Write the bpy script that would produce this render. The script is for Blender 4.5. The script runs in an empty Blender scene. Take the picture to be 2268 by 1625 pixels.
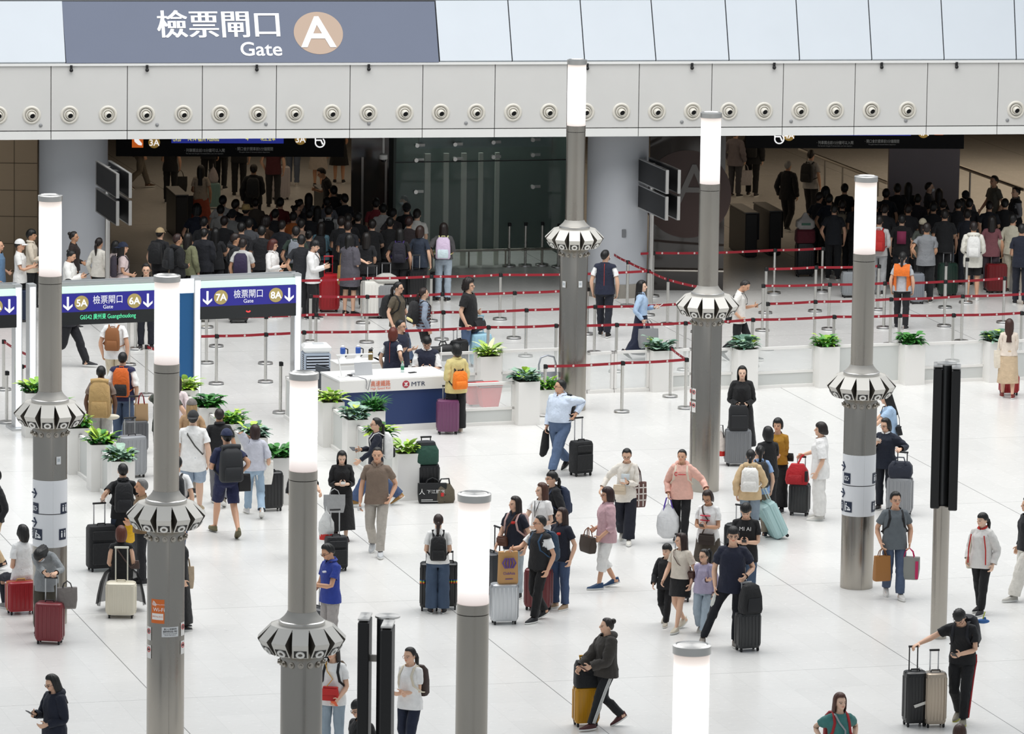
import bpy, bmesh, math, random
import numpy as np
from mathutils import Vector, Matrix
S = bpy.context.scene
C = S.collection
W_PX, H_PX = 2268, 1625
# ------------------------------------------------------------------ camera
CAM_F, CAM_P, CAM_R, CAM_H = 12600.0, math.radians(9.295), 0.01406, 18.13
cd = bpy.data.cameras.new('camera'); cam = bpy.data.objects.new('camera', cd); C.objects.link(cam)
cd.sensor_width = 36.0; cd.lens = CAM_F / W_PX * 36.0; cd.clip_end = 600; cd.clip_start = 1
cam.matrix_world = Matrix.Translation((0, 0, CAM_H)) @ Matrix.Rotation(math.pi / 2 - CAM_P, 4, 'X') @ Matrix.Rotation(CAM_R, 4, 'Z')
cd.dof.use_dof = True; cd.dof.focus_distance = 98; cd.dof.aperture_fstop = 9.0
S.camera = cam
S.view_settings.view_transform = 'Standard'; S.view_settings.look = 'None'
S.view_settings.exposure = -0.21; S.view_settings.gamma = 1.0; S.view_settings.use_curve_mapping = False
# ------------------------------------------------------------------ world: white daylight outside the hall's glass roof
wd = bpy.data.worlds.new('world'); S.world = wd; wd.use_nodes = True
bg = wd.node_tree.nodes['Background']; bg.inputs['Color'].default_value = (0.86, 0.93, 1.0, 1); bg.inputs['Strength'].default_value = 0.46
def area(name, loc, size, power, rot=(0, 0, 0), col=(1, 1, 1)):
    l = bpy.data.lights.new(name, 'AREA'); l.shape = 'RECTANGLE'; l.size, l.size_y = size; l.energy = power; l.color = col
    o = bpy.data.objects.new(name, l); C.objects.link(o); o.location = loc; o.rotation_euler = rot
    return o
area('skylight', (1, 98, 30), (46, 32), 20000, (0, 0, 0), (1.0, 0.995, 0.985))
area('skylight_rear', (0, 45, 32), (50, 40), 3600, (math.radians(-20), 0, 0), (0.93, 0.96, 1.0))

for i_, (x_, w_) in enumerate(((-6, 110), (3, 110), (13, 330), (23, 330))): area('concourse_fill', (x_, 134 + i_ * 1.5, 3.45), (6, 14), w_, (0, 0, 0), (1.0, 0.80, 0.58))  # added warm fill under the ceiling to brighten the concourse, no fittings modelled
def ray(px, py):
    u, v = px - W_PX / 2, py - H_PX / 2
    c, s = math.cos(CAM_R), math.sin(CAM_R)
    u, v = c * u + s * v, -s * u + c * v
    cp, sp = math.cos(CAM_P), math.sin(CAM_P)
    return Vector((u, CAM_F * cp - v * sp, -CAM_F * sp - v * cp))
def gp(px, py, z=0.0):
    d = ray(px, py); t = (z - CAM_H) / d.z
    return Vector((d.x * t, d.y * t, z))
def gy(px, py, Y):
    """the point of that view ray on the upright plane y = Y"""
    d = ray(px, py); t = Y / d.y
    return Vector((d.x * t, Y, CAM_H + d.z * t))
def gat(px, py, z):
    p = gp(px, py); return Vector((p.x, p.y, z))
def proj(P):
    x, y, z = P[0], P[1], P[2] - CAM_H
    cp, sp = math.cos(CAM_P), math.sin(CAM_P)
    zz = y * cp - z * sp; yy = y * sp + z * cp
    u, v = CAM_F * x / zz, -CAM_F * yy / zz
    c, s = math.cos(CAM_R), math.sin(CAM_R)
    return W_PX / 2 + c * u - s * v, H_PX / 2 + s * u + c * v
# ------------------------------------------------------------------ materials
MATS = {}
def srgb(c):
    if isinstance(c, str):
        c = c.lstrip('#'); c = [int(c[i:i + 2], 16) / 255 for i in (0, 2, 4)]
    return tuple((x / 12.92 if x <= 0.04045 else ((x + 0.055) / 1.055) ** 2.4) for x in c)
def newmat(name):
    m = bpy.data.materials.new(name); m.use_nodes = True
    return m, m.node_tree.nodes, m.node_tree.links, m.node_tree.nodes['Principled BSDF']
def mat(col, rough=0.5, metal=0.0, kind='plain', spec=0.5, emit=0.0, alpha=1.0, trans=0.0):
    key = (str(col), rough, metal, kind, spec, emit, alpha, trans)
    if key in MATS: return MATS[key]
    m, N, L, b = newmat(kind + '_' + str(len(MATS)))
    c = srgb(col) if isinstance(col, str) else col
    if kind == 'denim': g_ = sum(c) / 3; c = tuple(g_ + (q - g_) * .72 for q in c)
    b.inputs['Base Color'].default_value = (*c, 1); b.inputs['Roughness'].default_value = rough
    b.inputs['Metallic'].default_value = metal; b.inputs['Specular IOR Level'].default_value = spec
    if emit: b.inputs['Emission Color'].default_value = (*c, 1); b.inputs['Emission Strength'].default_value = emit
    if alpha < 1: b.inputs['Alpha'].default_value = alpha
    if trans: b.inputs['Transmission Weight'].default_value = trans
    tc = N.new('ShaderNodeTexCoord')
    def noise(scale, detail=3, stretch=None, src='Object'):
        n = N.new('ShaderNodeTexNoise'); n.inputs['Scale'].default_value = scale; n.inputs['Detail'].default_value = detail
        if stretch:
            mp = N.new('ShaderNodeMapping'); mp.inputs['Scale'].default_value = stretch; L.new(tc.outputs[src], mp.inputs[0]); L.new(mp.outputs[0], n.inputs['Vector'])
        else: L.new(tc.outputs[src], n.inputs['Vector'])
        return n
    def bump(h, strength, dist):
        bp = N.new('ShaderNodeBump'); bp.inputs['Strength'].default_value = strength; bp.inputs['Distance'].default_value = dist
        L.new(h, bp.inputs['Height']); L.new(bp.outputs[0], b.inputs['Normal'])
    def tint(fac, lo, hi):
        r = N.new('ShaderNodeMapRange'); r.inputs[3].default_value = lo; r.inputs[4].default_value = hi; L.new(fac, r.inputs[0])
        h = N.new('ShaderNodeHueSaturation'); h.inputs['Color'].default_value = (*c, 1); L.new(r.outputs[0], h.inputs['Value']); L.new(h.outputs[0], b.inputs['Base Color'])
    if kind == 'cloth':
        n = noise(9, 4); n.inputs['Distortion'].default_value = 1.2; bump(n.outputs[0], 0.55, 0.03)
        t = noise(14, 2); tint(t.outputs[0], 0.86, 1.14)
        b.inputs['Sheen Weight'].default_value = 0.08
    elif kind == 'denim':
        n = noise(10, 4); n.inputs['Distortion'].default_value = 1.0; bump(n.outputs[0], 0.5, 0.03)
        t = noise(7, 5, (1, 1, .4)); tint(t.outputs[0], 0.7, 1.35)
    elif kind == 'hair':
        n = noise(60, 3, (1, 1, .08)); bump(n.outputs[0], 0.6, 0.01); tint(n.outputs[0], 0.6, 1.5)
    elif kind == 'steel':
        n = noise(40, 2, (1, 1, .01)); bump(n.outputs[0], 0.04, 0.002)
        t = noise(2.2, 4, (1, 1, .35)); tint(t.outputs[0], 0.85, 1.12)
        r = N.new('ShaderNodeMapRange'); r.inputs[3].default_value = rough - .06; r.inputs[4].default_value = rough + .1; L.new(t.outputs[0], r.inputs[0]); L.new(r.outputs[0], b.inputs['Roughness'])
        b.inputs['Anisotropic'].default_value = 0.5
    elif kind == 'leaf':
        t = noise(18, 3); tint(t.outputs[0], 0.55, 1.5)
    elif kind == 'wall':
        t = noise(1.3, 4); tint(t.outputs[0], 0.96, 1.03); n = noise(30, 2); bump(n.outputs[0], 0.05, .003)
    elif kind == 'skin':
        a = N.new('ShaderNodeAttribute'); a.attribute_name = 'paint'
        mx = N.new('ShaderNodeMix'); mx.data_type = 'RGBA'; mx.blend_type = 'MULTIPLY'; mx.inputs[0].default_value = 1
        mx.inputs[6].default_value = (*c, 1); L.new(a.outputs['Color'], mx.inputs[7]); L.new(mx.outputs[2], b.inputs['Base Color'])
        b.inputs['Subsurface Weight'].default_value = 0.06; b.inputs['Subsurface Radius'].default_value = (.02, .008, .004)
    MATS[key] = m
    return m
# ------------------------------------------------------------------ mesh building
class MB:
    """collects faces for ONE mesh object"""
    def __init__(s): s.v = []; s.f = []; s.m = []; s.T = Matrix.Identity(4); s.cur = 0
    def add(s, vs, fs, m=None):
        o = len(s.v); T = s.T
        s.v += [tuple(T @ Vector(v)) for v in vs]; s.f += [tuple(i + o for i in f) for f in fs]
        s.m += [s.cur if m is None else m] * len(fs); return s
    def box(s, c, d, m=None, bev=0.0):
        x, y, z = d[0] / 2, d[1] / 2, d[2] / 2
        if bev > 0:
            b = min(bev, x * .9, y * .9, z * .9)
            prof = [(-z, b), (-z + b, 0), (z - b, 0), (z, b)]
            rings = []
            for zz, ins in prof:
                X, Y = x - ins, y - ins
                k = b * .6
                rings.append([(c[0] + a, c[1] + e, c[2] + zz) for a, e in ((-X + k, -Y), (X - k, -Y), (X, -Y + k), (X, Y - k), (X - k, Y), (-X + k, Y), (-X, Y - k), (-X, -Y + k))])
            return s.loft(rings, m=m)
        vs = [(c[0] + a * x, c[1] + e * y, c[2] + g * z) for g in (-1, 1) for a, e in ((-1, -1), (1, -1), (1, 1), (-1, 1))]
        return s.add(vs, [(3, 2, 1, 0), (4, 5, 6, 7), (0, 1, 5, 4), (1, 2, 6, 5), (2, 3, 7, 6), (3, 0, 4, 7)], m)
    def loft(s, rings, cap=(True, True), m=None, closed=True):
        n = len(rings[0]); vs = [p for r in rings for p in r]; fs = []
        for i in range(len(rings) - 1):
            for j in range(n if closed else n - 1):
                k = (j + 1) % n; fs.append((i * n + j, i * n + k, (i + 1) * n + k, (i + 1) * n + j))
        if cap[0]: fs.append(tuple(range(n - 1, -1, -1)))
        if cap[1]: fs.append(tuple((len(rings) - 1) * n + j for j in range(n)))
        return s.add(vs, fs, m)
    def lathe(s, prof, n=24, c=(0, 0, 0), m=None, cap=(True, True)):
        return s.loft([[(c[0] + r * math.cos(2 * math.pi * j / n), c[1] + r * math.sin(2 * math.pi * j / n), c[2] + z) for j in range(n)] for r, z in prof], cap, m)
    def cyl(s, a, b, r, n=12, r2=None, m=None):
        return s.tube([a, b], [r, r if r2 is None else r2], n, m)
    def tube(s, pts, r, n=8, m=None, closed=False, flat=1.0):
        pts = [Vector(p) for p in pts]; k = len(pts)
        rr = [r] * k if isinstance(r, (int, float)) else list(r)
        rings = []; prev = None
        for i, p in enumerate(pts):
            if closed: t = pts[(i + 1) % k] - pts[i - 1]
            else: t = (pts[min(i + 1, k - 1)] - pts[max(i - 1, 0)])
            if t.length < 1e-9: t = Vector((0, 0, 1))
            t.normalize()
            if prev is None:
                a = Vector((0, 0, 1)) if abs(t.z) < .9 else Vector((0, 1, 0))
                x = t.cross(a).normalized()
            else:
                x = (prev - t * prev.dot(t)).normalized()
            prev = x; y = t.cross(x)
            rings.append([tuple(p + (x * math.cos(2 * math.pi * j / n) + y * flat * math.sin(2 * math.pi * j / n)) * rr[i]) for j in range(n)])
        if closed: rings.append(rings[0])
        return s.loft(rings, (not closed, not closed), m)
    def ball(s, c, r, n=12, k=8, m=None):
        r = (r, r, r) if isinstance(r, (int, float)) else r
        rings = []
        for i in range(k + 1):
            a = -math.pi / 2 + math.pi * i / k; q = max(math.cos(a), .02)
            rings.append([(c[0] + r[0] * q * math.cos(2 * math.pi * j / n), c[1] + r[1] * q * math.sin(2 * math.pi * j / n), c[2] + r[2] * math.sin(a)) for j in range(n)])
        return s.loft(rings, (True, True), m)
    def prism(s, poly, d0, d1, m=None):
        """polygon in x/z pushed along y from d0 to d1"""
        return s.loft([[(x, d, z) for x, z in poly] for d in (d0, d1)], (True, True), m)
    def build(s, name, mats, parent=None, smooth=False, at=None):
        me = bpy.data.meshes.new(name); me.from_pydata(s.v, [], s.f)
        mats = mats if isinstance(mats, (list, tuple)) else [mats]
        for q in mats: me.materials.append(q)
        if len(mats) > 1: me.polygons.foreach_set('material_index', s.m)
        if smooth: shade(me, smooth if not isinstance(smooth, bool) else 40)
        bmf = bmesh.new(); bmf.from_mesh(me); bmesh.ops.recalc_face_normals(bmf, faces=bmf.faces); bmf.to_mesh(me); bmf.free()
        o = bpy.data.objects.new(name, me); C.objects.link(o); o.parent = parent
        if at is not None: o.location = at
        return o
def shade(me, ang=40):
    me.polygons.foreach_set('use_smooth', [True] * len(me.polygons))
    try: me.set_sharp_from_angle(angle=math.radians(ang))
    except Exception: pass
def tag(o, label, cat, group=None, kind=None):
    if label: o['label'] = label
    if cat: o['category'] = cat
    if group: o['group'] = group
    if kind: o['kind'] = kind
    return o
def thing(name, label, cat, loc=(0, 0, 0), rotz=0.0, group=None):
    o = bpy.data.objects.new(name, None); C.objects.link(o); o.empty_display_size = .1
    o.location = loc; o.rotation_euler = (0, 0, rotz)
    return tag(o, label, cat, group)
def struct(name, mb, m, label=None, cat=None, smooth=False):
    o = mb.build(name, m, None, smooth); return tag(o, label, cat, kind='structure')
def part(name, mb, m, parent, smooth=False, label=None):
    o = mb.build(name, m, parent, smooth)
    if label: o['label'] = label
    return o
TEXTS = {}
def text(body, size=1.0, align='CENTER', bold=0.0):
    """a flat mesh of the writing in x/z facing -y, baseline at z=0"""
    key = (body, size, align, bold)
    if key in TEXTS: return TEXTS[key]
    cu = bpy.data.curves.new('writing', 'FONT'); cu.body = body; cu.size = size; cu.align_x = align; cu.resolution_u = 4; cu.offset = bold; cu.extrude = size * .01
    o = bpy.data.objects.new('writing', cu); C.objects.link(o)
    dg = bpy.context.evaluated_depsgraph_get()
    me = bpy.data.meshes.new_from_object(o.evaluated_get(dg)); bpy.data.objects.remove(o)
    v = np.empty(len(me.vertices) * 3); me.vertices.foreach_get('co', v); v = v.reshape(-1, 3)
    out = ([(a[0], -a[2], a[1]) for a in v], [tuple(p.vertices) for p in me.polygons])
    TEXTS[key] = out
    return out
def put_text(mb, body, c, size, width=None, m=None, align='CENTER', bold=0.0, sx=1.0, tilt=None):
    vs, fs = text(body, size, align, bold)
    if not vs: return
    if width:
        w = max(v[0] for v in vs) - min(v[0] for v in vs); sx = width / w
    mb.add([(c[0] + v[0] * sx, c[1] + v[1], c[2] + v[2]) for v in vs], fs, m)
GRID = math.radians(15.4)
U = Vector((math.cos(GRID), math.sin(GRID), 0)); V = Vector((-math.sin(GRID), math.cos(GRID), 0))
STEEL = mat((0.44, 0.41, 0.365), 0.26, 1.0, 'steel'); STEEL_D = mat((0.33, 0.31, 0.285), 0.33, 1.0, 'steel')
STEEL_L = mat((0.62, 0.61, 0.59), 0.28, 1.0, 'steel'); CHROME = mat((0.75, 0.75, 0.76), 0.18, 1.0)
WHITE = mat('#f2f2f0', .45); BLACK = mat('#101012', .5); DARK = mat('#1a1b1e', .35); RUBBER = mat('#17171a', .7)
# ================================================================== people: one body template, posed per person
def ellipse_ring(c, rx, ry, n=20, sup=2.0):
    out = []
    for j in range(n):
        a = 2 * math.pi * j / n; ca, sa = math.cos(a), math.sin(a)
        out.append((c[0] + rx * math.copysign(abs(ca) ** (2 / sup), ca), c[1] + ry * math.copysign(abs(sa) ** (2 / sup), sa), c[2]))
    return out
def zloft(mb, rings, n=22, sup=2.0):
    mb.loft([ellipse_ring((x, y, z), rx, ry, n, sup) for z, rx, ry, x, y in rings])
def limb(mb, pts, rad, n=14):
    """tube with rounded ends; rad = r or (r, flatness)"""
    P = [Vector(p) for p in pts]; R = list(rad)
    d0 = (P[0] - P[1]).normalized(); d1 = (P[-1] - P[-2]).normalized()
    pts2 = [P[0] + d0 * R[0] * .8, P[0] + d0 * R[0] * .5] + P + [P[-1] + d1 * R[-1] * .5, P[-1] + d1 * R[-1] * .8]
    r2 = [R[0] * .35, R[0] * .8] + R + [R[-1] * .8, R[-1] * .35]
    mb.tube(pts2, r2, n)
J = {}   # rest joints, 1.70 m tall, facing -y
for s, sd in ((1, 'L'), (-1, 'R')):
    J['sh' + sd] = Vector((.168 * s, .014, 1.365)); J['el' + sd] = J['sh' + sd] + Vector((.5 * s, .0, -.866)) * .285
    J['wr' + sd] = J['el' + sd] + Vector((.5 * s, -.06, -.864)) * .25
    J['ha' + sd] = J['wr' + sd] + Vector((.5 * s, -.06, -.864)) * .085
    J['hi' + sd] = Vector((.092 * s, .0, .90)); J['kn' + sd] = Vector((.098 * s, -.01, .485)); J['an' + sd] = Vector((.10 * s, .015, .085))
    J['to' + sd] = Vector((.112 * s, -.15, .03))
J['pe'] = Vector((0, 0, .93)); J['sp'] = Vector((0, .005, 1.08)); J['ch'] = Vector((0, .01, 1.25)); J['ne'] = Vector((0, .015, 1.43)); J['he'] = Vector((0, .005, 1.50)); J['top'] = Vector((0, 0, 1.70))
FING = []
BONES = [('pelvis', J['pe'] - Vector((0, 0, .06)), J['sp'], .13, None), ('spine', J['sp'], J['ch'], .13, 'pelvis'), ('chest', J['ch'], J['ne'], .13, 'spine'), ('neck', J['ne'], J['he'], .05, 'chest'), ('head', J['he'], J['top'], .09, 'neck')]
for s, sd in ((1, 'L'), (-1, 'R')):
    BONES += [('uarm' + sd, J['sh' + sd], J['el' + sd], .045, 'chest'), ('farm' + sd, J['el' + sd], J['wr' + sd], .035, 'uarm' + sd), ('hand' + sd, J['wr' + sd], J['ha' + sd], .03, 'farm' + sd)]
    BONES += [('thigh' + sd, J['hi' + sd], J['kn' + sd], .075, 'pelvis'), ('shin' + sd, J['kn' + sd], J['an' + sd], .05, 'thigh' + sd), ('foot' + sd, J['an' + sd], J['to' + sd], .04, 'shin' + sd)]
    hd = (J['ha' + sd] - J['wr' + sd]).normalized(); lat = Vector((0, -1, 0)); lat = (lat - hd * lat.dot(hd)).normalized()   # towards the index finger
    for k, (o, ln) in enumerate(((.030, .066), (.010, .074), (-.010, .069), (-.029, .054))):
        b0 = J['ha' + sd] + lat * o; f1 = hd + lat * (.0, .0, .0, .0)[k] + lat * o * 3.0
        f1.normalize(); m1 = b0 + f1 * ln * .55; inn = Vector((-s * .6, 0, -.35)); e1 = m1 + (f1 + inn * .35).normalized() * ln * .55
        FING.append((sd, k, b0, m1, e1))
        BONES += [('f%d' % k + sd, b0, m1, .008, 'hand' + sd), ('g%d' % k + sd, m1, e1, .008, 'f%d' % k + sd)]
    t0 = J['wr' + sd] + hd * .028 + lat * .026; t1 = t0 + (hd * .6 + lat * .75 + Vector((-s, 0, 0)) * .25).normalized() * .042; t2 = t1 + (hd * .85 + lat * .35).normalized() * .034
    FING.append((sd, 4, t0, t1, t2)); BONES += [('f4' + sd, t0, t1, .010, 'hand' + sd), ('g4' + sd, t1, t2, .009, 'f4' + sd)]
BI = {b[0]: i for i, b in enumerate(BONES)}
BH = np.array([b[1] for b in BONES]); BT = np.array([b[2] for b in BONES]); BR = np.array([b[3] for b in BONES])

def remesh_tmpl(mb, voxel, smooth_it, tris, keep=None):
    me = bpy.data.meshes.new('tmp'); me.from_pydata(mb.v, [], mb.f)
    bm = bmesh.new(); bm.from_mesh(me); bmesh.ops.recalc_face_normals(bm, faces=bm.faces); bm.to_mesh(me); bm.free()
    o = bpy.data.objects.new('tmp', me); C.objects.link(o)
    r = o.modifiers.new('r', 'REMESH'); r.mode = 'VOXEL'; r.voxel_size = voxel; r.adaptivity = 0
    if smooth_it:
        q = o.modifiers.new('s', 'SMOOTH'); q.factor = .5; q.iterations = smooth_it
    m2 = bpy.data.meshes.new_from_object(o.evaluated_get(bpy.context.evaluated_depsgraph_get()))
    o.modifiers.clear(); o.data = m2
    n = len(m2.vertices); co = np.empty(n * 3); m2.vertices.foreach_get('co', co); co = co.reshape(-1, 3)
    d = o.modifiers.new('d', 'DECIMATE'); d.ratio = min(1, tris / (2.0 * len(m2.polygons)))
    if keep is not None:
        g = o.vertex_groups.new(name='k'); wv = keep(co)
        for lv in np.unique(np.round(wv, 1)):
            if lv > 0: g.add([int(i) for i in np.nonzero(np.round(wv, 1) == lv)[0]], float(lv), 'REPLACE')
        d.vertex_group = 'k'; d.vertex_group_factor = 1.0; d.invert_vertex_group = True
    m3 = bpy.data.meshes.new_from_object(o.evaluated_get(bpy.context.evaluated_depsgraph_get()))
    bpy.data.objects.remove(o)
    return m3
def mesh_np(me):
    v = np.empty(len(me.vertices) * 3); me.vertices.foreach_get('co', v); v = v.reshape(-1, 3)
    f = [tuple(p.vertices) for p in me.polygons]
    return v, f
def seg_dist(V, A, B):
    d = B - A; t = np.clip(((V - A) @ d) / (d @ d), 0, 1); c = A + t[:, None] * d
    return np.linalg.norm(V - c, axis=1), c
def weights(V, drape=False):
    n = len(V); Wt = np.zeros((n, len(BONES))); CL = np.zeros((n, len(BONES), 3))
    for i, b in enumerate(BONES):
        d, c = seg_dist(V, BH[i], BT[i]); CL[:, i] = c
        w = 1.0 / np.maximum(d / BR[i], .25) ** 5
        nm = b[0]; sd = nm[-1]
        if sd in 'LR' and nm not in ('pelvis',):
            x = V[:, 0] * (1 if sd == 'L' else -1)
            if nm.startswith(('thigh', 'shin', 'foot')):
                w *= np.clip((x + .012) / .024, 0, 1) * (V[:, 2] < 1.0)
                w *= np.clip((1.0 - V[:, 2]) / .12, 0, 1)
            elif nm.startswith('uarm'): w *= np.clip((x - .10) / .07, 0, 1) ** 2
            else: w *= x > .2
            if nm[0] in 'fg' and nm[1].isdigit():
                al = (V - np.array(J['ha' + sd])) @ np.array((J['ha' + sd] - J['wr' + sd]).normalized())
                w *= (np.clip((al + .01) / .02, 0, 1) if nm[1] != '4' else 1.0)
            if nm.startswith('hand'):
                al = (V - np.array(J['ha' + sd])) @ np.array((J['ha' + sd] - J['wr' + sd]).normalized()); w *= np.clip((.02 - al) / .02, 0, 1)
        elif nm == 'head': w *= np.clip((V[:, 2] - 1.455) / .03, 0, 1) * 4
        elif nm == 'neck': w *= (np.abs(V[:, 0]) < .1)
        elif nm in ('pelvis', 'spine', 'chest'):
            arm = np.maximum(0, np.abs(V[:, 0]) - .17) / .06; w *= np.clip(1 - arm, 0, 1) + 1e-4
            w *= np.clip((V[:, 2] - .70) / .12, 1e-4, 1)
        Wt[:, i] = w
    Wt /= Wt.sum(1, keepdims=True)
    return Wt, np.einsum('nb,nbk->nk', Wt, CL)
class Tmpl:
    def __init__(s, v, f, drape=None):
        s.v = v; s.f = f; s.w, s.ax = weights(v)
        if drape is not None: s.w = drape(v, s.w)
        # vertex normals
        s.fl = np.array([len(q) for q in f]); s.fi = np.concatenate([np.array(q) for q in f]); s.off = np.concatenate([[0], np.cumsum(s.fl)[:-1]])
        nn = np.zeros_like(v)
        a, b_, c = (np.array([q[i] for q in f]) for i in (0, 1, 2))
        fn = np.cross(v[b_] - v[a], v[c] - v[a])
        for q in (a, b_, c): np.add.at(nn, q, fn)
        s.n = nn / np.maximum(np.linalg.norm(nn, axis=1, keepdims=True), 1e-12)
def np_mesh(name, v, t, mats, parent=None, paint=None, mi=None):
    me = bpy.data.meshes.new(name); me.vertices.add(len(v)); me.vertices.foreach_set('co', np.asarray(v, np.float32).ravel())
    me.loops.add(len(t.fi)); me.loops.foreach_set('vertex_index', t.fi.astype(np.int32)); me.polygons.add(len(t.fl)); me.polygons.foreach_set('loop_start', t.off.astype(np.int32))
    me.polygons.foreach_set('use_smooth', np.ones(len(t.fl), bool))
    for q in (mats if isinstance(mats, (list, tuple)) else [mats]): me.materials.append(q)
    if mi is not None: me.polygons.foreach_set('material_index', mi.astype(np.int32))
    me.update(calc_edges=True)
    if paint is not None:
        at = me.attributes.new('paint', 'FLOAT_COLOR', 'POINT'); at.data.foreach_set('color', np.asarray(paint, np.float32).ravel())
    o = bpy.data.objects.new(name, me); C.objects.link(o); o.parent = parent
    return o
# ---- body
def body_mb():
    mb = MB()
    zloft(mb, [(.80, .10, .075, 0, .01), (.84, .150, .098, 0, .008), (.90, .166, .108, 0, .01), (.97, .160, .105, 0, .006), (1.05, .138, .092, 0, .0), (1.12, .138, .092, 0, 0), (1.20, .152, .102, 0, 0), (1.28, .158, .106, 0, .002), (1.33, .146, .096, 0, .008), (1.375, .112, .078, 0, .014), (1.41, .080, .064, 0, .016), (1.44, .058, .054, 0, .016)])
    limb(mb, [(0, .02, 1.38), (0, .012, 1.45), (0, .0, 1.53)], [.066, .055, .055])
    for s, sd in ((1, 'L'), (-1, 'R')):
        sh, el, wr, ha = (J[k + sd] for k in ('sh', 'el', 'wr', 'ha'))
        limb(mb, [Vector((.08 * s, .016, 1.362)), sh + Vector((-.012 * s, 0, -.006)), sh.lerp(el, .35), sh.lerp(el, .7), el, el.lerp(wr, .25), el.lerp(wr, .6), wr], [.050, .055, .048, .042, .037, .040, .034, .026])
        # palm: flattened in the hand's own frame
        hd = (ha - wr).normalized(); lat = Vector((0, -1, 0)); lat = (lat - hd * lat.dot(hd)).normalized(); nr = hd.cross(lat)
        mb.loft([[tuple(p + lat * (w * math.cos(2 * math.pi * j / 14)) + nr * (t * math.sin(2 * math.pi * j / 14))) for j in range(14)] for p, w, t in ((wr - hd * .01, .022, .018), (wr + hd * .01, .028, .018), (wr + hd * .035, .038, .016), (wr + hd * .07, .041, .014), (wr + hd * .092, .037, .010))])
        limb(mb, [J['hi' + sd] + Vector((0, .01, .0)), J['hi' + sd].lerp(J['kn' + sd], .3), J['hi' + sd].lerp(J['kn' + sd], .7), J['kn' + sd], J['kn' + sd].lerp(J['an' + sd], .3) + Vector((0, .012, 0)), J['kn' + sd].lerp(J['an' + sd], .7), J['an' + sd]], [.080, .079, .062, .052, .053, .040, .034])
        an, to = J['an' + sd], J['to' + sd]
        limb(mb, [an + Vector((0, .035, -.045)), an + Vector((0, .0, -.035)), an.lerp(to, .5) + Vector((0, 0, -.012)), to], [.034, .04, .036, .024])
    for sd, k, b0, m1, e1 in FING:
        limb(mb, [b0 - (m1 - b0) * .35, b0, m1, e1], [.0098, .0098, .0088, .0078] if k < 4 else [.013, .012, .0105, .009], 8)
    mb.ball((0, .006, 1.607), (.074, .093, .098), 20, 14)
    mb.ball((0, -.028, 1.560), (.058, .062, .074), 18, 12)
    mb.ball((0, -.058, 1.512), (.030, .030, .024), 12, 8)
    mb.ball((0, -.094, 1.583), (.012, .02, .022), 10, 8); mb.ball((0, -.100, 1.572), (.017, .014, .011), 10, 8)
    mb.ball((0, -.082, 1.540), (.026, .012, .011), 10, 8)
    mb.ball((0, -.07, 1.612), (.05, .02, .012), 12, 8)
    for s in (1, -1): mb.ball((.077 * s, .012, 1.585), (.009, .02, .030), 8, 8)
    return mb
def keep_face(co):
    k = np.zeros(len(co)); z, y = co[:, 2], co[:, 1]
    k[(z > 1.49) & (y < -.02) & (z < 1.66)] = 1.0
    for sd in 'LR':
        al = (co - np.array(J['wr' + sd])) @ np.array((J['ha' + sd] - J['wr' + sd]).normalized())
        k[(al > .0) & (np.abs(co[:, 0]) > .3) & (z < 1.2)] = .6
    return k
def face_paint(v):
    p = np.ones((len(v), 4)); x, y, z = np.abs(v[:, 0]), v[:, 1], v[:, 2]
    front = (y < -.045)
    eye = front & (((x - .031) / .0155) ** 2 + ((z - 1.589) / .0062) ** 2 < 1)
    iris = front & (((x - .031) / .0075) ** 2 + ((z - 1.589) / .0075) ** 2 < 1)
    lid = front & (((x - .031) / .019) ** 2 + ((z - 1.5945) / .0035) ** 2 < 1)
    brow = front & (np.abs(z - 1.6135 + (x - .034) ** 2 * 8) < .0036) & (x > .012) & (x < .053)
    lip = front & ((x / .024) ** 2 + ((z - 1.5415) / .0085) ** 2 < 1)
    cheek = front & (((x - .045) / .022) ** 2 + ((z - 1.558) / .02) ** 2 < 1)
    p[cheek, :3] = (1.03, .93, .92); p[lip, :3] = (.86, .48, .46); p[eye, :3] = (1.0, 1.1, 1.2)
    p[lid, :3] = (.25, .22, .22); p[iris, :3] = (.05, .04, .04); p[brow, :3] = (.13, .11, .11)
    nos = front & (y < -.095) & (np.abs(z - 1.563) < .005) & (x < .012) & (x > .004); p[nos, :3] = (.5, .38, .36)
    return p
def bisect(me, cuts):
    bm = bmesh.new(); bm.from_mesh(me)
    for co, no, sel in cuts:   # removes the side the normal points to, among faces chosen by sel
        geom = [f for f in bm.faces if sel(f.calc_center_median())]
        gs = set(geom); es = {e for f in geom for e in f.edges}; vs = {q for f in geom for q in f.verts}
        bmesh.ops.bisect_plane(bm, geom=list(vs) + list(es) + geom, plane_co=co, plane_no=no, clear_outer=False, dist=1e-5)
        co_, no_ = Vector(co), Vector(no)
        kill = [f for f in bm.faces if (f.calc_center_median() - co_).dot(no_) > 1e-5 and sel(f.calc_center_median())]
        bmesh.ops.delete(bm, geom=kill, context='FACES')
    m = bpy.data.meshes.new('cut'); bm.to_mesh(m); bm.free(); return m
TM = {}
def body_t(lod):
    if ('body', lod) not in TM:
        if 'bodymesh' not in TM: TM['bodymesh'] = body_mb()
        me = remesh_tmpl(TM['bodymesh'], .0045 if lod == 0 else .0075, 2, 9500 if lod == 0 else 3800, keep_face)
        t = Tmpl(*mesh_np(me)); t.paint = face_paint(t.v); TM['body', lod] = t
    return TM['body', lod]
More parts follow.
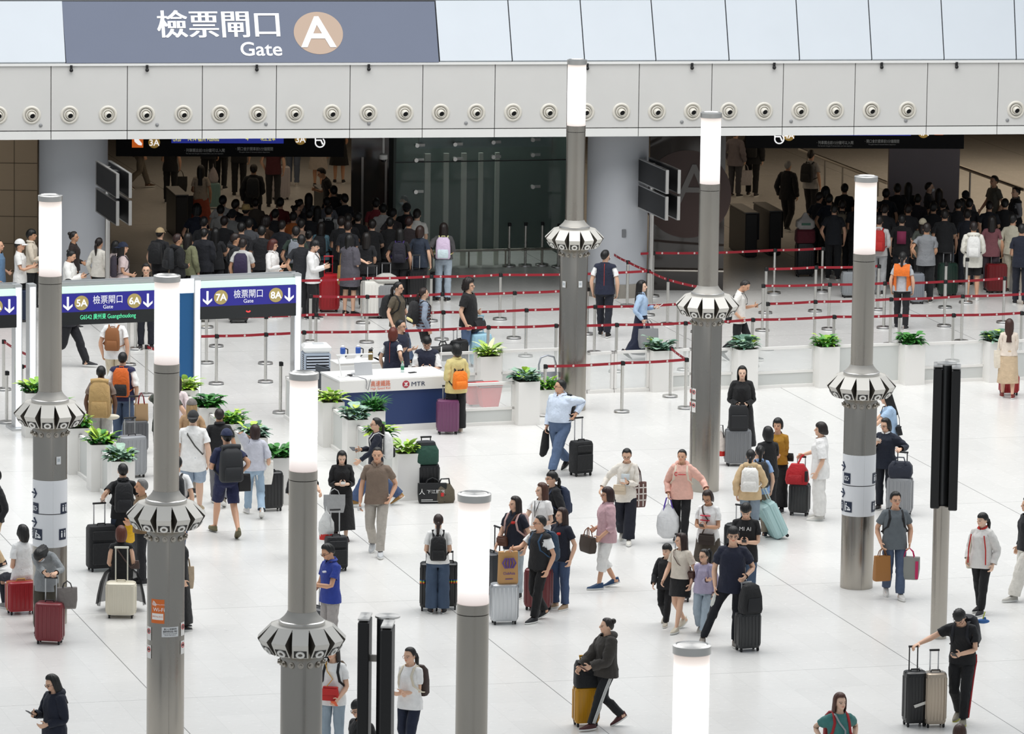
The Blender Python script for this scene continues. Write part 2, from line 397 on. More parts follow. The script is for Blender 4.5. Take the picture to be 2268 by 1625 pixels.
def shirt_src():
    if 'shirt' not in TM:
        mb = MB()
        zloft(mb, [(.40, .197, .148, 0, .0), (.66, .196, .146, 0, .0), (.80, .195, .144, 0, .004), (.92, .190, .138, 0, .006), (1.02, .174, .122, 0, 0), (1.12, .171, .118, 0, 0), (1.22, .175, .121, 0, -.002), (1.30, .177, .120, 0, 0), (1.34, .160, .110, 0, .008), (1.385, .125, .09, 0, .014), (1.42, .090, .075, 0, .016), (1.45, .070, .066, 0, .016), (1.49, .064, .06, 0, .014)], 26, 2.2)
        for s, sd in ((1, 'L'), (-1, 'R')):
            sh, el, wr, ha = (J[k + sd] for k in ('sh', 'el', 'wr', 'ha'))
            limb(mb, [Vector((.08 * s, .016, 1.355)), sh + Vector((-.012 * s, 0, -.008)), sh.lerp(el, .35), sh.lerp(el, .7), el, el.lerp(wr, .3), el.lerp(wr, .65), wr, ha], [.064, .070, .066, .061, .056, .053, .048, .043, .04])
        TM['shirt'] = remesh_tmpl(mb, .011, 3, 5200)
    return TM['shirt']
def drape_w(v, w):
    """cloth hanging below the hips follows the pelvis"""
    k = np.clip((.98 - v[:, 2]) / .10, 0, 1) * (np.abs(v[:, 0]) < .26)
    sf = np.clip((v[:, 0] + .1) / .2, 0, 1); sf = sf * sf * (3 - 2 * sf); low = np.clip((.92 - v[:, 2]) / .5, 0, .45); sh = np.clip((.52 - v[:, 2]) / .2, 0, 1)
    t = np.zeros_like(w); t[:, BI['pelvis']] = 1 - low
    for sd, q in (('L', sf), ('R', 1 - sf)):
        t[:, BI['thigh' + sd]] = low * q * (1 - sh); t[:, BI['shin' + sd]] = low * q * sh
    return w * (1 - k)[:, None] + t * k[:, None]
def top_t(hem=.80, sl=.55, lod=0):
    """sl: sleeve length, 0 shoulder .. 1 elbow .. 2 wrist"""
    key = ('top', hem, sl, lod)
    if key not in TM:
        src = shirt_src(); cuts = [((0, .015, 1.437), (0, -.35, 1), lambda c: abs(c[0]) < .12 and c[2] > 1.3), ((0, 0, hem), (0, 0, -1), lambda c: abs(c[0]) < .27)]
        for s, sd in ((1, 'L'), (-1, 'R')):
            a, b, e = J['sh' + sd], J['el' + sd], J['wr' + sd]
            p, n = (a.lerp(b, sl), b - a) if sl < 1 else (b.lerp(e, sl - 1), e - b)
            cuts.append((tuple(p), tuple(n.normalized()), (lambda s: lambda c: c[0] * s > (.150 if c[2] > 1.2 else .21) and c[2] > .6)(s)))
        m = bisect(src, cuts)
        v, f = mesh_np(m)
        used = np.unique(np.concatenate([np.array(q) for q in f])); mp = -np.ones(len(v), int); mp[used] = np.arange(len(used))
        TM[key] = Tmpl(v[used], [tuple(mp[list(q)]) for q in f], drape_w)
    return TM[key]
def pants_src():
    if 'pants' not in TM:
        mb = MB()
        zloft(mb, [(.80, .12, .085, 0, .01), (.84, .160, .112, 0, .01), (.90, .172, .118, 0, .012), (.97, .168, .114, 0, .008), (1.04, .158, .107, 0, .004), (1.08, .155, .105, 0, .0)], 24, 2.2)
        for s, sd in ((1, 'L'), (-1, 'R')):
            h, k, a = J['hi' + sd], J['kn' + sd], J['an' + sd]
            limb(mb, [h + Vector((.004 * s, .012, 0)), h.lerp(k, .3), h.lerp(k, .7), k, k.lerp(a, .35) + Vector((0, .008, 0)), k.lerp(a, .75), a + Vector((0, 0, -.05))], [.085, .088, .078, .069, .065, .060, .058])
        TM['pants'] = remesh_tmpl(mb, .011, 3, 4600)
    return TM['pants']
def pants_t(t_hem=1.95):
    key = ('pants', t_hem)
    if key not in TM:
        cuts = [((0, 0, 1.03), (0, 0, 1), lambda c: True)]
        for s, sd in ((1, 'L'), (-1, 'R')):
            h, k, a = J['hi' + sd], J['kn' + sd], J['an' + sd]
            p = h.lerp(k, t_hem) if t_hem < 1 else k.lerp(a, t_hem - 1)
            cuts.append((tuple(p), (0, 0, -1), (lambda s: lambda c: c[0] * s > 0)(s)))
        m = bisect(pants_src(), cuts); v, f = mesh_np(m)
        used = np.unique(np.concatenate([np.array(q) for q in f])); mp = -np.ones(len(v), int); mp[used] = np.arange(len(used))
        t = Tmpl(v[used], [tuple(mp[list(q)]) for q in f])
        t.down = np.clip((.86 - t.v[:, 2]) / .78, 0, 1)
        TM[key] = t
    return TM[key]
def skirt_t(hem=.45, flare=1.3):
    key = ('skirt', hem, flare)
    if key not in TM:
        v, f = [], []; n, k = 36, 16
        for i in range(k + 1):
            z = 1.05 + (hem - 1.05) * i / k; q = (1.05 - z)
            rx = .158 + .03 * min(1, q / .16) + max(0, q - .14) * .16 * flare; ry = .108 + .028 * min(1, q / .16) + max(0, q - .14) * .14 * flare
            fold = .018 * flare * min(1, max(0, q - .1) * 2)
            for j in range(n):
                a = 2 * math.pi * j / n; r = 1 + fold * 4 * math.sin(a * 9 + .6 * math.sin(3 * a)) * .5
                v.append((rx * math.cos(a) * r, .006 + ry * math.sin(a) * r, z))
        for i in range(k):
            for j in range(n): f.append((i * n + j, (i + 1) * n + j, (i + 1) * n + (j + 1) % n, i * n + (j + 1) % n))
        TM[key] = Tmpl(np.array(v), f, drape_w)
    return TM[key]
def shoe_t(sd, style='shoe'):
    key = ('shoe', sd, style)
    if key not in TM:
        an, to = J['an' + sd], J['to' + sd]; v, f = [], []; n = 20
        xc = (an.x + to.x) / 2; y0, y1 = an.y + .085, to.y - .055; m_ = []
        def outline(g, z, zt=0):
            out = []
            for j in range(n):
                a = 2 * math.pi * j / n; cy = (y0 + y1) / 2; ly = (y0 - y1) / 2 * g[1]
                yy = cy + ly * math.sin(a); w = .047 - .010 * max(0, math.sin(a)) - (.006 if math.sin(a) < -.8 else 0)
                out.append((xc + w * g[0] * math.cos(a), yy, z))
            return out
        hi = {'shoe': .105, 'slip': .075, 'boot': .14}[style]
        rows = [(outline((.96, .97), 0), 1), (outline((1.05, 1.0), .004), 1), (outline((1.05, 1.0), .024), 1), (outline((1.0, .97), .026), 0)]
        for q in (.25, .5, .75, 1.0):
            r = []
            for x, y, z in rows[3][0]:
                back = min(1, max(0, (y - (y1 + .05)) / (y0 - y1 - .05)))   # 0 at the toe
                top = .05 + (hi - .05) * min(1, back * 1.6)
                sh = 1 - q ** 2 * (.45 if back < .55 else .25)
                yy = y + (0 if back > .5 else q ** 2 * .035 * (1 - back)); yy = yy if y < y0 - .02 else yy - .006 * q
                r.append((xc + (x - xc) * sh, yy, .026 + (top - .026) * math.sin(q * math.pi / 2)))
            rows.append((r, 0))
        for r, m in rows: v += r
        mi = []
        for i in range(len(rows) - 1):
            for j in range(n): f.append((i * n + j, i * n + (j + 1) % n, (i + 1) * n + (j + 1) % n, (i + 1) * n + j)); mi.append(1 if i < 2 else 0)
        f.append(tuple(range(n - 1, -1, -1))); mi.append(1); f.append(tuple((len(rows) - 1) * n + j for j in range(n))); mi.append(0)
        t = Tmpl(np.array(v), f); t.w[:] = 0; t.w[:, BI['foot' + sd]] = 1; t.mi = np.array(mi); TM[key] = t
    return TM[key]
# ---- hair: rows of a shell from the crown to the hairline (front az = 0, back az = 180)
SK = np.array((0, .008, 1.607)); SR = np.array((.078, .098, .102))
def hair_t(style):
    if ('hair', style) in TM: return TM['hair', style]
    rng = random.Random(style); n, k = 44, 12
    P = dict(short=(.010, 42, None, None, .014), crew=(.005, 44, None, None, .004), fringe=(.013, 14, None, None, .016), bob=(.016, 22, 1.47, 1.49, .012), bobtuck=(.014, 40, 1.46, 1.52, .012), long=(.014, 42, 1.24, 1.36, .012), longf=(.014, 16, 1.26, 1.34, .012), mid=(.015, 38, 1.38, 1.40, .012),
             pony=(.006, 44, None, None, .006), bun=(.006, 44, None, None, .006), highpony=(.006, 44, None, None, .006), ponyf=(.007, 18, None, None, .008), curly=(.022, 30, 1.50, 1.52, .03), short_f=(.016, 24, 1.515, 1.54, .018), bald=(.003, 60, None, None, .0), buzz=(.003, 46, None, None, .0))[style]
    th, front, zb, zs, puff = P; v, f = [], []
    for j in range(n):
        az = 360 * j / n; a = az if az <= 180 else 360 - az
        xs = [0, 35, 62, 84, 96, 118, 145, 180]; ys = [front, front + 2, max(front - 6, 18), -8 if style not in ('crew', 'buzz', 'bald') else 6, -2, -22, -42, -46]
        if style == 'bald': ys = [62, 60, 52, 20, 4, -18, -40, -46]
        em = float(np.interp(a, xs, ys)); hang = None
        if zb is not None and a > 66: hang = float(np.interp(a, [66, 90, 130, 180], [zs + .03, zs, zb, zb]))
        r_az = math.radians(az); dx, dy = math.sin(r_az), -math.cos(r_az)
        for i in range(k + 1):
            q = i / k
            if hang is not None:
                split = .6
                e = 90 + ((-2) - 90) * min(1, q / split)
            else: e = 90 + (em - 90) * q
            er = math.radians(e); t = th + puff * max(0, math.sin(er)) ** 2 + .004 * math.sin(az / 360 * 2 * math.pi * 13 + 5 * q) * min(1, q * 2)
            if hang is None: t *= (1 - .55 * max(0, q - .8) / .2)
            if style == 'curly': t += .012 * math.sin(az * .35 + i * 2.1) * math.sin(i * 1.7 + az * .1)
            R = SR + t; p = SK + R * np.array((dx * math.cos(er), dy * math.cos(er), math.sin(er)))
            if hang is not None and q > split:
                u = (q - split) / (1 - split); z0 = p[2]; p[2] = z0 + (hang - z0) * u
                bul = 1.0 + (.10 * math.sin(u * math.pi) if zb > 1.42 else .05 * u)
                p[0] = SK[0] + (p[0] - SK[0]) * bul * (1 - .18 * u * (zb > 1.42)); p[1] = SK[1] + (p[1] - SK[1]) * bul + .02 * u * (zb < 1.42)
            v.append(tuple(p))
    for j in range(n):
        for i in range(k):
            a, b = j * (k + 1) + i, ((j + 1) % n) * (k + 1) + i
            f.append((a, a + 1, b + 1, b))
    mb = MB(); mb.add(v, f)
    if style in ('pony', 'ponyf'): mb.tube([(0, .10, 1.60), (0, .125, 1.585), (0.004, .135, 1.53), (.008, .125, 1.44), (.012, .118, 1.33)], [.02, .026, .032, .030, .012], 12)
    if style == 'highpony': mb.tube([(0, .07, 1.67), (0, .115, 1.69), (0.004, .15, 1.64), (.008, .15, 1.52), (.012, .135, 1.36)], [.016, .028, .034, .032, .012], 12)
    if style == 'bun': mb.ball((0, .10, 1.665), (.042, .042, .042), 14, 10)
    t = Tmpl(*(lambda m: (np.array(m.v), m.f))(mb)); t.w[:] = 0; t.w[:, BI['head']] = 1
    TM['hair', style] = t
    return t
def hat_t(style):
    if ('hat', style) in TM: return TM['hat', style]
    mb = MB(); n = 26
    rows = []
    if style in ('cap', 'capback'):
        for q in range(9):
            e = math.radians(90 - q * 10.2); rows.append([tuple(SK + (SR + .016) * np.array((math.cos(e) * math.sin(2 * math.pi * j / n), -math.cos(e) * math.cos(2 * math.pi * j / n), math.sin(e))) + np.array((0, 0, .006))) for j in range(n)])
        mb.loft(rows, (True, False)); s = -1 if style == 'cap' else 1
        br = []
        for g in (0, 1):
            row = []
            for j in range(13):
                a = math.radians(-62 + 124 * j / 12); R = SR + .016; rr = 1 if g == 0 else 1
                row.append((R[0] * math.sin(a), SK[1] + s * (R[1] * math.cos(a) + g * .075 * math.cos(a * 1.3)), 1.628 - g * .018))
            br.append(row)
        mb.loft(br, (False, False), closed=False); mb.loft([[(x, y, z - .006) for x, y, z in r] for r in br], (False, False), closed=False)
    else:   # brimmed straw hat
        for r, z in ((.03, 1.735), (.07, 1.732), (.09, 1.70), (.096, 1.645), (.10, 1.64), (.14, 1.63), (.175, 1.64), (.176, 1.635), (.14, 1.624), (.10, 1.632)):
            rows.append([(r * math.sin(2 * math.pi * j / n), .008 - r * 1.12 * math.cos(2 * math.pi * j / n), z) for j in range(n)])
        mb.loft(rows, (True, False))
    t = Tmpl(np.array(mb.v), mb.f); t.w[:] = 0; t.w[:, BI['head']] = 1; TM['hat', style] = t
    return t
def rigid_t(key, bone, fill):
    if key not in TM:
        mb = MB(); fill(mb); t = Tmpl(np.array(mb.v), mb.f); t.w[:] = 0; t.w[:, BI[bone]] = 1; TM[key] = t
    return TM[key]
def f_glasses(mb):
    for s in (1, -1):
        mb.tube([(s * .032 + .024 * math.cos(a), -.103 + .012 * abs(s * .032 + .024 * math.cos(a)) / .05, 1.588 + .019 * math.sin(a)) for a in [2 * math.pi * i / 14 for i in range(14)]], .0026, 6, closed=True)
        mb.tube([(s * .056, -.09, 1.592), (s * .078, -.04, 1.594), (s * .082, .01, 1.592)], .0026, 6)
    mb.tube([(-.009, -.106, 1.592), (.009, -.106, 1.592)], .0026, 6)
def f_mask(mb):
    rows = []
    for z, yo, w in ((1.572, -.100, .05), (1.56, -.116, .056), (1.54, -.117, .058), (1.52, -.108, .055), (1.505, -.09, .045)):
        rows.append([(w * 1.32 * math.sin(a), yo + .085 * (1 - math.cos(a)), z) for a in [math.radians(-72 + 144 * i / 10) for i in range(11)]])
    mb.loft(rows, (False, False), closed=False)
def f_collar(mb):
    for s in (1, -1):
        rows = []
        for g in (0, 1, 2):
            row = []
            for i in range(10):
                a = math.radians(8 + 172 * i / 9); r = (.068, .074, .098)[g]; z = (1.425, 1.462, 1.43)[g] + .012 * (1 - math.cos(a)) / 2 - (.02 if g == 2 and i < 2 else 0)
                row.append((s * r * math.sin(a), .018 - r * 1.0 * math.cos(a), z + (-.018 if i < 2 else 0)))
            rows.append(row)
        mb.loft(rows, (False, False), closed=False)
def f_hood(mb):
    rows = []
    for i in range(15):
        a = math.radians(-125 + 250 * i / 14); r = .03 + .03 * math.cos(a / 1.6); cx, cy = .10 * math.sin(a), .03 + .085 * math.cos(a)
        rows.append([(cx + r * math.cos(b) * math.sin(a), cy + r * math.cos(b) * math.cos(a), 1.415 + .012 * math.cos(a) + r * .9 * math.sin(b)) for b in [2 * math.pi * q / 10 for q in range(10)]])
    mb.loft(rows)
def rot_to(a, b):
    a, b = Vector(a).normalized(), Vector(b).normalized()
    return a.rotation_difference(b).to_matrix()
def ik(S0, T, a, b, pole):
    d = T - S0; L = d.length
    L2 = min(max(L, abs(a - b) + .02), (a + b) * .999); d = d.normalized() if L > 1e-6 else Vector((0, 0, -1))
    x = (a * a - b * b + L2 * L2) / (2 * L2); h = math.sqrt(max(a * a - x * x, 0))
    p = pole - d * pole.dot(d); p = p.normalized() if p.length > 1e-6 else Vector((0, 1, 0))
    return S0 + d * x + p * h, S0 + d * L2
ARM = dict(down=(.235, .03, .86), fwd=(.21, .20, .90), back=(.24, -.16, .89), phone=(.10, .27, 1.13), phonelow=(.12, .25, 1.03), both=(.06, .25, 1.10), cross=(-.11, .17, 1.13), pocket=(.215, .05, .93), hip=(.23, -.02, 1.02), strap=(.13, .10, 1.27), ear=(.12, .05, 1.47), mouth=(.05, .16, 1.42), reach=(.22, .42, 1.02), reach2=(.20, .34, .92), pull=(.26, -.26, .90), side=(.36, .02, .92), point=(.18, .30, 1.05), bag=(.23, .06, .90), waist=(.08, .17, 1.0), fold=(.0, .19, 1.05), up=(.16, .22, 1.3), wide=(.42, .05, .98))
Rx = lambda a: Matrix.Rotation(a, 3, 'X')
Rz = lambda a: Matrix.Rotation(a, 3, 'Z')
Ry = lambda a: Matrix.Rotation(a, 3, 'Y')
PEOPLE = {}
SKIN = ['#e2b79b', '#d9a98b', '#cf9d7c', '#e8c3aa', '#b98764', '#6b4a38']
def person(label, loc, h, face, top=None, bot=None, hair=('short', '#15110f'), sex='m', skin=0, rh='down', lh='down', walk=0.0, lead=1, bend=0, turn=0, head=(0, 0), girth=1.0, sit=None, shoes='#222226', glasses=None, mask=None, hat=None, hs=1.0, lod=0, group=None, feet=None, curl=(28, 28), sole='#e8e8e4', key=None, shoe='shoe', stance=.1, vest=None, lean=0, stripe=None):
    """top = (kind, colour, extras) etc.; arms are a named reach, a local (out, forward, up) or ('w', point in the scene)"""
    k = h / 1.69
    root = thing('person', label, 'person', loc, math.radians(face), group)
    MWi = (Matrix.Translation(loc) @ Matrix.Rotation(math.radians(face), 4, 'Z')).inverted()
    fem = sex == 'f'
    rj = {n: q.copy() for n, q in J.items()}
    if fem:
        for sd in 'LR':
            for n in ('sh', 'el', 'wr', 'ha'): rj[n + sd].x -= .016 * (1 if sd == 'L' else -1)
    # ---- pose
    B = {}
    pel = Matrix.Identity(3); pz = .93
    if sit is not None: pz = sit / k
    ft = {}
    for sd, s in (('L', 1), ('R', -1)):
        f = walk * .5 * (1 if (sd == 'L') == (lead > 0) else -1)
        up = 0.0; pitch = 0.0
        if walk > .25 and f < 0: up = .09 * min(1, walk / .6); pitch = -.55 * min(1, walk / .6)
        ft[sd] = [Vector((stance * s * (.75 if walk > .2 else 1), .015 - f, .085 + up)), pitch]
        if feet: ft[sd] = [Vector((feet[sd][0] * s, -feet[sd][1], .085 + feet[sd][2])), feet[sd][3] if len(feet[sd]) > 3 else 0.0]
        elif sit is not None: ft[sd] = [Vector((.13 * s, -.42, .085)), 0.0]
    if sit is None: pz = .93 - .07 * (walk ** 2) / .8
    pe = Vector((0, .0, pz)); off = pe - rj['pe']
    R = {'pelvis': Rz(math.radians(turn * .3)) @ Rx(math.radians(lean))}
    hp = {'pelvis': pe + R['pelvis'] @ (Vector(BONES[0][1]) - rj['pe'])}
    def child(name, par, jn, rot):
        bh = {'spine': rj['sp'], 'chest': rj['ch'], 'neck': rj['ne'], 'head': rj['he']}[name]
        ph = {'pelvis': rj['pe'] - Vector((0, 0, .06)), 'spine': rj['sp'], 'chest': rj['ch'], 'neck': rj['ne']}[par]
        hp[name] = hp[par] + R[par] @ (bh - ph - Vector((0, 0, {'neck': .010, 'head': .018}.get(name, 0)))); R[name] = R[par] @ rot
    b2 = math.radians(bend) / 2
    child('spine', 'pelvis', None, Rx(b2) @ Rz(math.radians(turn * .35))); child('chest', 'spine', None, Rx(b2) @ Rz(math.radians(turn * .35)))
    hy, hpi = math.radians(head[0]), math.radians(head[1])
    child('neck', 'chest', None, Rz(hy * .35) @ Rx(hpi * .4)); child('head', 'neck', None, Rz(hy * .65) @ Rx(hpi * .6))
    hands = {}
    for sd, s, tgt in (('L', 1, lh), ('R', -1, rh)):
        sh = hp['chest'] + R['chest'] @ (rj['sh' + sd] - rj['ch'] + Vector((-.008 * s, 0, -.016)))
        pole = Vector((.55 * s, .75, -.45))
        if isinstance(tgt, str): tgt = ARM[tgt]
        if tgt[0] == 'w': T = (MWi @ Vector(tgt[1])) / k
        else: T = Vector((tgt[0] * s, -tgt[1], tgt[2])) + Vector((0, 0, off.z)); T.y += (hp['chest'].y - rj['ch'].y) * .8
        la, lb = (rj['el' + sd] - rj['sh' + sd]).length, (rj['wr' + sd] - rj['el' + sd]).length
        if tgt[0] == 'w':   # the palm, not the wrist, goes to the point
            T = T - (T - sh).normalized() * .085
        el, wr = ik(sh, T, la, lb, pole)
        u0, f0 = rj['el' + sd] - rj['sh' + sd], rj['wr' + sd] - rj['el' + sd]
        R['uarm' + sd] = rot_to(R['chest'] @ u0, el - sh) @ R['chest']; R['farm' + sd] = rot_to(R['uarm' + sd] @ f0, wr - el) @ R['uarm' + sd]
        R['hand' + sd] = R['farm' + sd]
        hp['uarm' + sd], hp['farm' + sd], hp['hand' + sd] = sh, el, wr
        hdv = R['hand' + sd] @ (rj['ha' + sd] - rj['wr' + sd])
        hands[sd] = (wr + hdv * 1.15, hdv.normalized())
        cu = math.radians(curl[0] if sd == 'L' else curl[1])
        hd0 = (J['ha' + sd] - J['wr' + sd]).normalized(); lat = Vector((0, -1, 0)); lat = (lat - hd0 * lat.dot(hd0)).normalized()
        for fi in range(5):
            a0 = cu * (.8 + .12 * fi if fi < 4 else .5)
            r1 = Matrix.Rotation(a0 * s, 3, -lat if fi < 4 else -(lat + hd0 * .4).normalized())
            fn, gn = 'f%d' % fi + sd, 'g%d' % fi + sd; bh = Vector(BONES[BI[fn]][1]); gh = Vector(BONES[BI[gn]][1])
            R[fn] = R['hand' + sd] @ r1; hp[fn] = wr + R['hand' + sd] @ (bh - J['wr' + sd])
            R[gn] = R[fn] @ r1; hp[gn] = hp[fn] + R[fn] @ (gh - bh)
        # legs
        hi = pe + R['pelvis'] @ (rj['hi' + sd] - rj['pe']); an, pitch = ft[sd]
        kn, an = ik(hi, an, (rj['kn' + sd] - rj['hi' + sd]).length, (rj['an' + sd] - rj['kn' + sd]).length, Vector((.12 * s, -1, .0)))
        R['thigh' + sd] = rot_to(R['pelvis'] @ (rj['kn' + sd] - rj['hi' + sd]), kn - hi) @ R['pelvis']
        R['shin' + sd] = rot_to(R['thigh' + sd] @ (rj['an' + sd] - rj['kn' + sd]), an - kn) @ R['thigh' + sd]
        R['foot' + sd] = Rz(math.radians(6) * s) @ Rx(-pitch)
        hp['thigh' + sd], hp['shin' + sd], hp['foot' + sd] = hi, kn, an
    RB = np.array([np.array(R[b[0]]) for b in BONES]); PB = np.array([np.array(hp[b[0]]) for b in BONES])
    HB = BH.copy()
    if fem:
        for i, b in enumerate(BONES):
            if b[0][-1] in 'LR' and b[0][:4] in ('uarm', 'farm', 'hand') or (b[0][0] in 'fg' and b[0][1].isdigit()): HB[i, 0] -= .016 * (1 if b[0][-1] == 'L' else -1)
    hb = BI['head']
    armw = [i for i, b in enumerate(BONES) if b[0][:4] in ('uarm', 'farm', 'hand') or (b[0][0] in 'fg' and b[0][1].isdigit())]
    slim = [i for i, b in enumerate(BONES) if b[0] in ('head', 'neck') or b[0][:4] in ('hand', 'foot') or (b[0][0] in 'fg' and b[0][1].isdigit())]
    def pose(v, w, ax, g):
        v = v.copy()
        gw = 1 + (g - 1) * (1 - w[:, slim].sum(1)); v = ax + (v - ax) * gw[:, None]
        if fem:
            aw = w[:, armw].sum(1); z = v[:, 2]
            fx = 1 - .09 * np.clip((z - 1.12) / .15, 0, 1) * (z < 1.47) - .05 * np.exp(-((z - 1.08) / .08) ** 2) + .035 * np.exp(-((z - .9) / .1) ** 2)
            v[:, 0] = (v[:, 0] * fx) * (1 - aw) + (v[:, 0] - .016 * np.sign(v[:, 0])) * aw
            bust = np.exp(-((np.abs(v[:, 0]) - .07) / .05) ** 2 - ((z - 1.25) / .06) ** 2) * (v[:, 1] < -.03) * (1 - aw); v[:, 1] -= .022 * bust
        elif g > 1.08:
            belly = np.exp(-(v[:, 0] / .12) ** 2 - ((v[:, 2] - 1.06) / .11) ** 2) * (v[:, 1] < 0); v[:, 1] -= (g - 1) * .35 * belly * (1 - w[:, armw].sum(1))
        if hs != 1.0:
            hw = w[:, hb][:, None]; v = v + hw * (hs - 1) * (v - BH[hb])
        q = v[:, None, :] - HB[None]
        q = np.einsum('bij,nbj->nbi', RB, q) + PB[None]
        return np.einsum('nb,nbi->ni', w, q) * k
    rng = np.random.RandomState(abs(hash(label)) % 99999 if False else sum(map(ord, label)) * 7 % 99991)
    # ---- what is covered by clothing lies a little inside it
    t = body_t(lod); cov = np.zeros(len(t.v)); z = t.v[:, 2]; X = np.abs(t.v[:, 0])
    tk = top[0] if top else None
    sl = {'tee': .62, 'polo': .60, 'long': 1.95, 'hoodie': 1.97, 'jacket': 1.97, 'shirt': 1.95, 'half': .95, 'sleeveless': .12, 'roll': 1.35, 'dress': .55, 'dresslong': 1.6, 'coat': 1.97}.get(tk, None)
    for sd in 'LR':
        dS = (t.v - np.array(J['sh' + sd])) @ np.array((J['el' + sd] - J['sh' + sd]).normalized()) / .285
        arm = (X > .16) & (np.sign(t.v[:, 0]) == (1 if sd == 'L' else -1)) & (z > .7)
        if sl is not None: cov[arm & (dS < (sl if sl < 1 else 1 + (sl - 1) * .86) - .03)] = 1
    if top: cov[(X < .17) & (z < 1.425) & (z > .85)] = 1
    if bot:
        zh = {'trousers': .10, 'slim': .11, 'wide': .08, 'jeans': .10, 'jeanswide': .08, 'shorts': .54, 'capri': .30, 'skirt': .9, 'miniskirt': .9, 'longskirt': .9, 'midi': .9, 'none': .9}.get(bot[0], .1)
        cov[(z < 1.02) & (z > zh + .02) & (X < .28)] = 1
    v0 = t.v - t.n * (cov * .011)[:, None]
    if shoes: fw = (t.w[:, BI['footL']] + t.w[:, BI['footR']])[:, None] * (z < .09)[:, None]; v0 = v0 + fw * (t.ax + np.array((0, .0, .004)) - v0) * .32
    np_mesh('body', pose(v0, t.w, t.ax, girth), t, mat(SKIN[skin], .5, 0, 'skin'), root, t.paint)
    def cloth(name, t, m, grow=0.0, parent=root, wr=.004, loosen=None, g=None):
        v = t.v + t.n * grow
        if loosen is not None:
            dl = loosen(t); v = t.ax + (v - t.ax) * np.stack([dl, dl, np.ones(len(v))], 1)
        ph = rng.rand(6) * 6.28
        q = np.sin(v[:, 2] * 38 + v[:, 0] * 21 + ph[0]) * np.sin(v[:, 0] * 31 - v[:, 2] * 17 + ph[1]) + np.sin(v[:, 2] * 61 + v[:, 1] * 35 + ph[2]) * np.sin(v[:, 1] * 44 + v[:, 2] * 13 + ph[3])
        v = v + t.n * (q * wr)[:, None]
        return np_mesh(name, pose(v, t.w, t.ax, girth if g is None else g), t, m, parent)
    # ---- clothes
    if top:
        col = top[1]; ex = top[2] if len(top) > 2 else {}
        m = ex.get('mat') or mat(col, .85, 0, ex.get('kind', 'cloth'))
        hem = ex.get('hem', {'tee': .80, 'polo': .82, 'long': .84, 'hoodie': .80, 'jacket': .78, 'shirt': .80, 'half': .80, 'sleeveless': .86, 'roll': .80, 'dress': .84, 'dresslong': .84, 'coat': .70}[tk])
        if vest: hem = max(hem, .90)
        gr = ex.get('grow', {'hoodie': .012, 'jacket': .014, 'coat': .014, 'half': .012, 'dresslong': .006}.get(tk, .0))
        nm = {'tee': 'shirt', 'polo': 'polo_shirt', 'long': 'shirt', 'shirt': 'shirt', 'half': 'shirt', 'sleeveless': 'vest_top', 'roll': 'shirt', 'dresslong': 'dress'}.get(tk, tk)
        to = cloth(nm, top_t(hem, sl), m, gr, wr=.005 if gr else .0035)
        if tk in ('polo', 'shirt') or ex.get('collar'): cloth('collar', rigid_t('collar', 'chest', f_collar), mat(ex.get('collar') or col, .8, 0, 'cloth') if isinstance(ex.get('collar'), str) else m, .004, to, 0)
        if tk == 'hoodie' or ex.get('hood'): cloth('hood', rigid_t('hood', 'chest', f_hood), m, .0, to, .002)
        if tk in ('dress', 'dresslong'): cloth('skirt', skirt_t(ex.get('len', .45), ex.get('flare', 1.0)), m, .004, to, .003)
        if tk == 'coat': cloth('coat_skirt', skirt_t(ex.get('len', .30), .75), m, .018, to, .003)
        if ex.get('print'):
            pr = ex['print']; tt = rigid_t(('print', str(pr)), 'chest', lambda mb: print_mb(mb, pr)); cloth('print', tt, mat(pr[1], .8), .0, to, 0)
    if vest:
        cloth('waistcoat', top_t(.84, .06), mat(vest[0], .8, 0, 'cloth'), .022 if tk == 'half' else .011, wr=.002)
        if len(vest) > 1:
            cloth('piping', rigid_t('piping', 'chest', lambda mb: mb.tube([(0, .128 - .0 * i, 1.43 - i * .045) if i else (0, .105, 1.43) for i in range(13)], .006, 6)), mat(vest[1], .7), 0, root.children[-1], 0)
    if bot:
        bk, bc = bot[0], bot[1]; kd = 'denim' if 'jeans' in bk or (len(bot) > 2 and bot[2] == 'denim') else 'cloth'; m = mat(bc, .85, 0, kd)
        if bk in ('skirt', 'miniskirt', 'longskirt', 'midi'):
            cloth('skirt', skirt_t({'skirt': .48, 'miniskirt': .62, 'longskirt': .16, 'midi': .33}[bk], {'skirt': 1.0, 'miniskirt': .5, 'longskirt': 1.1, 'midi': .45}[bk] if len(bot) < 3 else bot[2]), m, 0, wr=.002)
        elif bk != 'none':
            th = {'shorts': .86, 'capri': 1.45}.get(bk, 1.97)
            lo = {'wide': .8, 'jeanswide': .8, 'shorts': .35, 'capri': .3, 'slim': -.12}.get(bk, .10); q0 = .75 if bk == 'shorts' else 1.0
            cloth('trousers' if bk not in ('shorts', 'jeans', 'jeanswide') else ('shorts' if bk == 'shorts' else 'jeans'), pants_t(th), m, .002, wr=.005, loosen=lambda t: 1 + lo * np.clip(t.down / q0, 0, 1) ** .8)
    if stripe:   # (colour, side, how many, width): bands down the outer trouser seam
        for i in range(stripe[2]):
            sm = MB(); s = 1 if stripe[1] == 'L' else -1; o_ = (i - (stripe[2] - 1) / 2) * stripe[3] * 3
            sm.tube([(s * x, .012 + o_, z) for x, z in ((.187, .97), (.194, .88), (.184, .76), (.180, .62), (.176, .48), (.174, .34), (.172, .2), (.170, .11))], stripe[3], 5)
            st_ = Tmpl(np.array(sm.v), sm.f); np_mesh('trouser_stripe', pose(st_.v, st_.w, st_.ax, girth), st_, mat(stripe[0], .7), root)
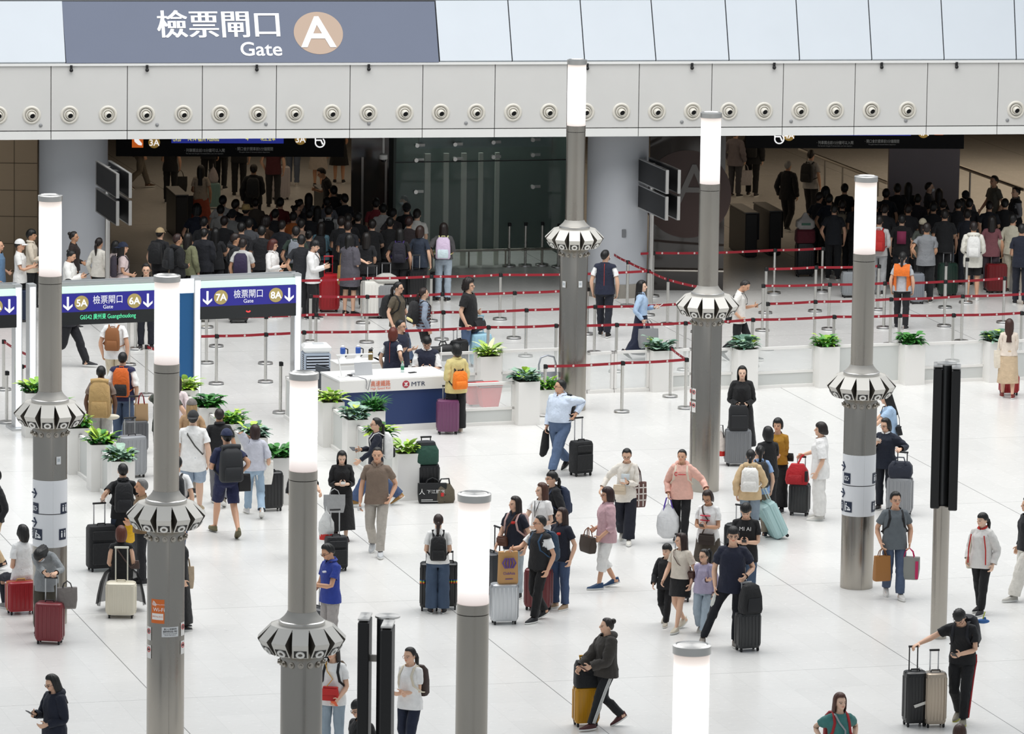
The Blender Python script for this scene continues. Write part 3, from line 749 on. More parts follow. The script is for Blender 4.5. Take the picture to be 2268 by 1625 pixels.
    if shoes:
        for sd in 'LR':
            t = shoe_t(sd, shoe); np_mesh('shoe', pose(t.v, t.w, t.ax, 1.0), t, [mat(shoes, .6), mat(sole, .6)], root, mi=t.mi)
    if hair:
        t = hair_t(hair[0]); v = t.v
        if hat: c = np.clip((t.v[:, 2] - 1.62) / .03, 0, 1)[:, None]; v = t.v + (SK - t.v) * .16 * c
        np_mesh('hair', pose(v, t.w, t.ax, 1.0), t, mat(hair[1], .45, 0, 'hair'), root)
    if hat:
        t = hat_t(hat[0]); np_mesh('hat' if hat[0] == 'straw' else 'cap', pose(t.v, t.w, t.ax, 1.0), t, mat(hat[1], .8, 0, 'cloth'), root)
    if glasses: t = rigid_t('glasses', 'head', f_glasses); np_mesh('glasses', pose(t.v, t.w, t.ax, 1.0), t, mat(glasses if isinstance(glasses, str) else '#1c1a1a', .35), root)
    if mask: t = rigid_t('mask', 'head', f_mask); np_mesh('face_mask', pose(t.v, t.w, t.ax, 1.0), t, mat(mask if isinstance(mask, str) else '#dfe6ec', .8), root)
    MW = Matrix.Translation(loc) @ Matrix.Rotation(math.radians(face), 4, 'Z')
    def bone_m(n, g=1.0):   # maps rest-space points to the scene
        i = BI[n]; M = Matrix(R[n]).to_4x4(); M.translation = hp[n] - R[n] @ Vector(HB[i])
        return MW @ Matrix.Scale(k, 4) @ M
    info = dict(root=root, R=MW @ (hands['R'][0] * k), L=MW @ (hands['L'][0] * k), chest=bone_m('chest'), pelvis=bone_m('pelvis'), head=bone_m('head'), k=k, MW=MW, face=face, girth=girth, fem=fem, handR=bone_m('handR'), handL=bone_m('handL'), dirR=(MW.to_3x3() @ hands['R'][1]), dirL=(MW.to_3x3() @ hands['L'][1]))
    if key: PEOPLE[key] = info
    return info
def print_mb(mb, pr):
    """a printed motif on the chest (front y<0, back y>0): (what, colour, where, size)"""
    what, col, where, sz = pr[0], pr[1], pr[2], pr[3]
    back = where == 'back'; y = .135 if back else -.142
    if what == 'bars':
        for i in (0, 1): mb.tube([(-.09, y + .006, 1.27 - i * .08), (-.04, y - .016, 1.27 - i * .08), (.04, y - .016, 1.27 - i * .08), (.09 - .02 * i, y + .006, 1.27 - i * .08)], .028, 10, flat=.3)
    elif what == 'logo': mb.tube([(-.09 + .03 * math.cos(a), y - .012, 1.27 + .03 * math.sin(a)) for a in [math.radians(50 + 260 * i / 12) for i in range(13)]], .009, 6); mb.tube([(-.05, y - .016, 1.262), (.1, y - .008, 1.262)], .008, 6)
    elif what == 'block': mb.box((0, y + (.012 if back else -.018), 1.2 if back else 1.15), (sz, .03, sz * 1.4))
    elif what == 'patch': mb.box((.08, y - .002, 1.29), (sz, .05, sz * .7))
    else:
        vs, fs = text(what, sz)
        s = -1 if back else 1
        mb.add([(v[0] * s, (y + v[1] + .3 * v[0] ** 2) if not back else (y - v[1]), 1.26 + v[2]) for v in vs], fs)
# ================================================================== the hall
def floor_mat():
    m, N, L, b = newmat('stone_floor')
    geo = N.new('ShaderNodeNewGeometry'); mp = N.new('ShaderNodeMapping'); mp.vector_type = 'POINT'
    mp.inputs['Rotation'].default_value = (0, 0, -GRID); L.new(geo.outputs['Position'], mp.inputs[0])
    sp = N.new('ShaderNodeSeparateXYZ'); L.new(mp.outputs[0], sp.inputs[0])
    def M(op, a, b_=None, c=None):
        n = N.new('ShaderNodeMath'); n.operation = op
        for i, q in enumerate((a, b_, c)):
            if q is None: continue
            if isinstance(q, (int, float)): n.inputs[i].default_value = q
            else: L.new(q, n.inputs[i])
        return n.outputs[0]
    def lines(src, off, step, w):
        q = M('DIVIDE', M('SUBTRACT', src, off), step); fr = M('FRACT', M('ADD', q, 100.0)); d = M('MULTIPLY', M('MINIMUM', fr, M('SUBTRACT', 1.0, fr)), step)
        return M('LESS_THAN', d, w)
    X, Y = sp.outputs['X'], sp.outputs['Y']
    fine = M('MAXIMUM', lines(X, 16.5, .58, .0022), lines(Y, 79.0, 1.225, .0022)); bold = M('MAXIMUM', lines(X, 16.5, 5.8, .008), lines(Y, 79.0, 6.13, .005))
    n1 = N.new('ShaderNodeTexNoise'); n1.inputs['Scale'].default_value = .55; n1.inputs['Detail'].default_value = 5; L.new(mp.outputs[0], n1.inputs['Vector'])
    mp2 = N.new('ShaderNodeMapping'); mp2.inputs['Scale'].default_value = (1.4, 5, 1); L.new(mp.outputs[0], mp2.inputs[0])
    n2 = N.new('ShaderNodeTexNoise'); n2.inputs['Scale'].default_value = 4.5; n2.inputs['Detail'].default_value = 6; n2.inputs['Roughness'].default_value = .65; L.new(mp2.outputs[0], n2.inputs['Vector'])
    sk = N.new('ShaderNodeMapRange'); sk.inputs[1].default_value = .62; sk.inputs[2].default_value = .74; L.new(n2.outputs[0], sk.inputs[0])
    # tile-to-tile tone
    tx = M('FLOOR', M('DIVIDE', M('SUBTRACT', X, 16.5), .58)); ty = M('FLOOR', M('DIVIDE', M('SUBTRACT', Y, 79.0), 1.225)); cb = N.new('ShaderNodeCombineXYZ'); L.new(tx, cb.inputs[0]); L.new(ty, cb.inputs[1])
    wn = N.new('ShaderNodeTexWhiteNoise'); L.new(cb.outputs[0], wn.inputs['Vector'])
    val = M('ADD', M('MULTIPLY_ADD', n1.outputs[0], .12, .93), M('MULTIPLY_ADD', wn.outputs['Value'], .05, -.025))
    val = M('MULTIPLY', val, M('SUBTRACT', 1.0, M('MULTIPLY', sk.outputs[0], .30)))
    val = M('MULTIPLY', val, M('SUBTRACT', 1.0, M('MULTIPLY', fine, .16))); val = M('MULTIPLY', val, M('SUBTRACT', 1.0, M('MULTIPLY', bold, .62)))
    h = N.new('ShaderNodeHueSaturation'); h.inputs['Color'].default_value = (*srgb('#dfdedb'), 1); L.new(val, h.inputs['Value']); L.new(h.outputs[0], b.inputs['Base Color'])
    r = N.new('ShaderNodeMapRange'); r.inputs[3].default_value = .33; r.inputs[4].default_value = .17; L.new(n2.outputs[0], r.inputs[0]); L.new(r.outputs[0], b.inputs['Roughness'])
    b.inputs['Specular IOR Level'].default_value = .45
    return m
mb = MB(); mb.box((0, 95, -.15), (150, 170, .3)); struct('floor', mb, floor_mat(), 'pale polished stone floor with fine joints', 'floor')
# ---- the building front: its own frame, x along, y into the building
FA = math.radians(9.24); FP = gp(0, 310, 3.6); FM = Matrix.Translation((FP.x, FP.y, 0)) @ Matrix.Rotation(FA, 4, 'Z'); FMi = FM.inverted()
def fpl(px, py, d=0.0):
    o = FMi @ Vector((0, 0, CAM_H)); r = FMi.to_3x3() @ ray(px, py); t = (d - o.y) / r.y; return o + r * t
def FB(): m = MB(); m.T = FM.copy(); return m
ZB = 3.6; zs1 = fpl(1134, 284).z; zs2 = fpl(1134, 141).z; LB = .9; zs3 = fpl(1134, 3.5, LB).z
PANEL = mat('#cfcecb', .42, 0, 'wall'); FASCIA = mat('#bec5cc', .35, 0, 'wall'); GAP = mat('#26272a', .8)
joints = [-920, -746, -573, -401, -230, -60, 113, 282, 448, 612, 775, 936, 1096, 1256, 1415, 1576, 1734, 1893, 2053, 2210, 2370, 2528, 2686, 2844, 3002]
jx = [fpl(q, 220).x for q in joints]
m = FB(); g = .008
for a, b in zip(jx[:-1], jx[1:]):
    m.box(((a + b) / 2, .05, (zs1 + zs2) / 2), (b - a - 2 * g, .1, zs2 - zs1 - .012), 0)
    m.box(((a + b) / 2, .05, (ZB + zs1) / 2 - .006), (b - a - 2 * g, .1, zs1 - ZB - .014), 2)  # lower strip: its brighter light is put into a lighter colour
m.box(((jx[0] + jx[-1]) / 2, .16, (ZB + zs2) / 2 + .04), (jx[-1] - jx[0], .1, zs2 - ZB + .04), 1)
struct('wall_front', m, [PANEL, GAP, mat('#e2e2df', .4, 0, 'wall')], 'pale grey panelled beam across the hall', 'wall')
m = FB(); m.box(((jx[0] + jx[-1]) / 2, .10, zs2 + .015), (jx[-1] - jx[0], .28, .05)); struct('trim_1', m, mat('#e4e4e2', .4), 'pale ledge along the top of the beam', 'trim')
fj = [(-905, -893), (-728, -717), (-552, -541), (-377, -366), (-203, -193), (-32, -23), (138, 146), (963, 973), (1124, 1134), (1284, 1294), (1441, 1452), (1605, 1614), (1762, 1770), (1922, 1930), (2083, 2090), (2245, 2250), (2400, 2405), (2560, 2564), (2720, 2723), (2880, 2882), (3040, 3041)]
m = FB()
tops = [fpl(a, 5, LB).x for a, b in fj]; bots = [fpl(b, 139, .02).x for a, b in fj]
ny, nz = zs3 - zs2 - .04, -LB; ln = math.hypot(ny, nz); ny, nz = ny / ln, -nz / ln
FN = Vector((0, -ny, nz))
for i in range(len(fj) - 1):
    if i == 6: continue
    q = [(bots[i] + .012, .02, zs2 + .04), (bots[i + 1] - .012, .02, zs2 + .04), (tops[i + 1] - .012, LB, zs3), (tops[i] + .012, LB, zs3)]
    m.loft([[tuple(Vector(p) + FN * d) for p in q] for d in (0, .05)])
m.cur = 1; m.loft([[tuple(Vector(p) + FN * d) for p in ((bots[0], .02, zs2 + .03), (bots[-1], .02, zs2 + .03), (tops[-1], LB, zs3 + .03), (tops[0], LB, zs3 + .03))] for d in (-.06, .0)])
struct('wall_upper', m, [FASCIA, GAP], 'sloping white fascia panels above the beam', 'wall')
m = FB(); m.box(((jx[0] + jx[-1]) / 2, LB + .5, zs3 + .06), (jx[-1] - jx[0], 1.0, .1)); struct('trim_2', m, mat('#77797c', .5), 'grey coping on the fascia', 'trim')
def fas(px, py):   # point on the sloped fascia under that pixel, and its in-plane axes
    o = FMi @ Vector((0, 0, CAM_H)); r = FMi.to_3x3() @ ray(px, py); p0 = Vector((0, .02, zs2 + .04)) + FN * .05
    return o + r * ((p0 - o).dot(FN) / r.dot(FN))
FUP = Vector((0, LB, zs3 - zs2 - .04)).normalized()
def on_fas(mb, verts, c, lift):
    return [tuple(c + Vector((x, 0, 0)) + FUP * z + FN * (lift - y)) for x, y, z in verts]
# gate banner
ban = thing('gate_banner', 'long blue-grey banner reading Gate A on the white fascia', 'banner', FM @ Vector((0, 0, 0)), FA)
m = MB(); q = [fas(*p) for p in ((147, 140), (972, 138), (962, 4), (137, 4))]
m.loft([[tuple(p + FN * d) for p in q] for d in (-.05, .012)]); part('cloth', m, mat('#626a7d', .6, 0, 'wall'), ban)
m = MB(); c = fas(488, 79); H1 = (fas(488, 22) - fas(488, 80)).length
vs, fs = text('檢票閘口', H1 * 1.12, 'CENTER', 0); w = max(v[0] for v in vs) - min(v[0] for v in vs); k = (fas(621, 79) - fas(352, 79)).length / w
[m.add(on_fas(m, [(v[0] * k + dx, v[1], v[2] * 1.0) for v in vs], c, .02 + dx * .05), fs) for dx in (-.014, -.005, .005, .014)]
vs, fs = text('Gate', .52, 'CENTER', .006); w = max(v[0] for v in vs) - min(v[0] for v in vs); k = (fas(625, 120) - fas(533, 120)).length / w; m.add(on_fas(m, [(v[0] * k, v[1], v[2] * .9) for v in vs], fas(579, 124), .02), fs); part('lettering', m, mat('#f4f4f6', .6), ban)
m = MB(); c = fas(705, 74); R_ = (fas(759, 74) - fas(650, 74)).length / 2
ring = [(R_ * math.cos(a), 0, R_ * math.sin(a)) for a in [2 * math.pi * i / 48 for i in range(48)]]
m.loft([on_fas(m, ring, c, d) for d in (.0, .018)]); rd = part('roundel', m, mat('#b39c8a', .6), ban)
m = MB(); vs, fs = text('A', 1.0, 'CENTER', .012); hh = max(v[2] for v in vs); k = (fas(705, 38) - fas(706, 105)).length / hh; m.add(on_fas(m, [(v[0] * k, v[1], v[2] * k) for v in vs], fas(706, 105), .025), fs); part('letter', m, mat('#f4f4f6', .6), rd)
# air nozzles
NZ = [mat('#d9d5cb', .45), mat('#08080a', .9)]
for i, px in enumerate([-4, 70, 154, 239, 323, 406, 488, 571, 653, 735, 816, 896, 976, 1055, 1136, 1216, 1297, 1376, 1455, 1534, 1614, 1692, 1772, 1850, 1930, 2010, 2250]):
    p = fpl(px, 255 - 11 * px / 2000); o = thing('air_nozzle', 'round white air nozzle with a dark bore in the beam panels', 'air nozzle', FM @ Vector((p.x, 0, p.z)), FA, 'air nozzles along the beam')
    if i == 0:
        m = MB(); m.T = Matrix.Rotation(math.pi / 2, 4, 'X')
        m.lathe([(.19, -.0), (.192, .012), (.165, .035), (.15, .03), (.125, -.012), (.118, -.012), (.112, .05), (.098, .052), (.085, .02), (.082, -.01)], 32, cap=(True, False)); part('ring', m, NZ[0], o, True)
        m = MB(); m.T = Matrix.Rotation(math.pi / 2 + .28, 4, 'X') @ Matrix.Rotation(.2, 4, 'Y'); m.lathe([(.088, -.02), (.075, .06), (.062, .085), (.055, .08), (.05, .03)], 24, cap=(True, False)); part('spout', m, NZ[0], o, True)
        m = MB(); m.T = Matrix.Rotation(math.pi / 2 + .28, 4, 'X') @ Matrix.Rotation(.2, 4, 'Y'); m.lathe([(.054, .02), (.054, .066), (.001, .0665)], 20); part('bore', m, NZ[1], o); NZ0 = o
    else:
        for ch in NZ0.children: c = ch.copy(); C.objects.link(c); c.parent = o
for px in (90, 348, 589, 817, 1032, 1510, 1752, 2006, 2231):
    p = fpl(px, 278 - 12 * px / 2231); m = MB(); m.T = Matrix.Rotation(math.pi / 2, 4, 'X'); m.lathe([(.038, 0), (.038, .012), (.028, .018), (.012, .03), (.001, .03)], 16)
    o = m.build('fire_sensor', mat('#8a8b8c', .4), None, True); o.matrix_world = FM @ Matrix.Translation((p.x, 0, p.z)); tag(o, 'small grey round sensor low on the beam panels', 'sensor', 'sensors on the beam')
for px in (158, 326, 569, 817, 1301, 1533, 1715, 1953, 2119):
    p = fpl(px, 150, -.05); m = MB(); m.box((0, 0, .03), (.05, .05, .09)); m.ball((0, -.02, -.03), .04, 10, 6)
    o = m.build('spot_fitting', BLACK, None, True); o.matrix_world = FM @ Matrix.Translation((p.x, -.03, zs2 - .07)); tag(o, 'tiny black fitting hanging under the ledge', 'fitting', 'black fittings under the ledge')
# ---- the dim concourse behind the beam
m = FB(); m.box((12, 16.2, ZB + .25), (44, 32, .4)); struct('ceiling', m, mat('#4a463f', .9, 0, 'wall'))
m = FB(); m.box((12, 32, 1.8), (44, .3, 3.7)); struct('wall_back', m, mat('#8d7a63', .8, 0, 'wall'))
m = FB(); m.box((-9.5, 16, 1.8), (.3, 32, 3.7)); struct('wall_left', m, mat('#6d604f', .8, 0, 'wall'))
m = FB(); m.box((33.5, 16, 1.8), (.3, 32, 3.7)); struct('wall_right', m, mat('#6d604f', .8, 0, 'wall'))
m = MB(); c0 = gy(-40, 400, 121.0); c1 = gy(82, 400, 121.0); m.box(((c0.x + c1.x) / 2, 121.15, 1.8), (c1.x - c0.x, .2, 3.6), 0)
for pxy in (362, 422, 480, 540, 600): z = gy(31, pxy, 121.0).z; m.box(((c0.x + c1.x) / 2, 121.045, z), (c1.x - c0.x, .01, .012), 1)
m.box((gy(31, 450, 121.0).x, 121.045, 1.8), (.012, .01, 3.6), 1); struct('wall_stone', m, [mat('#b49d80', .6, 0, 'wall'), mat('#6b5c49', .8)], 'beige stone wall with square joints beside the pillar', 'wall')
def pillar(pxl, pxr, Y, label, pyb=None):
    a, b = gy(pxl, 480, Y), gy(pxr, 480, Y); r = (b.x - a.x) / 2; cx = (a.x + b.x) / 2
    t = thing('round_pillar', label, 'pillar', (cx, Y + r, 0)); m = MB(); m.lathe([(r, .30), (r, ZB + .05)], 48); part('shaft', m, mat('#b4b7bc', .55, 0, 'wall'), t, True)
    m = MB(); m.lathe([(r + .02, 0), (r + .02, .30), (r, .302)], 48); part('kick_band', m, STEEL, t, True); return t
pillar(80, 233, 118.4, 'thick round grey pillar beside the beige stone wall'); pr = pillar(1300, 1436, 120.0, 'thick round grey pillar beside the glass lift')
m = MB(); p = gy(1382, 517, 119.98); m.box((p.x - pr.location.x, p.y - pr.location.y + .03, p.z), (.09, .03, .17), 0, .008); part('access_plate', m, mat('#6d6f72', .5), pr)
# ---- glass lift enclosure
GL = mat((.012, .02, .02), .04, 0, 'plain', .9); GLT = mat((.20, .26, .25), .03, 0, 'glass', .6, 0, .22)
A0 = gp(872, 594); A1 = gp(1244, 572); LA = math.atan2(A1.y - A0.y, A1.x - A0.x) * .5; LL = (A1 - A0).length
lift = thing('glass_lift_shaft', 'dark glass lift enclosure with steel posts beside the round pillar', 'lift', A0, LA)
m = MB(); m.box((LL / 2, .03, 1.95), (LL, .02, 3.2)); part('glass_front', m, GLT, lift)
m = MB(); m.box((LL / 2, 2.4, 1.8), (LL, .1, 3.6)); m.box((0.0, 1.2, 1.8), (.06, 2.4, 3.6)); m.box((LL, 1.2, 1.8), (.06, 2.4, 3.6)); m.box((LL / 2, 1.2, 3.5), (LL, 2.4, .1)); part('car_wall', m, mat('#39443f', .5, 0, 'wall'), lift)
for px0, px1 in ((941, 955), (984, 996), (1024, 1036), (1063, 1073), (1100, 1110)):
    x = (gy(px0, 480, 122).x - A0.x) / math.cos(LA); w = (px1 - px0) / 106; m = MB(); m.box((x + w / 2, .25, 1.25), (w, .08, 2.5)); part('post', m, mat((.75, .78, .68), .4, .2), lift)
m = MB(); m.box((LL / 2, .22, 2.78), (LL * .72, .12, .30)); part('door_head', m, mat('#7f9394', .35, .3), lift)
for i, (px, py) in enumerate(((920, 345), (1005, 345), (1091, 343), (1180, 340), (918, 378), (1005, 378), (1091, 376), (1180, 374), (917, 449), (1180, 446))):
    p = gy(px, py, 122.3); x = (p.x - A0.x) / math.cos(LA); m = MB(); m.cyl((x, -.04, p.z), (x, .06, p.z), .045, 14); m.box((x + .09, .06, p.z), (.2, .03, .06)); part('glass_clamp', m, STEEL_L, lift)
m = MB(); m.cyl((0, -.12, .38), (LL, -.12, .38), .03, 10); [m.cyl((LL * i / 5, -.12, 0), (LL * i / 5, -.12, .38), .02, 8) for i in range(6)]; part('guard_rail', m, STEEL, lift, True)
area('lift_lamp', tuple(Matrix.Translation(A0) @ Matrix.Rotation(LA, 4, 'Z') @ Vector((LL / 2, 1.3, 3.42))), (LL * .8, 1.2), 46, (0, 0, LA), (.9, 1, .95))  # added fill inside the enclosure, brightens the dark lift
m = MB(); m.box((LL / 2, -.0, 2.35), (LL, .03, .025)); part('glass_joint', m, BLACK, lift)
a, b = gp(775, 590), gp(872, 588); scr = thing('glass_screen', 'dark glass screen wall left of the lift', 'glass screen', a, 0)
m = MB(); m.box(((b.x - a.x) / 2, .3, 1.75), (b.x - a.x, .03, 3.5)); part('pane', m, mat((.05, .045, .04), .05, 0, 'plain', .8), scr)
m = MB(); m.box((.25, .27, 1.2), (.05, .03, 2.4)); m.box(((b.x - a.x) * .8, .27, 1.2), (.05, .03, 2.4)); part('frame', m, STEEL_D, scr)
# dark glazing with the gate letter, right of the pillar
a, b = gy(1437, 500, 121.3), gy(1604, 500, 121.3); gz = thing('glazed_wall', 'dark brown glass wall with a big pale letter A and dotted base', 'glass wall', (a.x, 121.3, 0))
w = b.x - a.x; m = MB(); m.box((w / 2, .02, 1.8), (w, .03, 3.6)); part('pane', m, mat((.035, .028, .024), .06, 0, 'plain', .7), gz)
m = MB(); p = gy(1537, 452, 121.28); m.lathe([(.0, 0)], 3) if 0 else None; put_text(m, 'A', (p.x - a.x, -.005, p.z), 1.25); part('letter', m, mat('#6b6764', .6), gz)
m = MB(); p = gy(1522, 430, 121.28); m.loft([[(p.x - a.x + .95 * math.cos(t), d, p.z + .95 * math.sin(t)) for t in [2 * math.pi * i / 40 for i in range(40)]] for d in (0, -.003)]); part('roundel', m, mat('#3a2620', .5), gz)
m = MB(); m.cyl((0, -.15, .45), (w, -.15, .45), .025, 10); part('rail', m, STEEL, gz, True)
# ---- hanging gate signs below the beam
SIGNB = mat('#08080a', .7, 0, 'plain', .15); GOLD = mat('#a8863e', .5, 0, 'plain', .5, .35); LITW = mat('#ffffff', .5, 0, 'plain', .5, .8); ORNG = mat('#e06a1c', .5, 0, 'plain', .5, .5); DIMT = mat('#8b8b88', .6, 0, 'plain', .5, .12)
def disc(mb, c, r, y, n=28, m=None): mb.loft([[(c[0] + r * math.cos(2 * math.pi * i / n), d, c[1] + r * math.sin(2 * math.pi * i / n)) for i in range(n)] for d in (y, y - .006)], m=m)
def hang_sign(label, pxl, pxr, pyb, Y, items, side):
    a, b = gy(pxl, pyb, Y), gy(pxr, pyb, Y); w = b.x - a.x; zb = a.z; ang = math.radians(5)
    t = thing('gate_sign', label, 'sign', (a.x, Y, 0), ang); z0 = zb; h = ZB - zb + .05
    m = MB(); m.box((w / 2, .1, z0 + h / 2), (w, .2, h)); part('case', m, SIGNB, t)
    F = lambda px, py: (lambda p: ((p.x - a.x) / math.cos(ang), p.z))(gy(px, py, Y))
    for it in items:
        m = MB()
        if it[0] == 'disc':
            x, z = F(it[1], it[2]); disc(m, (x, z), it[3], -.004); q = part('roundel', m, GOLD, t); m = MB(); put_text(m, it[4], (x, -.018, z - .07), .19, bold=.002); part('numeral', m, LITW, q)
        elif it[0] == 'box': x0, z0_ = F(it[1], it[4]); x1, z1 = F(it[3], it[2]); m.box(((x0 + x1) / 2, -.006, (z0_ + z1) / 2), (x1 - x0, .012, z1 - z0_)); part(it[5], m, it[6], t)
        elif it[0] == 'text': x, z = F(it[1], it[2]); put_text(m, it[3], (x, -.014, z), it[4], it[5] if len(it) > 5 else None); part('lettering', m, it[6] if len(it) > 6 else DIMT, t)
        elif it[0] == 'chair':
            x, z = F(it[1], it[2]); s = it[3]; k = it[4]
            m.tube([(x + s * k * .1 + k * .10 * math.cos(q), -.012, z + k * .10 * math.sin(q) - .02) for q in [math.radians(150 + 260 * i / 16) for i in range(17)]], .014, 6); m.tube([(x, -.012, z + .14), (x, -.012, z + .03), (x + s * k * .12, -.012, z + .03), (x + s * k * .16, -.012, z - .06)], .018, 6); part('wheelchair_symbol', m, LITW, t)
        elif it[0] == 'train':
            x, z = F(it[1], it[2]); m.loft([[(x + p[0], d, z + p[1]) for p in ((-.08, .10), (.02, .06), (.10, -.04), (.09, -.08), (.02, -.07), (-.06, .0))] for d in (-.014, -.018)]); part('train_symbol', m, LITW, t)
    return t
YEL = mat('#e3dd5a', .5, 0, 'plain', .5, .9); SCR = mat('#1d2da0', .4, 0, 'plain', .5, .45)
hang_sign('black hanging gate sign 3A with a blue train time screen', 257, 762, 346, 121.0, [('box', 292, 296, 317, 327, 'train_panel', ORNG), ('train', 304, 314), ('disc', 341, 316, .125, '3A'), ('box', 379, 290, 627, 318, 'screen', SCR), ('text', 391, 314, 'G920', .11, .17, YEL), ('text', 449, 314, '14:14 福州 Fuzhou', .11, .66, YEL), ('text', 546, 314, '4', .13, None, YEL), ('text', 592, 314, '現正登車', .13, .32, YEL), ('disc', 664, 312, .125, '3A'), ('chair', 697, 318, 1, 1.0), ('text', 452, 338, '· 列車開出前15分鐘可以入閘', .085, .86), ('text', 452, 343, 'You may enter the gate 15 minutes before your train departure', .03, .8), ('text', 562, 336, '· 閘口會於開車前5分鐘關閉', .085, .8), ('text', 562, 341, 'The gate closes 5 minutes before departure', .03, .66)], -1)
hang_sign('black hanging gate sign 4A above the crowd at the second gate', 1652, 2140, 328, 122.5, [('chair', 1716, 306, 1, 1.0), ('disc', 1748, 300, .125, '4A'), ('disc', 2048, 297, .125, '4A'), ('box', 2072, 285, 2092, 303, 'train_panel', ORNG), ('box', 1784, 280, 2020, 301, 'screen', SCR), ('text', 1850, 321, '· 列車開出前15分鐘可以入閘', .085, .8), ('text', 1850, 326, 'You may enter the gate 15 minutes before your train departure', .03, .75), ('text', 1955, 319, '· 閘口會於開車前5分鐘關閉', .085, .75), ('text', 1955, 324, 'The gate closes 5 minutes before departure', .03, .6)], 1)
# cctv dome
p = gy(849, 350, 121.2); t = thing('security_camera', 'white dome security camera on a drop pole under the beam', 'camera', (p.x, 121.2, 0)); m = MB(); m.cyl((0, 0, p.z + .05), (0, 0, ZB + .1), .025, 10); part('pole', m, mat('#b9b9b6', .5), t); m = MB(); m.lathe([(.05, .1), (.09, .07), (.09, -.02), (.07, -.03)], 18, (0, 0, p.z)); part('housing', m, mat('#cfcfcb', .4), t, True); m = MB(); m.ball((0, 0, p.z - .03), .065, 14, 8); part('dome', m, mat('#111114', .1), t, True)
# right concourse: wall block and stair rails
a, b = gy(1968, 420, 128), gy(2124, 420, 128); m = MB(); m.box(((a.x + b.x) / 2, 128.2, 1.8), (b.x - a.x, .4, 3.6)); struct('wall_block', m, mat('#948b90', .7, 0, 'wall'), 'mauve grey wall block behind the second gate crowd', 'wall')
def rail(label, pts, Y, drop, n):
    P = [gy(x, y, yy) for (x, y), yy in zip(pts, Y)]; t = thing('handrail', label, 'handrail', (P[0].x, P[0].y, 0)); o = Vector((P[0].x, P[0].y, 0))
    m = MB(); m.tube([p - o for p in P], .045, 8); part('top_rail', m, STEEL_D, t, True)
    for i in range(n): q = P[0].lerp(P[-1], (i + .5) / n) - o; m = MB(); m.cyl((q.x, q.y, max(0, q.z - drop)), q, .022, 8); part('baluster', m, STEEL_D, t)
rail('steel stair handrail sloping down behind the two standing travellers', [(1770, 330), (1965, 405)], (139, 137), 2.2, 5); rail('steel stair handrail sloping down to the edge of the frame at the wall block', [(2078, 352), (2268, 420)], (130, 129), 2.2, 4)
# dark gate barriers
def barrier(label, px, py, rz, l=1.5):
    p = gp(px, py); t = thing('ticket_barrier', label, 'ticket barrier', p, math.radians(rz)); m = MB(); m.box((0, 0, .5), (.28, l, 1.0), 0, .03); part('cabinet', m, mat('#3a3a3b', .4, .3), t); m = MB(); m.box((0, 0, 1.01), (.30, l + .02, .03)); part('top_plate', m, mat('#6a6a6a', .35, .6), t); m = MB(); m.box((.26, 0, .6), (.22, .02, .6)); part('flap', m, mat('#30343a', .2), t)
barrier('steel ticket barrier left of the dark crowd under gate 3A', 392, 520, 12); barrier('steel ticket barrier beside the glass wall at the second gate', 1645, 560, 12); barrier('dark ticket barrier next to the man in a black suit', 1698, 556, 12); barrier('steel ticket barrier in the dark crowd left of the lift', 720, 516, 12)
# ================================================================== lamp columns
DIFF = None
def diffuser_mat():
    m, N, L, b = newmat('lamp_diffuser'); tc = N.new('ShaderNodeTexCoord'); sp = N.new('ShaderNodeSeparateXYZ'); L.new(tc.outputs['Object'], sp.inputs[0])
    r = N.new('ShaderNodeValToRGB'); mr = N.new('ShaderNodeMapRange'); mr.inputs[1].default_value = 5.40; mr.inputs[2].default_value = 6.56; L.new(sp.outputs['Z'], mr.inputs[0]); L.new(mr.outputs[0], r.inputs[0])
    e = r.color_ramp.elements; e[0].position = 0; e[0].color = (.30, .24, .22, 1); e[1].position = 1; e[1].color = (.26, .20, .17, 1)
    for p, c in ((.12, (.55, .5, .48, 1)), (.3, (1, 1, 1, 1)), (.8, (1, 1, 1, 1)), (.93, (.48, .42, .38, 1))): q = e.new(p); q.color = c
    w = N.new('ShaderNodeTexWave'); w.bands_direction = 'Z'; w.inputs['Scale'].default_value = 14; L.new(tc.outputs['Object'], w.inputs['Vector'])
    bp = N.new('ShaderNodeBump'); bp.inputs['Strength'].default_value = .4; bp.inputs['Distance'].default_value = .004; L.new(w.outputs[1], bp.inputs['Height']); L.new(bp.outputs[0], b.inputs['Normal'])
    L.new(r.outputs[0], b.inputs['Emission Color']); b.inputs['Emission Strength'].default_value = 1.7; b.inputs['Base Color'].default_value = (.6, .58, .56, 1); b.inputs['Roughness'].default_value = .3
    return m
DIFF = diffuser_mat(); LAMPS = {}
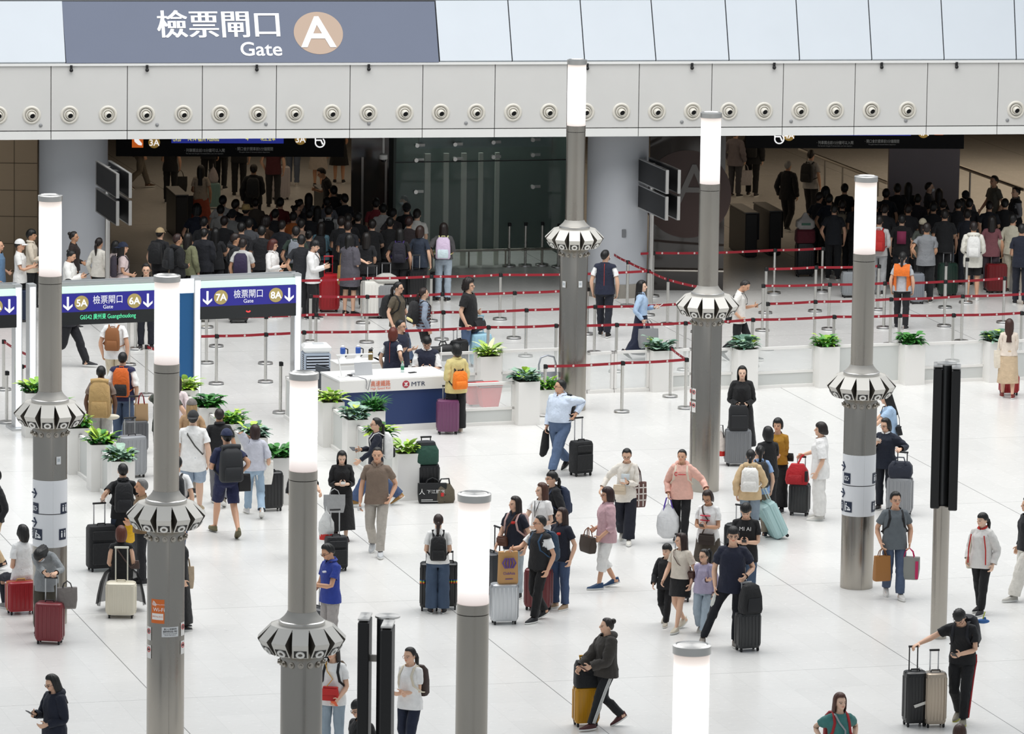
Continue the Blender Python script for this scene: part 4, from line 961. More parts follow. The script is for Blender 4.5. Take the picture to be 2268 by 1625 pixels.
def lamp_column(key, U_, V_, label):
    P = U * U_ + V * V_; t = thing('lamp_column', label, 'lamp column', P, 0, 'steel lamp columns in the hall'); LAMPS[key] = t
    if len(LAMPS) > 1:
        for ch in LAMPS['E'].children:
            c = ch.copy(); C.objects.link(c); c.parent = t
            for g in ch.children: d = g.copy(); C.objects.link(d); d.parent = c
        return t
    r0, r1 = .262, .178
    m = MB(); m.lathe([(r0, 0), (r0, 3.12), (r0 - .03, 3.16)], 48); b = part('base_tube', m, STEEL, t, True)
    m = MB(); m.box((r0 * math.sin(.25), -r0 * math.cos(.25) - .0, 1.55), (.006, .006, 3.1)); part('seam', m, STEEL_D, b)
    m = MB(); m.lathe([(r1, 3.5), (r1, 5.28)], 44); part('upper_tube', m, STEEL, t, True)
    m = MB(); m.lathe([(r1 + .002, 5.29), (r1 + .002, 5.40)], 44); part('collar', m, STEEL, t, True)
    m = MB(); m.lathe([(.27, 3.425), (.29, 3.43), (.29, 3.495), (.275, 3.505)], 44); part('flange', m, STEEL_L, t, True)
    m = MB(); m.lathe([(.275, 3.504), (.225, 3.55), (.195, 3.59), (r1 + .002, 3.62)], 44, cap=(False, False)); part('flange_cone', m, mat('#a9a6a0', .55, .3), t, True)
    m = MB(); m.lathe([(.41, 3.42), (.39, 3.445), (.2, 3.45)], 24, cap=(True, True)); part('crown', m, mat('#c4c1ba', .5, .1), t)
    for i in range(12):
        a = 2 * math.pi * i / 12; ca, sa = math.sin(a), -math.cos(a); tv = (math.cos(a), math.sin(a))
        def ring_pt(r, w, z): return [(r * ca + s * w * tv[0], r * sa + s * w * tv[1], z) for s in (-1, 1)]
        m = MB(); R6 = [ring_pt(*q) for q in ((.385, .101, 3.45), (.55, .101, 3.285), (.54, .101, 3.262), (.43, .101, 3.10), (.36, .09, 3.16), (.33, .088, 3.36))]
        m.loft([[q[0] for q in R6], [q[1] for q in R6]]); m.m[-2:] = [1, 1]; sp = part('speaker', m, [mat('#d2cfc8', .45, .1), mat('#4a453e', .6)], t)
        nrm = Vector((ca * .825, sa * .825, -.565)); cz = Vector((.485 * ca, .485 * sa, 3.18)); up = Vector((ca * .565, sa * .565, .825))
        m = MB(); sd_ = Vector((tv[0], tv[1], 0)); q4 = [cz + sd_ * x - up * y for x, y in ((-.08, .085), (.08, .085), (.08, -.03), (-.08, -.03))]; m.loft([[tuple(p + nrm * d) for p in q4] for d in (.001, .004)]); part('speaker_recess', m, mat('#2d2a27', .7), sp)
        m = MB(); m.T = Matrix.Translation(cz - up * .028 + nrm * .004) @ nrm.to_track_quat('Z', 'Y').to_matrix().to_4x4(); m.lathe([(.056, .0), (.056, .014), (.030, .014), (.028, .004)], 18, cap=(False, False)); m.lathe([(.029, .004), (.001, .005)], 18, m=1); part('speaker_mouth', m, [mat('#e6e4df', .5), mat('#55504a', .6)], sp, True)
    for i in range(14):
        a = 2 * math.pi * i / 14; m = MB(); d = Vector((math.sin(a), -math.cos(a), 0)); p = d * r0 + Vector((0, 0, 2.97)); m.cyl(p - d * .01, p + d * .018, .038, 14); m.cyl(p + d * .01, p + d * .045, .016, 10); part('bolt', m, STEEL, t, True)
    m = MB(); m.lathe([(r1 - .004, 5.40), (r1 - .004, 6.56)], 40); part('diffuser', m, DIFF, t, True)
    m = MB(); m.lathe([(r1 + .008, 6.55), (r1 + .01, 6.63), (r1 - .02, 6.64), (r1 - .03, 6.63), (.0005, 6.63)], 40); part('cap', m, STEEL_L, t, True)
    return t
lamp_column('E', 29.22, 101.8, 'steel lamp column in front of the round pillar, beside the glass lift'); lamp_column('F', 29.22, 93.35, 'steel lamp column standing in the queue area with two red notice stickers'); lamp_column('G', 29.12, 84.75, 'steel lamp column with a white direction wrap, beside the man with shopping bags')
lamp_column('A', 15.98, 84.6, 'steel lamp column with a white direction wrap, behind the woman bent over a red case'); lamp_column('B', 16.02, 76.15, 'steel lamp column with an orange Wi-Fi sticker on its shaft'); lamp_column('C', 16.0, 67.8, 'steel lamp column in front of the man in the blue polo shirt'); lamp_column('D', 15.98, 59.5, 'steel lamp column beside the woman with the black backpack, bottom cut by the frame'); lamp_column('H', 16.0, 51.4, 'lamp column of which only the bright top shows at the bottom of the picture')
def wrap(key, z0, z1, items, mcol='#e9ebee'):
    t = LAMPS[key]; r = .2655; m = MB(); n = 40; m.lathe([(r, z0), (r, z1)], 48, cap=(False, False)); w = part('vinyl_wrap', m, mat(mcol, .5), t, True); m = MB()
    m.lathe([(r + .001, (z0 + z1) / 2 - .006), (r + .001, (z0 + z1) / 2 + .006)], 48, cap=(False, False)); part('wrap_line', m, DARK, w)
    for ang, z, kind in items: sticker(w, ang, z, kind, r)
def sticker(w, ang, z, kind, r=.2635):
    a = math.radians(ang)
    def bend(vs): return [((r + .004 - v[1]) * math.sin(a + v[0] / r), -(r + .004 - v[1]) * math.cos(a + v[0] / r), z + v[2]) for v in vs]
    def patch(x0, x1, z0, z1, lift, col, name, par, em=0):
        m = MB(); n = 8; m.loft([[(x0 + (x1 - x0) * i / n, -lift, zz) for i in range(n + 1)] for zz in (z0, z1)], (False, False), closed=False); m.v = bend(m.v); return part(name, m, mat(col, .5, 0, 'plain', .5, em), par)
    def tx(s, x, zz, size, col, par, width=None):
        m = MB(); put_text(m, s, (x, -.004, zz), size, width); m.v = bend(m.v); return part('lettering', m, mat(col, .5), par)
    if kind == 'arrow':
        m = MB()
        for poly in (((-.09, .0), (.05, .0)), ((.0, .07), (.06, .0), (.0, -.07))): m.tube([(x, -.004, q) for x, q in poly], .012, 6)
        m.v = bend(m.v); part('arrow', m, mat('#23304a', .5), w)
    elif kind in ('icon', 'power', 'baby', 'toilet'):
        b = patch(-.075, .075, -.085, .085, .002, '#1c2840', 'icon_panel', w); m = MB()
        if kind == 'power': m.tube([(-.04, -.006, -.03), (-.04, -.006, .03), (.035, -.006, .03), (.035, -.006, -.03), (-.04, -.006, -.03)], .006, 6); m.box((.047, -.006, 0), (.012, .004, .02)); m.tube([(.005, -.006, .022), (-.01, -.006, 0), (.005, -.006, 0), (-.008, -.006, -.022)], .005, 5)
        elif kind == 'baby': m.ball((-.03, -.006, .05), (.014, .006, .014), 10, 6); m.tube([(-.035, -.006, .03), (-.04, -.006, -.01), (-.035, -.006, -.06)], .011, 6); m.tube([(-.03, -.006, .02), (.02, -.006, -.01)], .007, 6); m.box((.02, -.006, -.04), (.06, .004, .03)); m.ball((.025, -.006, -.01), (.012, .006, .012), 8, 6)
        else:
            for s in (-1, 1): m.ball((.03 * s, -.006, .045), (.012, .006, .012), 10, 6); m.box((.03 * s, -.006, -.01), (.024, .004, .07))
        m.v = bend(m.v); part('icon', m, mat('#f2f4f6', .5), b)
    elif kind == 'wifi':
        b = patch(-.10, .10, -.17, .17, .002, '#dd6f2a', 'sticker', w); tx('Wi-Fi', .02, .0, .075, '#ffffff', b); patch(-.085, .085, -.12, -.03, .003, '#f7f3ee', 'strip', b); tx('MTR Free Wi-Fi', 0, -.085, .03, '#dd6f2a', b, .15); tx('免費 Free Wi-Fi', .03, .09, .022, '#ffffff', b); m = MB()
        for q in (.02, .04, .06): m.tube([(-.085 + q * math.cos(i), -.005, .085 + q * math.sin(i)) for i in [math.radians(-10 + 80 * j / 6) for j in range(7)]], .006, 5)
        m.v = bend(m.v); part('waves', m, mat('#ffffff', .5), b)
    elif kind in ('ban', 'cam'):
        b = patch(-.05, .05, -.095, .095, .002, '#eceae6', 'sticker', w); m = MB(); m.tube([(.034 * math.cos(q), -.004, .03 + .034 * math.sin(q)) for q in [2 * math.pi * i / 18 for i in range(18)]], .0055, 5, closed=True); m.v = bend(m.v); part('ring', m, mat('#c92a2a', .5), b); m = MB(); m.box((0, -.004, .03), (.024, .004, .04) if kind == 'ban' else (.04, .004, .026)); m.v = bend(m.v); part('symbol', m, DARK, b)
    elif kind == 'notice':
        b = patch(-.12, .12, -.07, .07, .002, '#d6d8d9', 'sticker', w); tx('請小心保管財物', 0, .03, .03, '#333333', b, .18); tx('離開時帶走個人物品', 0, -.004, .03, '#333333', b, .20); tx('Please look after your belongings', 0, -.028, .018, '#444444', b, .2); tx('and take them with you', 0, -.05, .018, '#444444', b, .16)
    elif kind == 'switch': b = patch(-.035, .035, -.06, .06, .02, '#e3e5e6', 'switch_box', w); patch(-.02, .02, -.02, .03, .022, '#b9c0c4', 'display', b)
wrap('A', 1.22, 2.26, [(-58, 2.05, 'arrow'), (-52, 1.82, 'power'), (58, 1.82, 'toilet'), (-58, 1.6, 'arrow'), (-38, 1.42, 'baby'), (-74, 1.42, 'icon'), (52, 1.42, 'toilet')])
wrap('G', 1.19, 2.18, [(-72, 1.98, 'arrow'), (-50, 1.86 - .06, 'power'), (66, 1.8, 'icon'), (-72, 1.55, 'arrow'), (-42, 1.34, 'baby'), (-80, 1.34, 'icon'), (64, 1.34, 'toilet')])
wrap('C', .45, 1.55, [(-66, 1.3, 'arrow')])
for a, z, k in ((-22, 1.95, 'wifi'), (-56, 1.62, 'ban'), (-56, 1.36, 'cam'), (18, 1.66, 'notice'), (66, 1.68, 'ban'), (66, 1.42, 'cam')): sticker(LAMPS['B'], a, z, k)
for a, z, k in ((-52, 1.73, 'ban'), (-52, 1.50, 'cam'), (-80, 1.73, 'ban'), (-80, 1.50, 'cam')): sticker(LAMPS['F'], a, z, k)
sticker(LAMPS['E'], -40, 2.42, 'switch'); sticker(LAMPS['E'], 26, 2.43, 'switch'); sticker(LAMPS['A'], 32, 2.58, 'switch')
# ================================================================== information boards
def board(label, px, py, h):
    p = gp(px, py); t = thing('information_board', label, 'information board', p, GRID); m = MB(); m.cyl((0, 0, 0), (0, 0, h), .055, 16); part('pole', m, STEEL_L, t, True)
    for k, z in enumerate((h - .25, h - .81)):
        for s in (-1, 1):
            m = MB(); m.box((s * .13 + .1, -.1, z), (.05, 2.1, .46)); q = part('display_back', m, mat('#131416', .5), t)
            m = MB(); [m.box((s * .13 + .1, y - .1, z), (.064, .05, .50)) for y in (-1.06, 1.06)]; [m.box((s * .13 + .1, -.1, z + y), (.058, 2.14, .025)) for y in (-.24, .24)]; part('edge_trim', m, STEEL_L, q)
        m = MB(); m.box((.1, -.1, z), (.2, .3, .36)); part('bracket', m, DARK, t)
board('black double information board on a pole left of gate sign 3A', 238, 716, 3.25); board('black double information board on a pole beside the right round pillar', 1440, 672, 3.0)
def totem(label, P, h, hb, offs):
    t = thing('display_totem', label, 'display totem', (P.x, P.y, 0), math.radians(-4)); m = MB(); m.cyl((0, 0, 0), (0, 0, hb), .125, 24); part('pole', m, STEEL, t, True); m = MB(); m.cyl((0, .02, hb), (0, .02, h), .105, 24); part('core', m, mat('#4b4c4d', .35, .7), t, True); m = MB(); m.lathe([(.15, h), (.15, h + .02)], 28, (.02, .05, 0)); part('cap', m, STEEL_L, t)
    for s, y in offs: m = MB(); m.box((s, y, (h + hb) / 2 - .03), (.135, .40, h - hb), 0, .015); part('display_back', m, mat('#0b0b0d', .45), t); m = MB(); m.box((s, y, h + .0), (.135, .40, .02)); part('top_plate', m, STEEL_L, t)
    m = MB(); m.box(((offs[0][0] + offs[1][0]) / 2 - .03, .04, h - .5), (abs(offs[0][0] - offs[1][0]), .04, .08)); part('bracket', m, STEEL_D, t)
totem('tall black display totem on a steel pole, right of the white-wrapped column', gp(2078, 1412), 4.25, 2.08, ((-.11, .0), (.165, -.14))); totem('tall black display totem cut by the bottom of the frame', gp(854, 1368, 4.25), 4.25, 2.08, ((-.25, .05), (.06, -.34)))
# ================================================================== queue stanchions: post + belt to the next
RED = mat('#951726', .6); BELTW = mat('#efe6e2', .6)
ST = {}
def stanchion(key, px, py, to=None, label=None, dark=False):
    p = gp(px, py); t = thing('queue_stanchion', label or STL(px, py, key, to), 'stanchion', p, GRID, 'queue stanchions with red belts'); ST[key] = (t, p, to)
    if len(ST) > 1:
        for ch in ST0.children:
            if ch.name.split('.')[0] != 'belt': c = ch.copy(); C.objects.link(c); c.parent = t
    else:
        m = MB(); m.lathe([(.150, 0), (.150, .008), (.147, .012), (.147, .034), (.140, .042), (.03, .05)], 32); part('base', m, STEEL_L, t, True)
        m = MB(); m.lathe([(.031, .04), (.031, .90)], 20); part('post', m, mat((.66, .65, .62), .26, 1.0, 'steel'), t, True)
        m = MB(); m.lathe([(.033, .90), (.033, .975), (.029, .98), (.001, .98)], 20); m.box((.02, 0, .935), (.05, .05, .07)); part('belt_head', m, BLACK, t, True); globals()['ST0'] = t
STN = [0]
def STL(px, py, key, to):
    return STLAB.get(key, 'steel queue post with red belt')
def belts():
    for k, (t, p, to) in list(ST.items()):
        for q in (to if isinstance(to, list) else [to]):
            if q is None: continue
            e = ST[q][1] if isinstance(q, str) else gp(*q)
            d = e - p; L_ = d.length; ang = math.atan2(d.y, d.x) - GRID; m = MB(); n = 10; rot = Matrix.Rotation(ang, 4, 'Z'); m.T = rot
            sag = .03 * min(1, L_ / 3)
            zz = lambda x: .945 - sag * 4 * (x / L_) * (1 - x / L_)
            for y, mi in ((-.0015, 0), (.0015, 0)): m.loft([[(L_ * i / n, y, zz(L_ * i / n) + w) for i in range(n + 1)] for w in (-.026, .026)], (False, False), 0, closed=False)
            x = .2
            while x < L_ - .1:
                for s in (-1, 1): m.loft([[(x + .020 * math.cos(a), s * .004, zz(x) + .02 * math.sin(a)) for a in [2 * math.pi * i / 10 for i in range(10)]], [(x + .011 * math.cos(a), s * .0042, zz(x) + .011 * math.sin(a)) for a in [2 * math.pi * i / 10 for i in range(10)]]], (False, False), 1); m.box((x, s * .004, zz(x)), (.006, .001, .022), 1)
                x += .36
            part('belt', m, [RED, BELTW], t)
# key: px, base py, belt to
SD = dict(
 a1=(804, 716, [(666, 722), 'a2']), a2=(954, 712, 'a3'), a3=(1107, 708, 'a4'), a4=(1435, 699, 'a5'), a5=(1389, 678, 'a6'), a6=(1357, 660, 'a7'), a7=(1705 - 260, 657, 'r1'),
 b1=(687, 758, 'b2'), b2=(812, 759, 'b3'), b3=(978, 753, 'b4'), b4=(1138, 750, 'b5'), b5=(1300, 741, None),
 c0=(457, 726, None), c1=(699, 801, 'c2'), c2=(980, 795, 'c3'), c3=(1164, 790, 'c4'), c4=(1316, 782, 'c5'), c5=(1500, 776, None),
 d1=(672, 842, 'd2'), d2=(1080, 830, 'd3'), d3=(1230, 826, 'd4'), d4=(1364, 824, 'd5'), d5=(1516, 820, 'd6'), d6=(1665, 812, 'd7'), d7=(1845, 805, 'd8'), d8=(1990, 802, 'd9'), d9=(2109, 801, 'd10'), d10=(2260, 796, None),
 e4=(1478, 719, ['a4', 'e5']), e5=(1545, 736, None),
 r1=(1714, 650, 'r2'), r2=(1820, 646, None), s1=(1695, 694, 's2'), s2=(1805, 690, 's3'), s3=(1944, 687, None), t1=(1688, 733, 't2'), t2=(1835, 730, 't3'), t3=(1957, 727, 't4'), t4=(2091, 723, 't5'), t5=(2222, 715, None),
 u1=(1698, 775, 'u2'), u2=(1803, 770, 'u3'), u3=(1971, 764, 'u4'), u4=(2129, 757, 'u5'), u5=(2290, 750, None), v1=(2093, 682, None), v2=(2139, 671, None),
 l1=(1127, 590, None), l2=(1163, 589, None), l3=(1200, 588, None), l4=(1236, 592, None),
 f0=(1206, 921, 'f1'), f1=(1377, 913, 'f2'), f2=(1518, 905, 'f3'), f3=(1484, 879, None),
 g1=(285, 809, [(118, 816), (372, 806)]), g2=(300, 774, None), g3=(324, 876, (372, 890)), g4=(479, 851, 'g4b'), g4b=(588, 847, 'd1'), g4a=(420, 852, 'g4'), g5=(479, 768, None), g6=(588, 806, None), g7=(621, 915, None), g8=(8, 864, (60, 895)), g9=(48, 922, (78, 922)), g10=(15, 937, None), g11=(457, 805, 'c1'))
STLAB = dict(a1='queue post beside the woman in the loose grey shirt', a2='queue post beside the woman with the pastel backpack', a3='queue post by the man in black behind the row', a4='queue post where two belts meet beside the pole of the right board', a5='queue post behind the guard, base near the pillar', a6='queue post against the right round pillar', a7='queue post behind the pole of the right board', b1='queue post right of gate 8A in the second row', b2='queue post in front of the white suitcase', b3='queue post behind the woman in the striped top', b4='queue post with its disc between two rows, right of the man in black', b5='queue post beside the lamp column at the guard', c0='queue post behind gate 7A sign, beside the black suitcase', c1='queue post in the third row by the white gate post', c2='queue post between the striped top and the man in black', c3='queue post in the third row beside the light blue case', c4='queue post in front of the guard', c5='queue post hidden behind the lamp column by the woman in the blue shirt', d1='front row queue post by the air cooler', d2='front row queue post in front of the light blue case', d3='front row queue post at the hand trolley', d4='front row queue post left of the grey handbag', d5='front row queue post left of the stickered lamp column', d6='front row queue post by the man with the phone', d7='front row queue post above the white planters, third from the frame edge', d8='front row queue post in front of the orange waistcoat', d9='front row queue post right of the diagonal joint', d10='front row queue post at the frame edge by the woman in beige', e4='queue post on the slanting belt behind the woman in the blue shirt', e5='queue post at the end of the slanting belt', r1='leaning queue post at the dark second gate', r2='queue post in front of the dark suitcase at the second gate', s1='queue post in front of the leaning post', s2='queue post beside the white trainers', s3='queue post between the column and the orange waistcoat', t1='queue post in the third row right of the man with the phone', t2='queue post in the third row left of the white-wrapped column', t3='queue post at the feet of the orange waistcoat', t4='queue post beside the green suitcase, front one', t5='queue post in front of the red suitcase', u1='queue post in the fourth row nearest the man with the phone', u2='queue post in the fourth row left of the white-wrapped column', u3='queue post in front of the black trousers of the orange waistcoat', u4='queue post in the fourth row left of the woman in beige', u5='queue post cut by the edge of the frame', v1='queue post beside the green suitcase, rear one', v2='queue post in front of the white hoodie', l1='steel post at the glass lift, first of four from the crowd', l2='steel post at the glass lift, second of four from the crowd', l3='steel post at the glass lift, third of four from the crowd', l4='steel post at the glass lift, next to the lamp column', f0='queue post behind the man with the light blue shirt', f1='near queue post standing alone in front of the clear gate doors', f2='near queue post touching the stickered lamp column', f3='near queue post in front of the white fence', g1='queue post behind the man with the brown leather backpack', g2='queue post with disc under gate 6A', g3='queue post right of the orange rucksack', g4='queue post under gate 7A, front one', g4b='queue post under gate 8A, middle one', g4a='queue post behind the blue gate panel', g5='queue post under gate 7A, rear one', g6='queue post under gate 8A, rear one', g7='tall near queue post at the white gate post', g8='queue post cut by the frame edge beside the gate', g9='queue post between the two gate posts, short belt', g10='queue post of which the disc shows at the gate post foot', g11='queue post behind gate 7A with the long belt')
for k_, (x_, y_, to_) in SD.items(): stanchion(k_, x_, y_, to_)
belts()
# ================================================================== lit gate portals
ALU = mat('#c9cbcc', .3, .6); LITP = mat('#f4f8ff', .4, 0, 'plain', .5, 1.1); MINT = mat('#cfeedd', .4, 0, 'plain', .5, .55); BLUE = mat('#2d2a8f', .4, 0, 'plain', .5, .25); GOLDF = mat('#bba768', .5, 0, 'plain', .5, .1); LEDB = mat('#26282b', .25)
PG = math.radians(20.5); P0 = gp(657, 921); PD = Vector((math.cos(PG), math.sin(PG), 0))
def pt_on(px):   # distance along the portal line (through P0 along PD) under that column of the photo
    best = min(((abs(proj(P0 + PD * (i * .01) + Vector((0, 0, 1.9)))[0] - px), i * .01) for i in range(-800, 60)), key=lambda q: q[0]); return best[1]
def portal(label, pxl, pxr, nums, led, posts):
    a, b = pt_on(pxl), pt_on(pxr); t = thing('gate_portal', label, 'gate portal', P0 + PD * a, PG); w = b - a; H = 2.68
    for x, side in posts(w):
        m = MB(); m.box((x, .12, H / 2), (.14, .22, H)); q = part('post', m, ALU, t); m = MB(); m.box((x, .0, H / 2), (.10, .012, H - .1)); part('light_strip', m, LITP, q); m = MB(); m.box((x, .1, .02), (.3, .5, .04)); part('foot', m, ALU, q)
    m = MB(); m.box((w / 2, .05, H - .02), (w, .03, .06)); m.box((w / 2, .30, H - .02), (w, .03, .06)); m.box((w / 2, .17, H - .07), (w, .26, .02)); part('top_frame', m, ALU, t)
    m = MB(); m.box((w / 2, .02, H - .13), (w - .16, .05, .12)); part('light_band', m, MINT, t)
    z1, z0 = H - .20, H - .54; m = MB(); m.box((w / 2, .02, (z0 + z1) / 2), (w - .16, .06, z1 - z0)); sg = part('sign_panel', m, BLUE, t)
    m = MB(); put_text(m, '檢票閘口', (w / 2, -.02, z0 + .15), .17, .56); put_text(m, 'Gate', (w / 2, -.02, z0 + .045), .10); 
    for s in (-1, 1):
        x = w / 2 + s * (w / 2 - .22); m.box((x, -.012, z0 + .19), (.04, .008, .2)); m.add([(x + p, d, z0 + q) for d in (-.008, -.018) for p, q in ((-.09, .155), (-.09, .11), (0, .03), (.09, .11), (.09, .155), (0, .085))], [(0, 1, 2, 5), (2, 3, 4, 5), (6, 11, 8, 7), (8, 11, 10, 9)])
    part('lettering', m, mat('#f5f5fa', .5, 0, 'plain', .5, .3), sg)
    for s, nn in zip((-1, 1), nums):
        x = w / 2 + s * (w / 2 - .48); m = MB(); disc(m, (x, z0 + .165), .135, -.012); q = part('roundel', m, GOLDF, sg); m = MB(); put_text(m, nn, (x, -.024, z0 + .105), .18, bold=.004); part('numeral', m, mat('#ffffff', .5, 0, 'plain', .5, .3), q)
    zl = z0 - .12; m = MB(); m.box((w / 2, .03, zl), (w - .16, .08, .24)); le = part('led_display', m, LEDB, t)
    m = MB()
    if led: put_text(m, led, (w / 2, -.016, zl - .02), .115, w * .54); part('led_text', m, mat('#58d8a0', .5, 0, 'plain', .5, .9), le)
    else: m.tube([(w / 2 + .04 * math.cos(i), -.016, zl + .02 + .03 * math.sin(i)) for i in [math.radians(200 + 140 * j / 8) for j in range(9)]], .012, 6); part('led_mark', m, mat('#ff3b3b', .5, 0, 'plain', .5, 1.2), le)
    return t
portal('lit gate portal with blue sign 7A and 8A over the queue entrance', 434, 664, ('7A', '8A'), None, lambda w: [(.04, 0), (w - .04, 0)])
portal('lit gate portal with blue sign 5A and 6A over the man with the brown backpack', 124, 352, ('5A', '6A'), 'G6542 廣州東 Guangzhoudong', lambda w: [(-.44, 0)])
portal('lit gate portal cut by the frame edge, blue sign with one arrow', -186, 46, ('3A', '4A'), None, lambda w: [(w - .04, 0)])
a = pt_on(400); t = thing('blue_gate_panel', 'tall plain blue panel standing between two gate portals', 'panel', P0 + PD * a, PG); m = MB(); w = pt_on(432) - a; m.box((w / 2, .12, 1.22), (w, .12, 2.36)); part('board', m, mat('#1b5c92', .5), t); m = MB(); m.box((w / 2, .14, 2.52), (w, .2, .24)); part('white_head', m, LITP, t); m = MB(); m.box((w / 2, .12, .02), (w, .3, .04)); part('foot', m, ALU, t)
# ================================================================== planters and white fence
WPAN = mat('#eceae6', .4, 0, 'wall'); WPAN2 = mat('#cfd1ce', .45); SOIL = mat('#2b251e', .9)
ACR = mat((.93, .96, .95), .04, 0, 'acrylic', .5, 0, .25)
LEAFC = dict(dark=('#2c6430', '#4b8f3f'), lime=('#86b838', '#b9d654'), blue=('#5b7f6c', '#9ab8a4'), mid=('#3d8036', '#66a84a'), pale=('#a5c46a', '#e2ecb4'))
def leaves(mb, rng, n, r, h, ln, wd, mi, droop=.5, spike=False):
    for i in range(n):
        a = rng.random() * 6.283; q = math.sqrt(rng.random()) * r; base = Vector((q * math.cos(a), q * .8 * math.sin(a), h * rng.random() ** 1.3)); out = Vector((math.cos(a + rng.uniform(-.6, .6)), math.sin(a + rng.uniform(-.6, .6)), 0))
        L_ = ln * rng.uniform(.7, 1.25); up = rng.uniform(.25, 1.3) if not spike else rng.uniform(.9, 2.2); side = out.cross(Vector((0, 0, 1))).normalized() * wd * rng.uniform(.8, 1.2); rows = []; d = (out + Vector((0, 0, up))).normalized(); p = base; 
        for k in range(6):
            w = math.sin(math.pi * min(.999, (k + .35) / 5.6)) ** .8; c = Vector((0, 0, wd * .22 * w)); rows.append([tuple(p - side * w + c), tuple(p), tuple(p + side * w + c)]); p = p + d * L_ / 5; d = (d + Vector((0, 0, -droop * .32)) + out * .05).normalized()
        mb.loft(rows, (False, False), rng.choice(mi), closed=False)
def planter(label, px, py, w=.42, h=.80, kind='mixed', rz=None, z=0, seed=None, base=None, d=None):
    p = gp(px, py) if base is None else base; t = thing('planter', label, 'planter', p, GRID if rz is None else rz, 'white box planters with green plants'); d = d or w
    m = MB(); 
    m.box((0, 0, h / 2), (w, d, h), 0); m.box((0, 0, .03), (w + .004, d + .004, .06), 0); b = part('box', m, WPAN, t)
    m = MB(); m.box((0, 0, h + .004), (w - .04, d - .04, .012)); part('soil', m, SOIL, b)
    rng = random.Random(seed or label); r = w * .5; m = MB(); m.T = Matrix.Translation((0, 0, h))
    c = dict(mixed=('dark', 'lime'), fern=('mid', 'lime'), blue=('blue', 'lime'), rosette=('lime', 'pale'), grass=('dark', 'mid'), deep=('dark', 'mid'))[kind]; ms = [mat(x, .45, 0, 'leaf') for cc in c for x in LEAFC[cc]]
    leaves(m, rng, 46, r, .10, .17, .035, (0, 1), .7); leaves(m, rng, 30, r * .9, .16, .15, .05, (0, 1, 2), .6)
    if kind in ('mixed', 'rosette'): leaves(m, rng, 15, r * .45, .10, .30, .055, (2, 3), .45)
    if kind == 'blue': leaves(m, rng, 15, r * .8, .16, .22, .10, (0, 1), .6); leaves(m, rng, 8, r, .2, .12, .06, (2, 3), .5)
    if kind == 'fern': leaves(m, rng, 50, r, .12, .18, .022, (1, 2), .6); leaves(m, rng, 12, r, .2, .14, .05, (2, 3), .5)
    if kind == 'grass': leaves(m, rng, 60, r * .6, .05, .34, .012, (0, 1), .75, True); leaves(m, rng, 12, r * .6, .3, .08, .03, (2, 3), .4)
    if kind == 'deep': leaves(m, rng, 26, r * .9, .15, .20, .075, (0, 1, 1), .6); leaves(m, rng, 8, r, .05, .22, .04, (2,), 1.1)
    part('foliage', m, ms, t, True); return t
def fence(label, A, B, h=.80, glass=.5, n=1):
    A, B = (gp(*A) if len(A) == 2 else Vector(A)), (gp(*B) if len(B) == 2 else Vector(B)); d = B - A; L_ = d.length; t = thing('fence_panel', label, 'fence', A, math.atan2(d.y, d.x), 'white fence panels between the planters'); m = MB(); f = .05
    for x in (f / 2, L_ - f / 2): m.box((x, 0, h / 2), (f, .06, h))
    m.box((L_ / 2, 0, h - f / 2), (L_, .06, f)); m.box((L_ / 2, 0, .03), (L_, .12, .06))
    if glass: zg = h * (1 - glass); m.box((L_ / 2, 0, zg), (L_, .06, f))
    part('frame', m, WPAN, t); m = MB()
    if glass:
        if glass < .9: m.box((L_ / 2, 0, zg / 2), (L_ - 2 * f, .03, zg)); part('infill', m, WPAN2, t); m = MB()
        m.box((L_ / 2, 0, (zg + h) / 2), (L_ - 2 * f, .012, h - zg - f)); part('clear_pane', m, ACR, t)
    else: m.box((L_ / 2, .0, h / 2), (L_ - 2 * f, .035, h - 2 * f)); part('infill', m, WPAN2, t)
    return t
ROW = math.radians(20)
planter('white planter with dark round leaves beside the hand trolley', 1163, 938, kind='blue', rz=ROW, h=.82)
planter('low white planter with ferny plant behind the man in the light blue shirt', 1207, 918, w=.36, h=.50, kind='fern', rz=ROW)
planter('white planter below the grey handbag', 1459, 864, kind='blue', rz=ROW); planter('white planter right of the stickered lamp column, blue-green leaves', 1647, 861, kind='blue', rz=ROW); planter('white planter left of the white-wrapped column with ferny leaves', 1827, 855, kind='fern', rz=ROW); planter('white planter right of the white-wrapped column with dark leaves', 2016, 849, kind='deep', rz=ROW); planter('white planter behind the woman in the beige skirt', 2202, 843, kind='blue', rz=ROW)
planter('white planter with bright leaves behind the service desk by the blue case', 1079, 868, kind='rosette', rz=ROW, h=.72)
for i, ((a, b), g, l) in enumerate((((( 1480, 864), (1530, 861)), .62, 'white fence panel with clear top left of the stickered column'), (((1560, 862), (1624, 860)), .62, 'white fence panel with clear top right of the stickered column'), (((1672, 860), (1804, 854)), .62, 'wide fence panel between the blue-leaved and ferny planters'), (((1852, 854), (1993, 848)), 0, 'solid white fence panel behind the white-wrapped column'), (((2041, 848), (2180, 842)), .62, 'wide fence panel left of the woman in the beige skirt'), (((2226, 842), (2330, 838)), .3, 'fence panel at the frame edge'), (((1300, 871), (1357, 868)), .94, 'clear gate door beside the lamp column foot'), (((1359, 868), (1436, 865)), .94, 'clear gate door left of the handbag planter'), (((1010, 944), (1138, 938)), .62, 'fence panel with clear top in front of the red baskets'), (((968, 872), (1056, 868)), .55, 'fence panel behind the seated clerk'), (((1106, 866), (1248, 860)), .55, 'fence panel behind the red baskets'))): fence(l, a, b, .80, g)
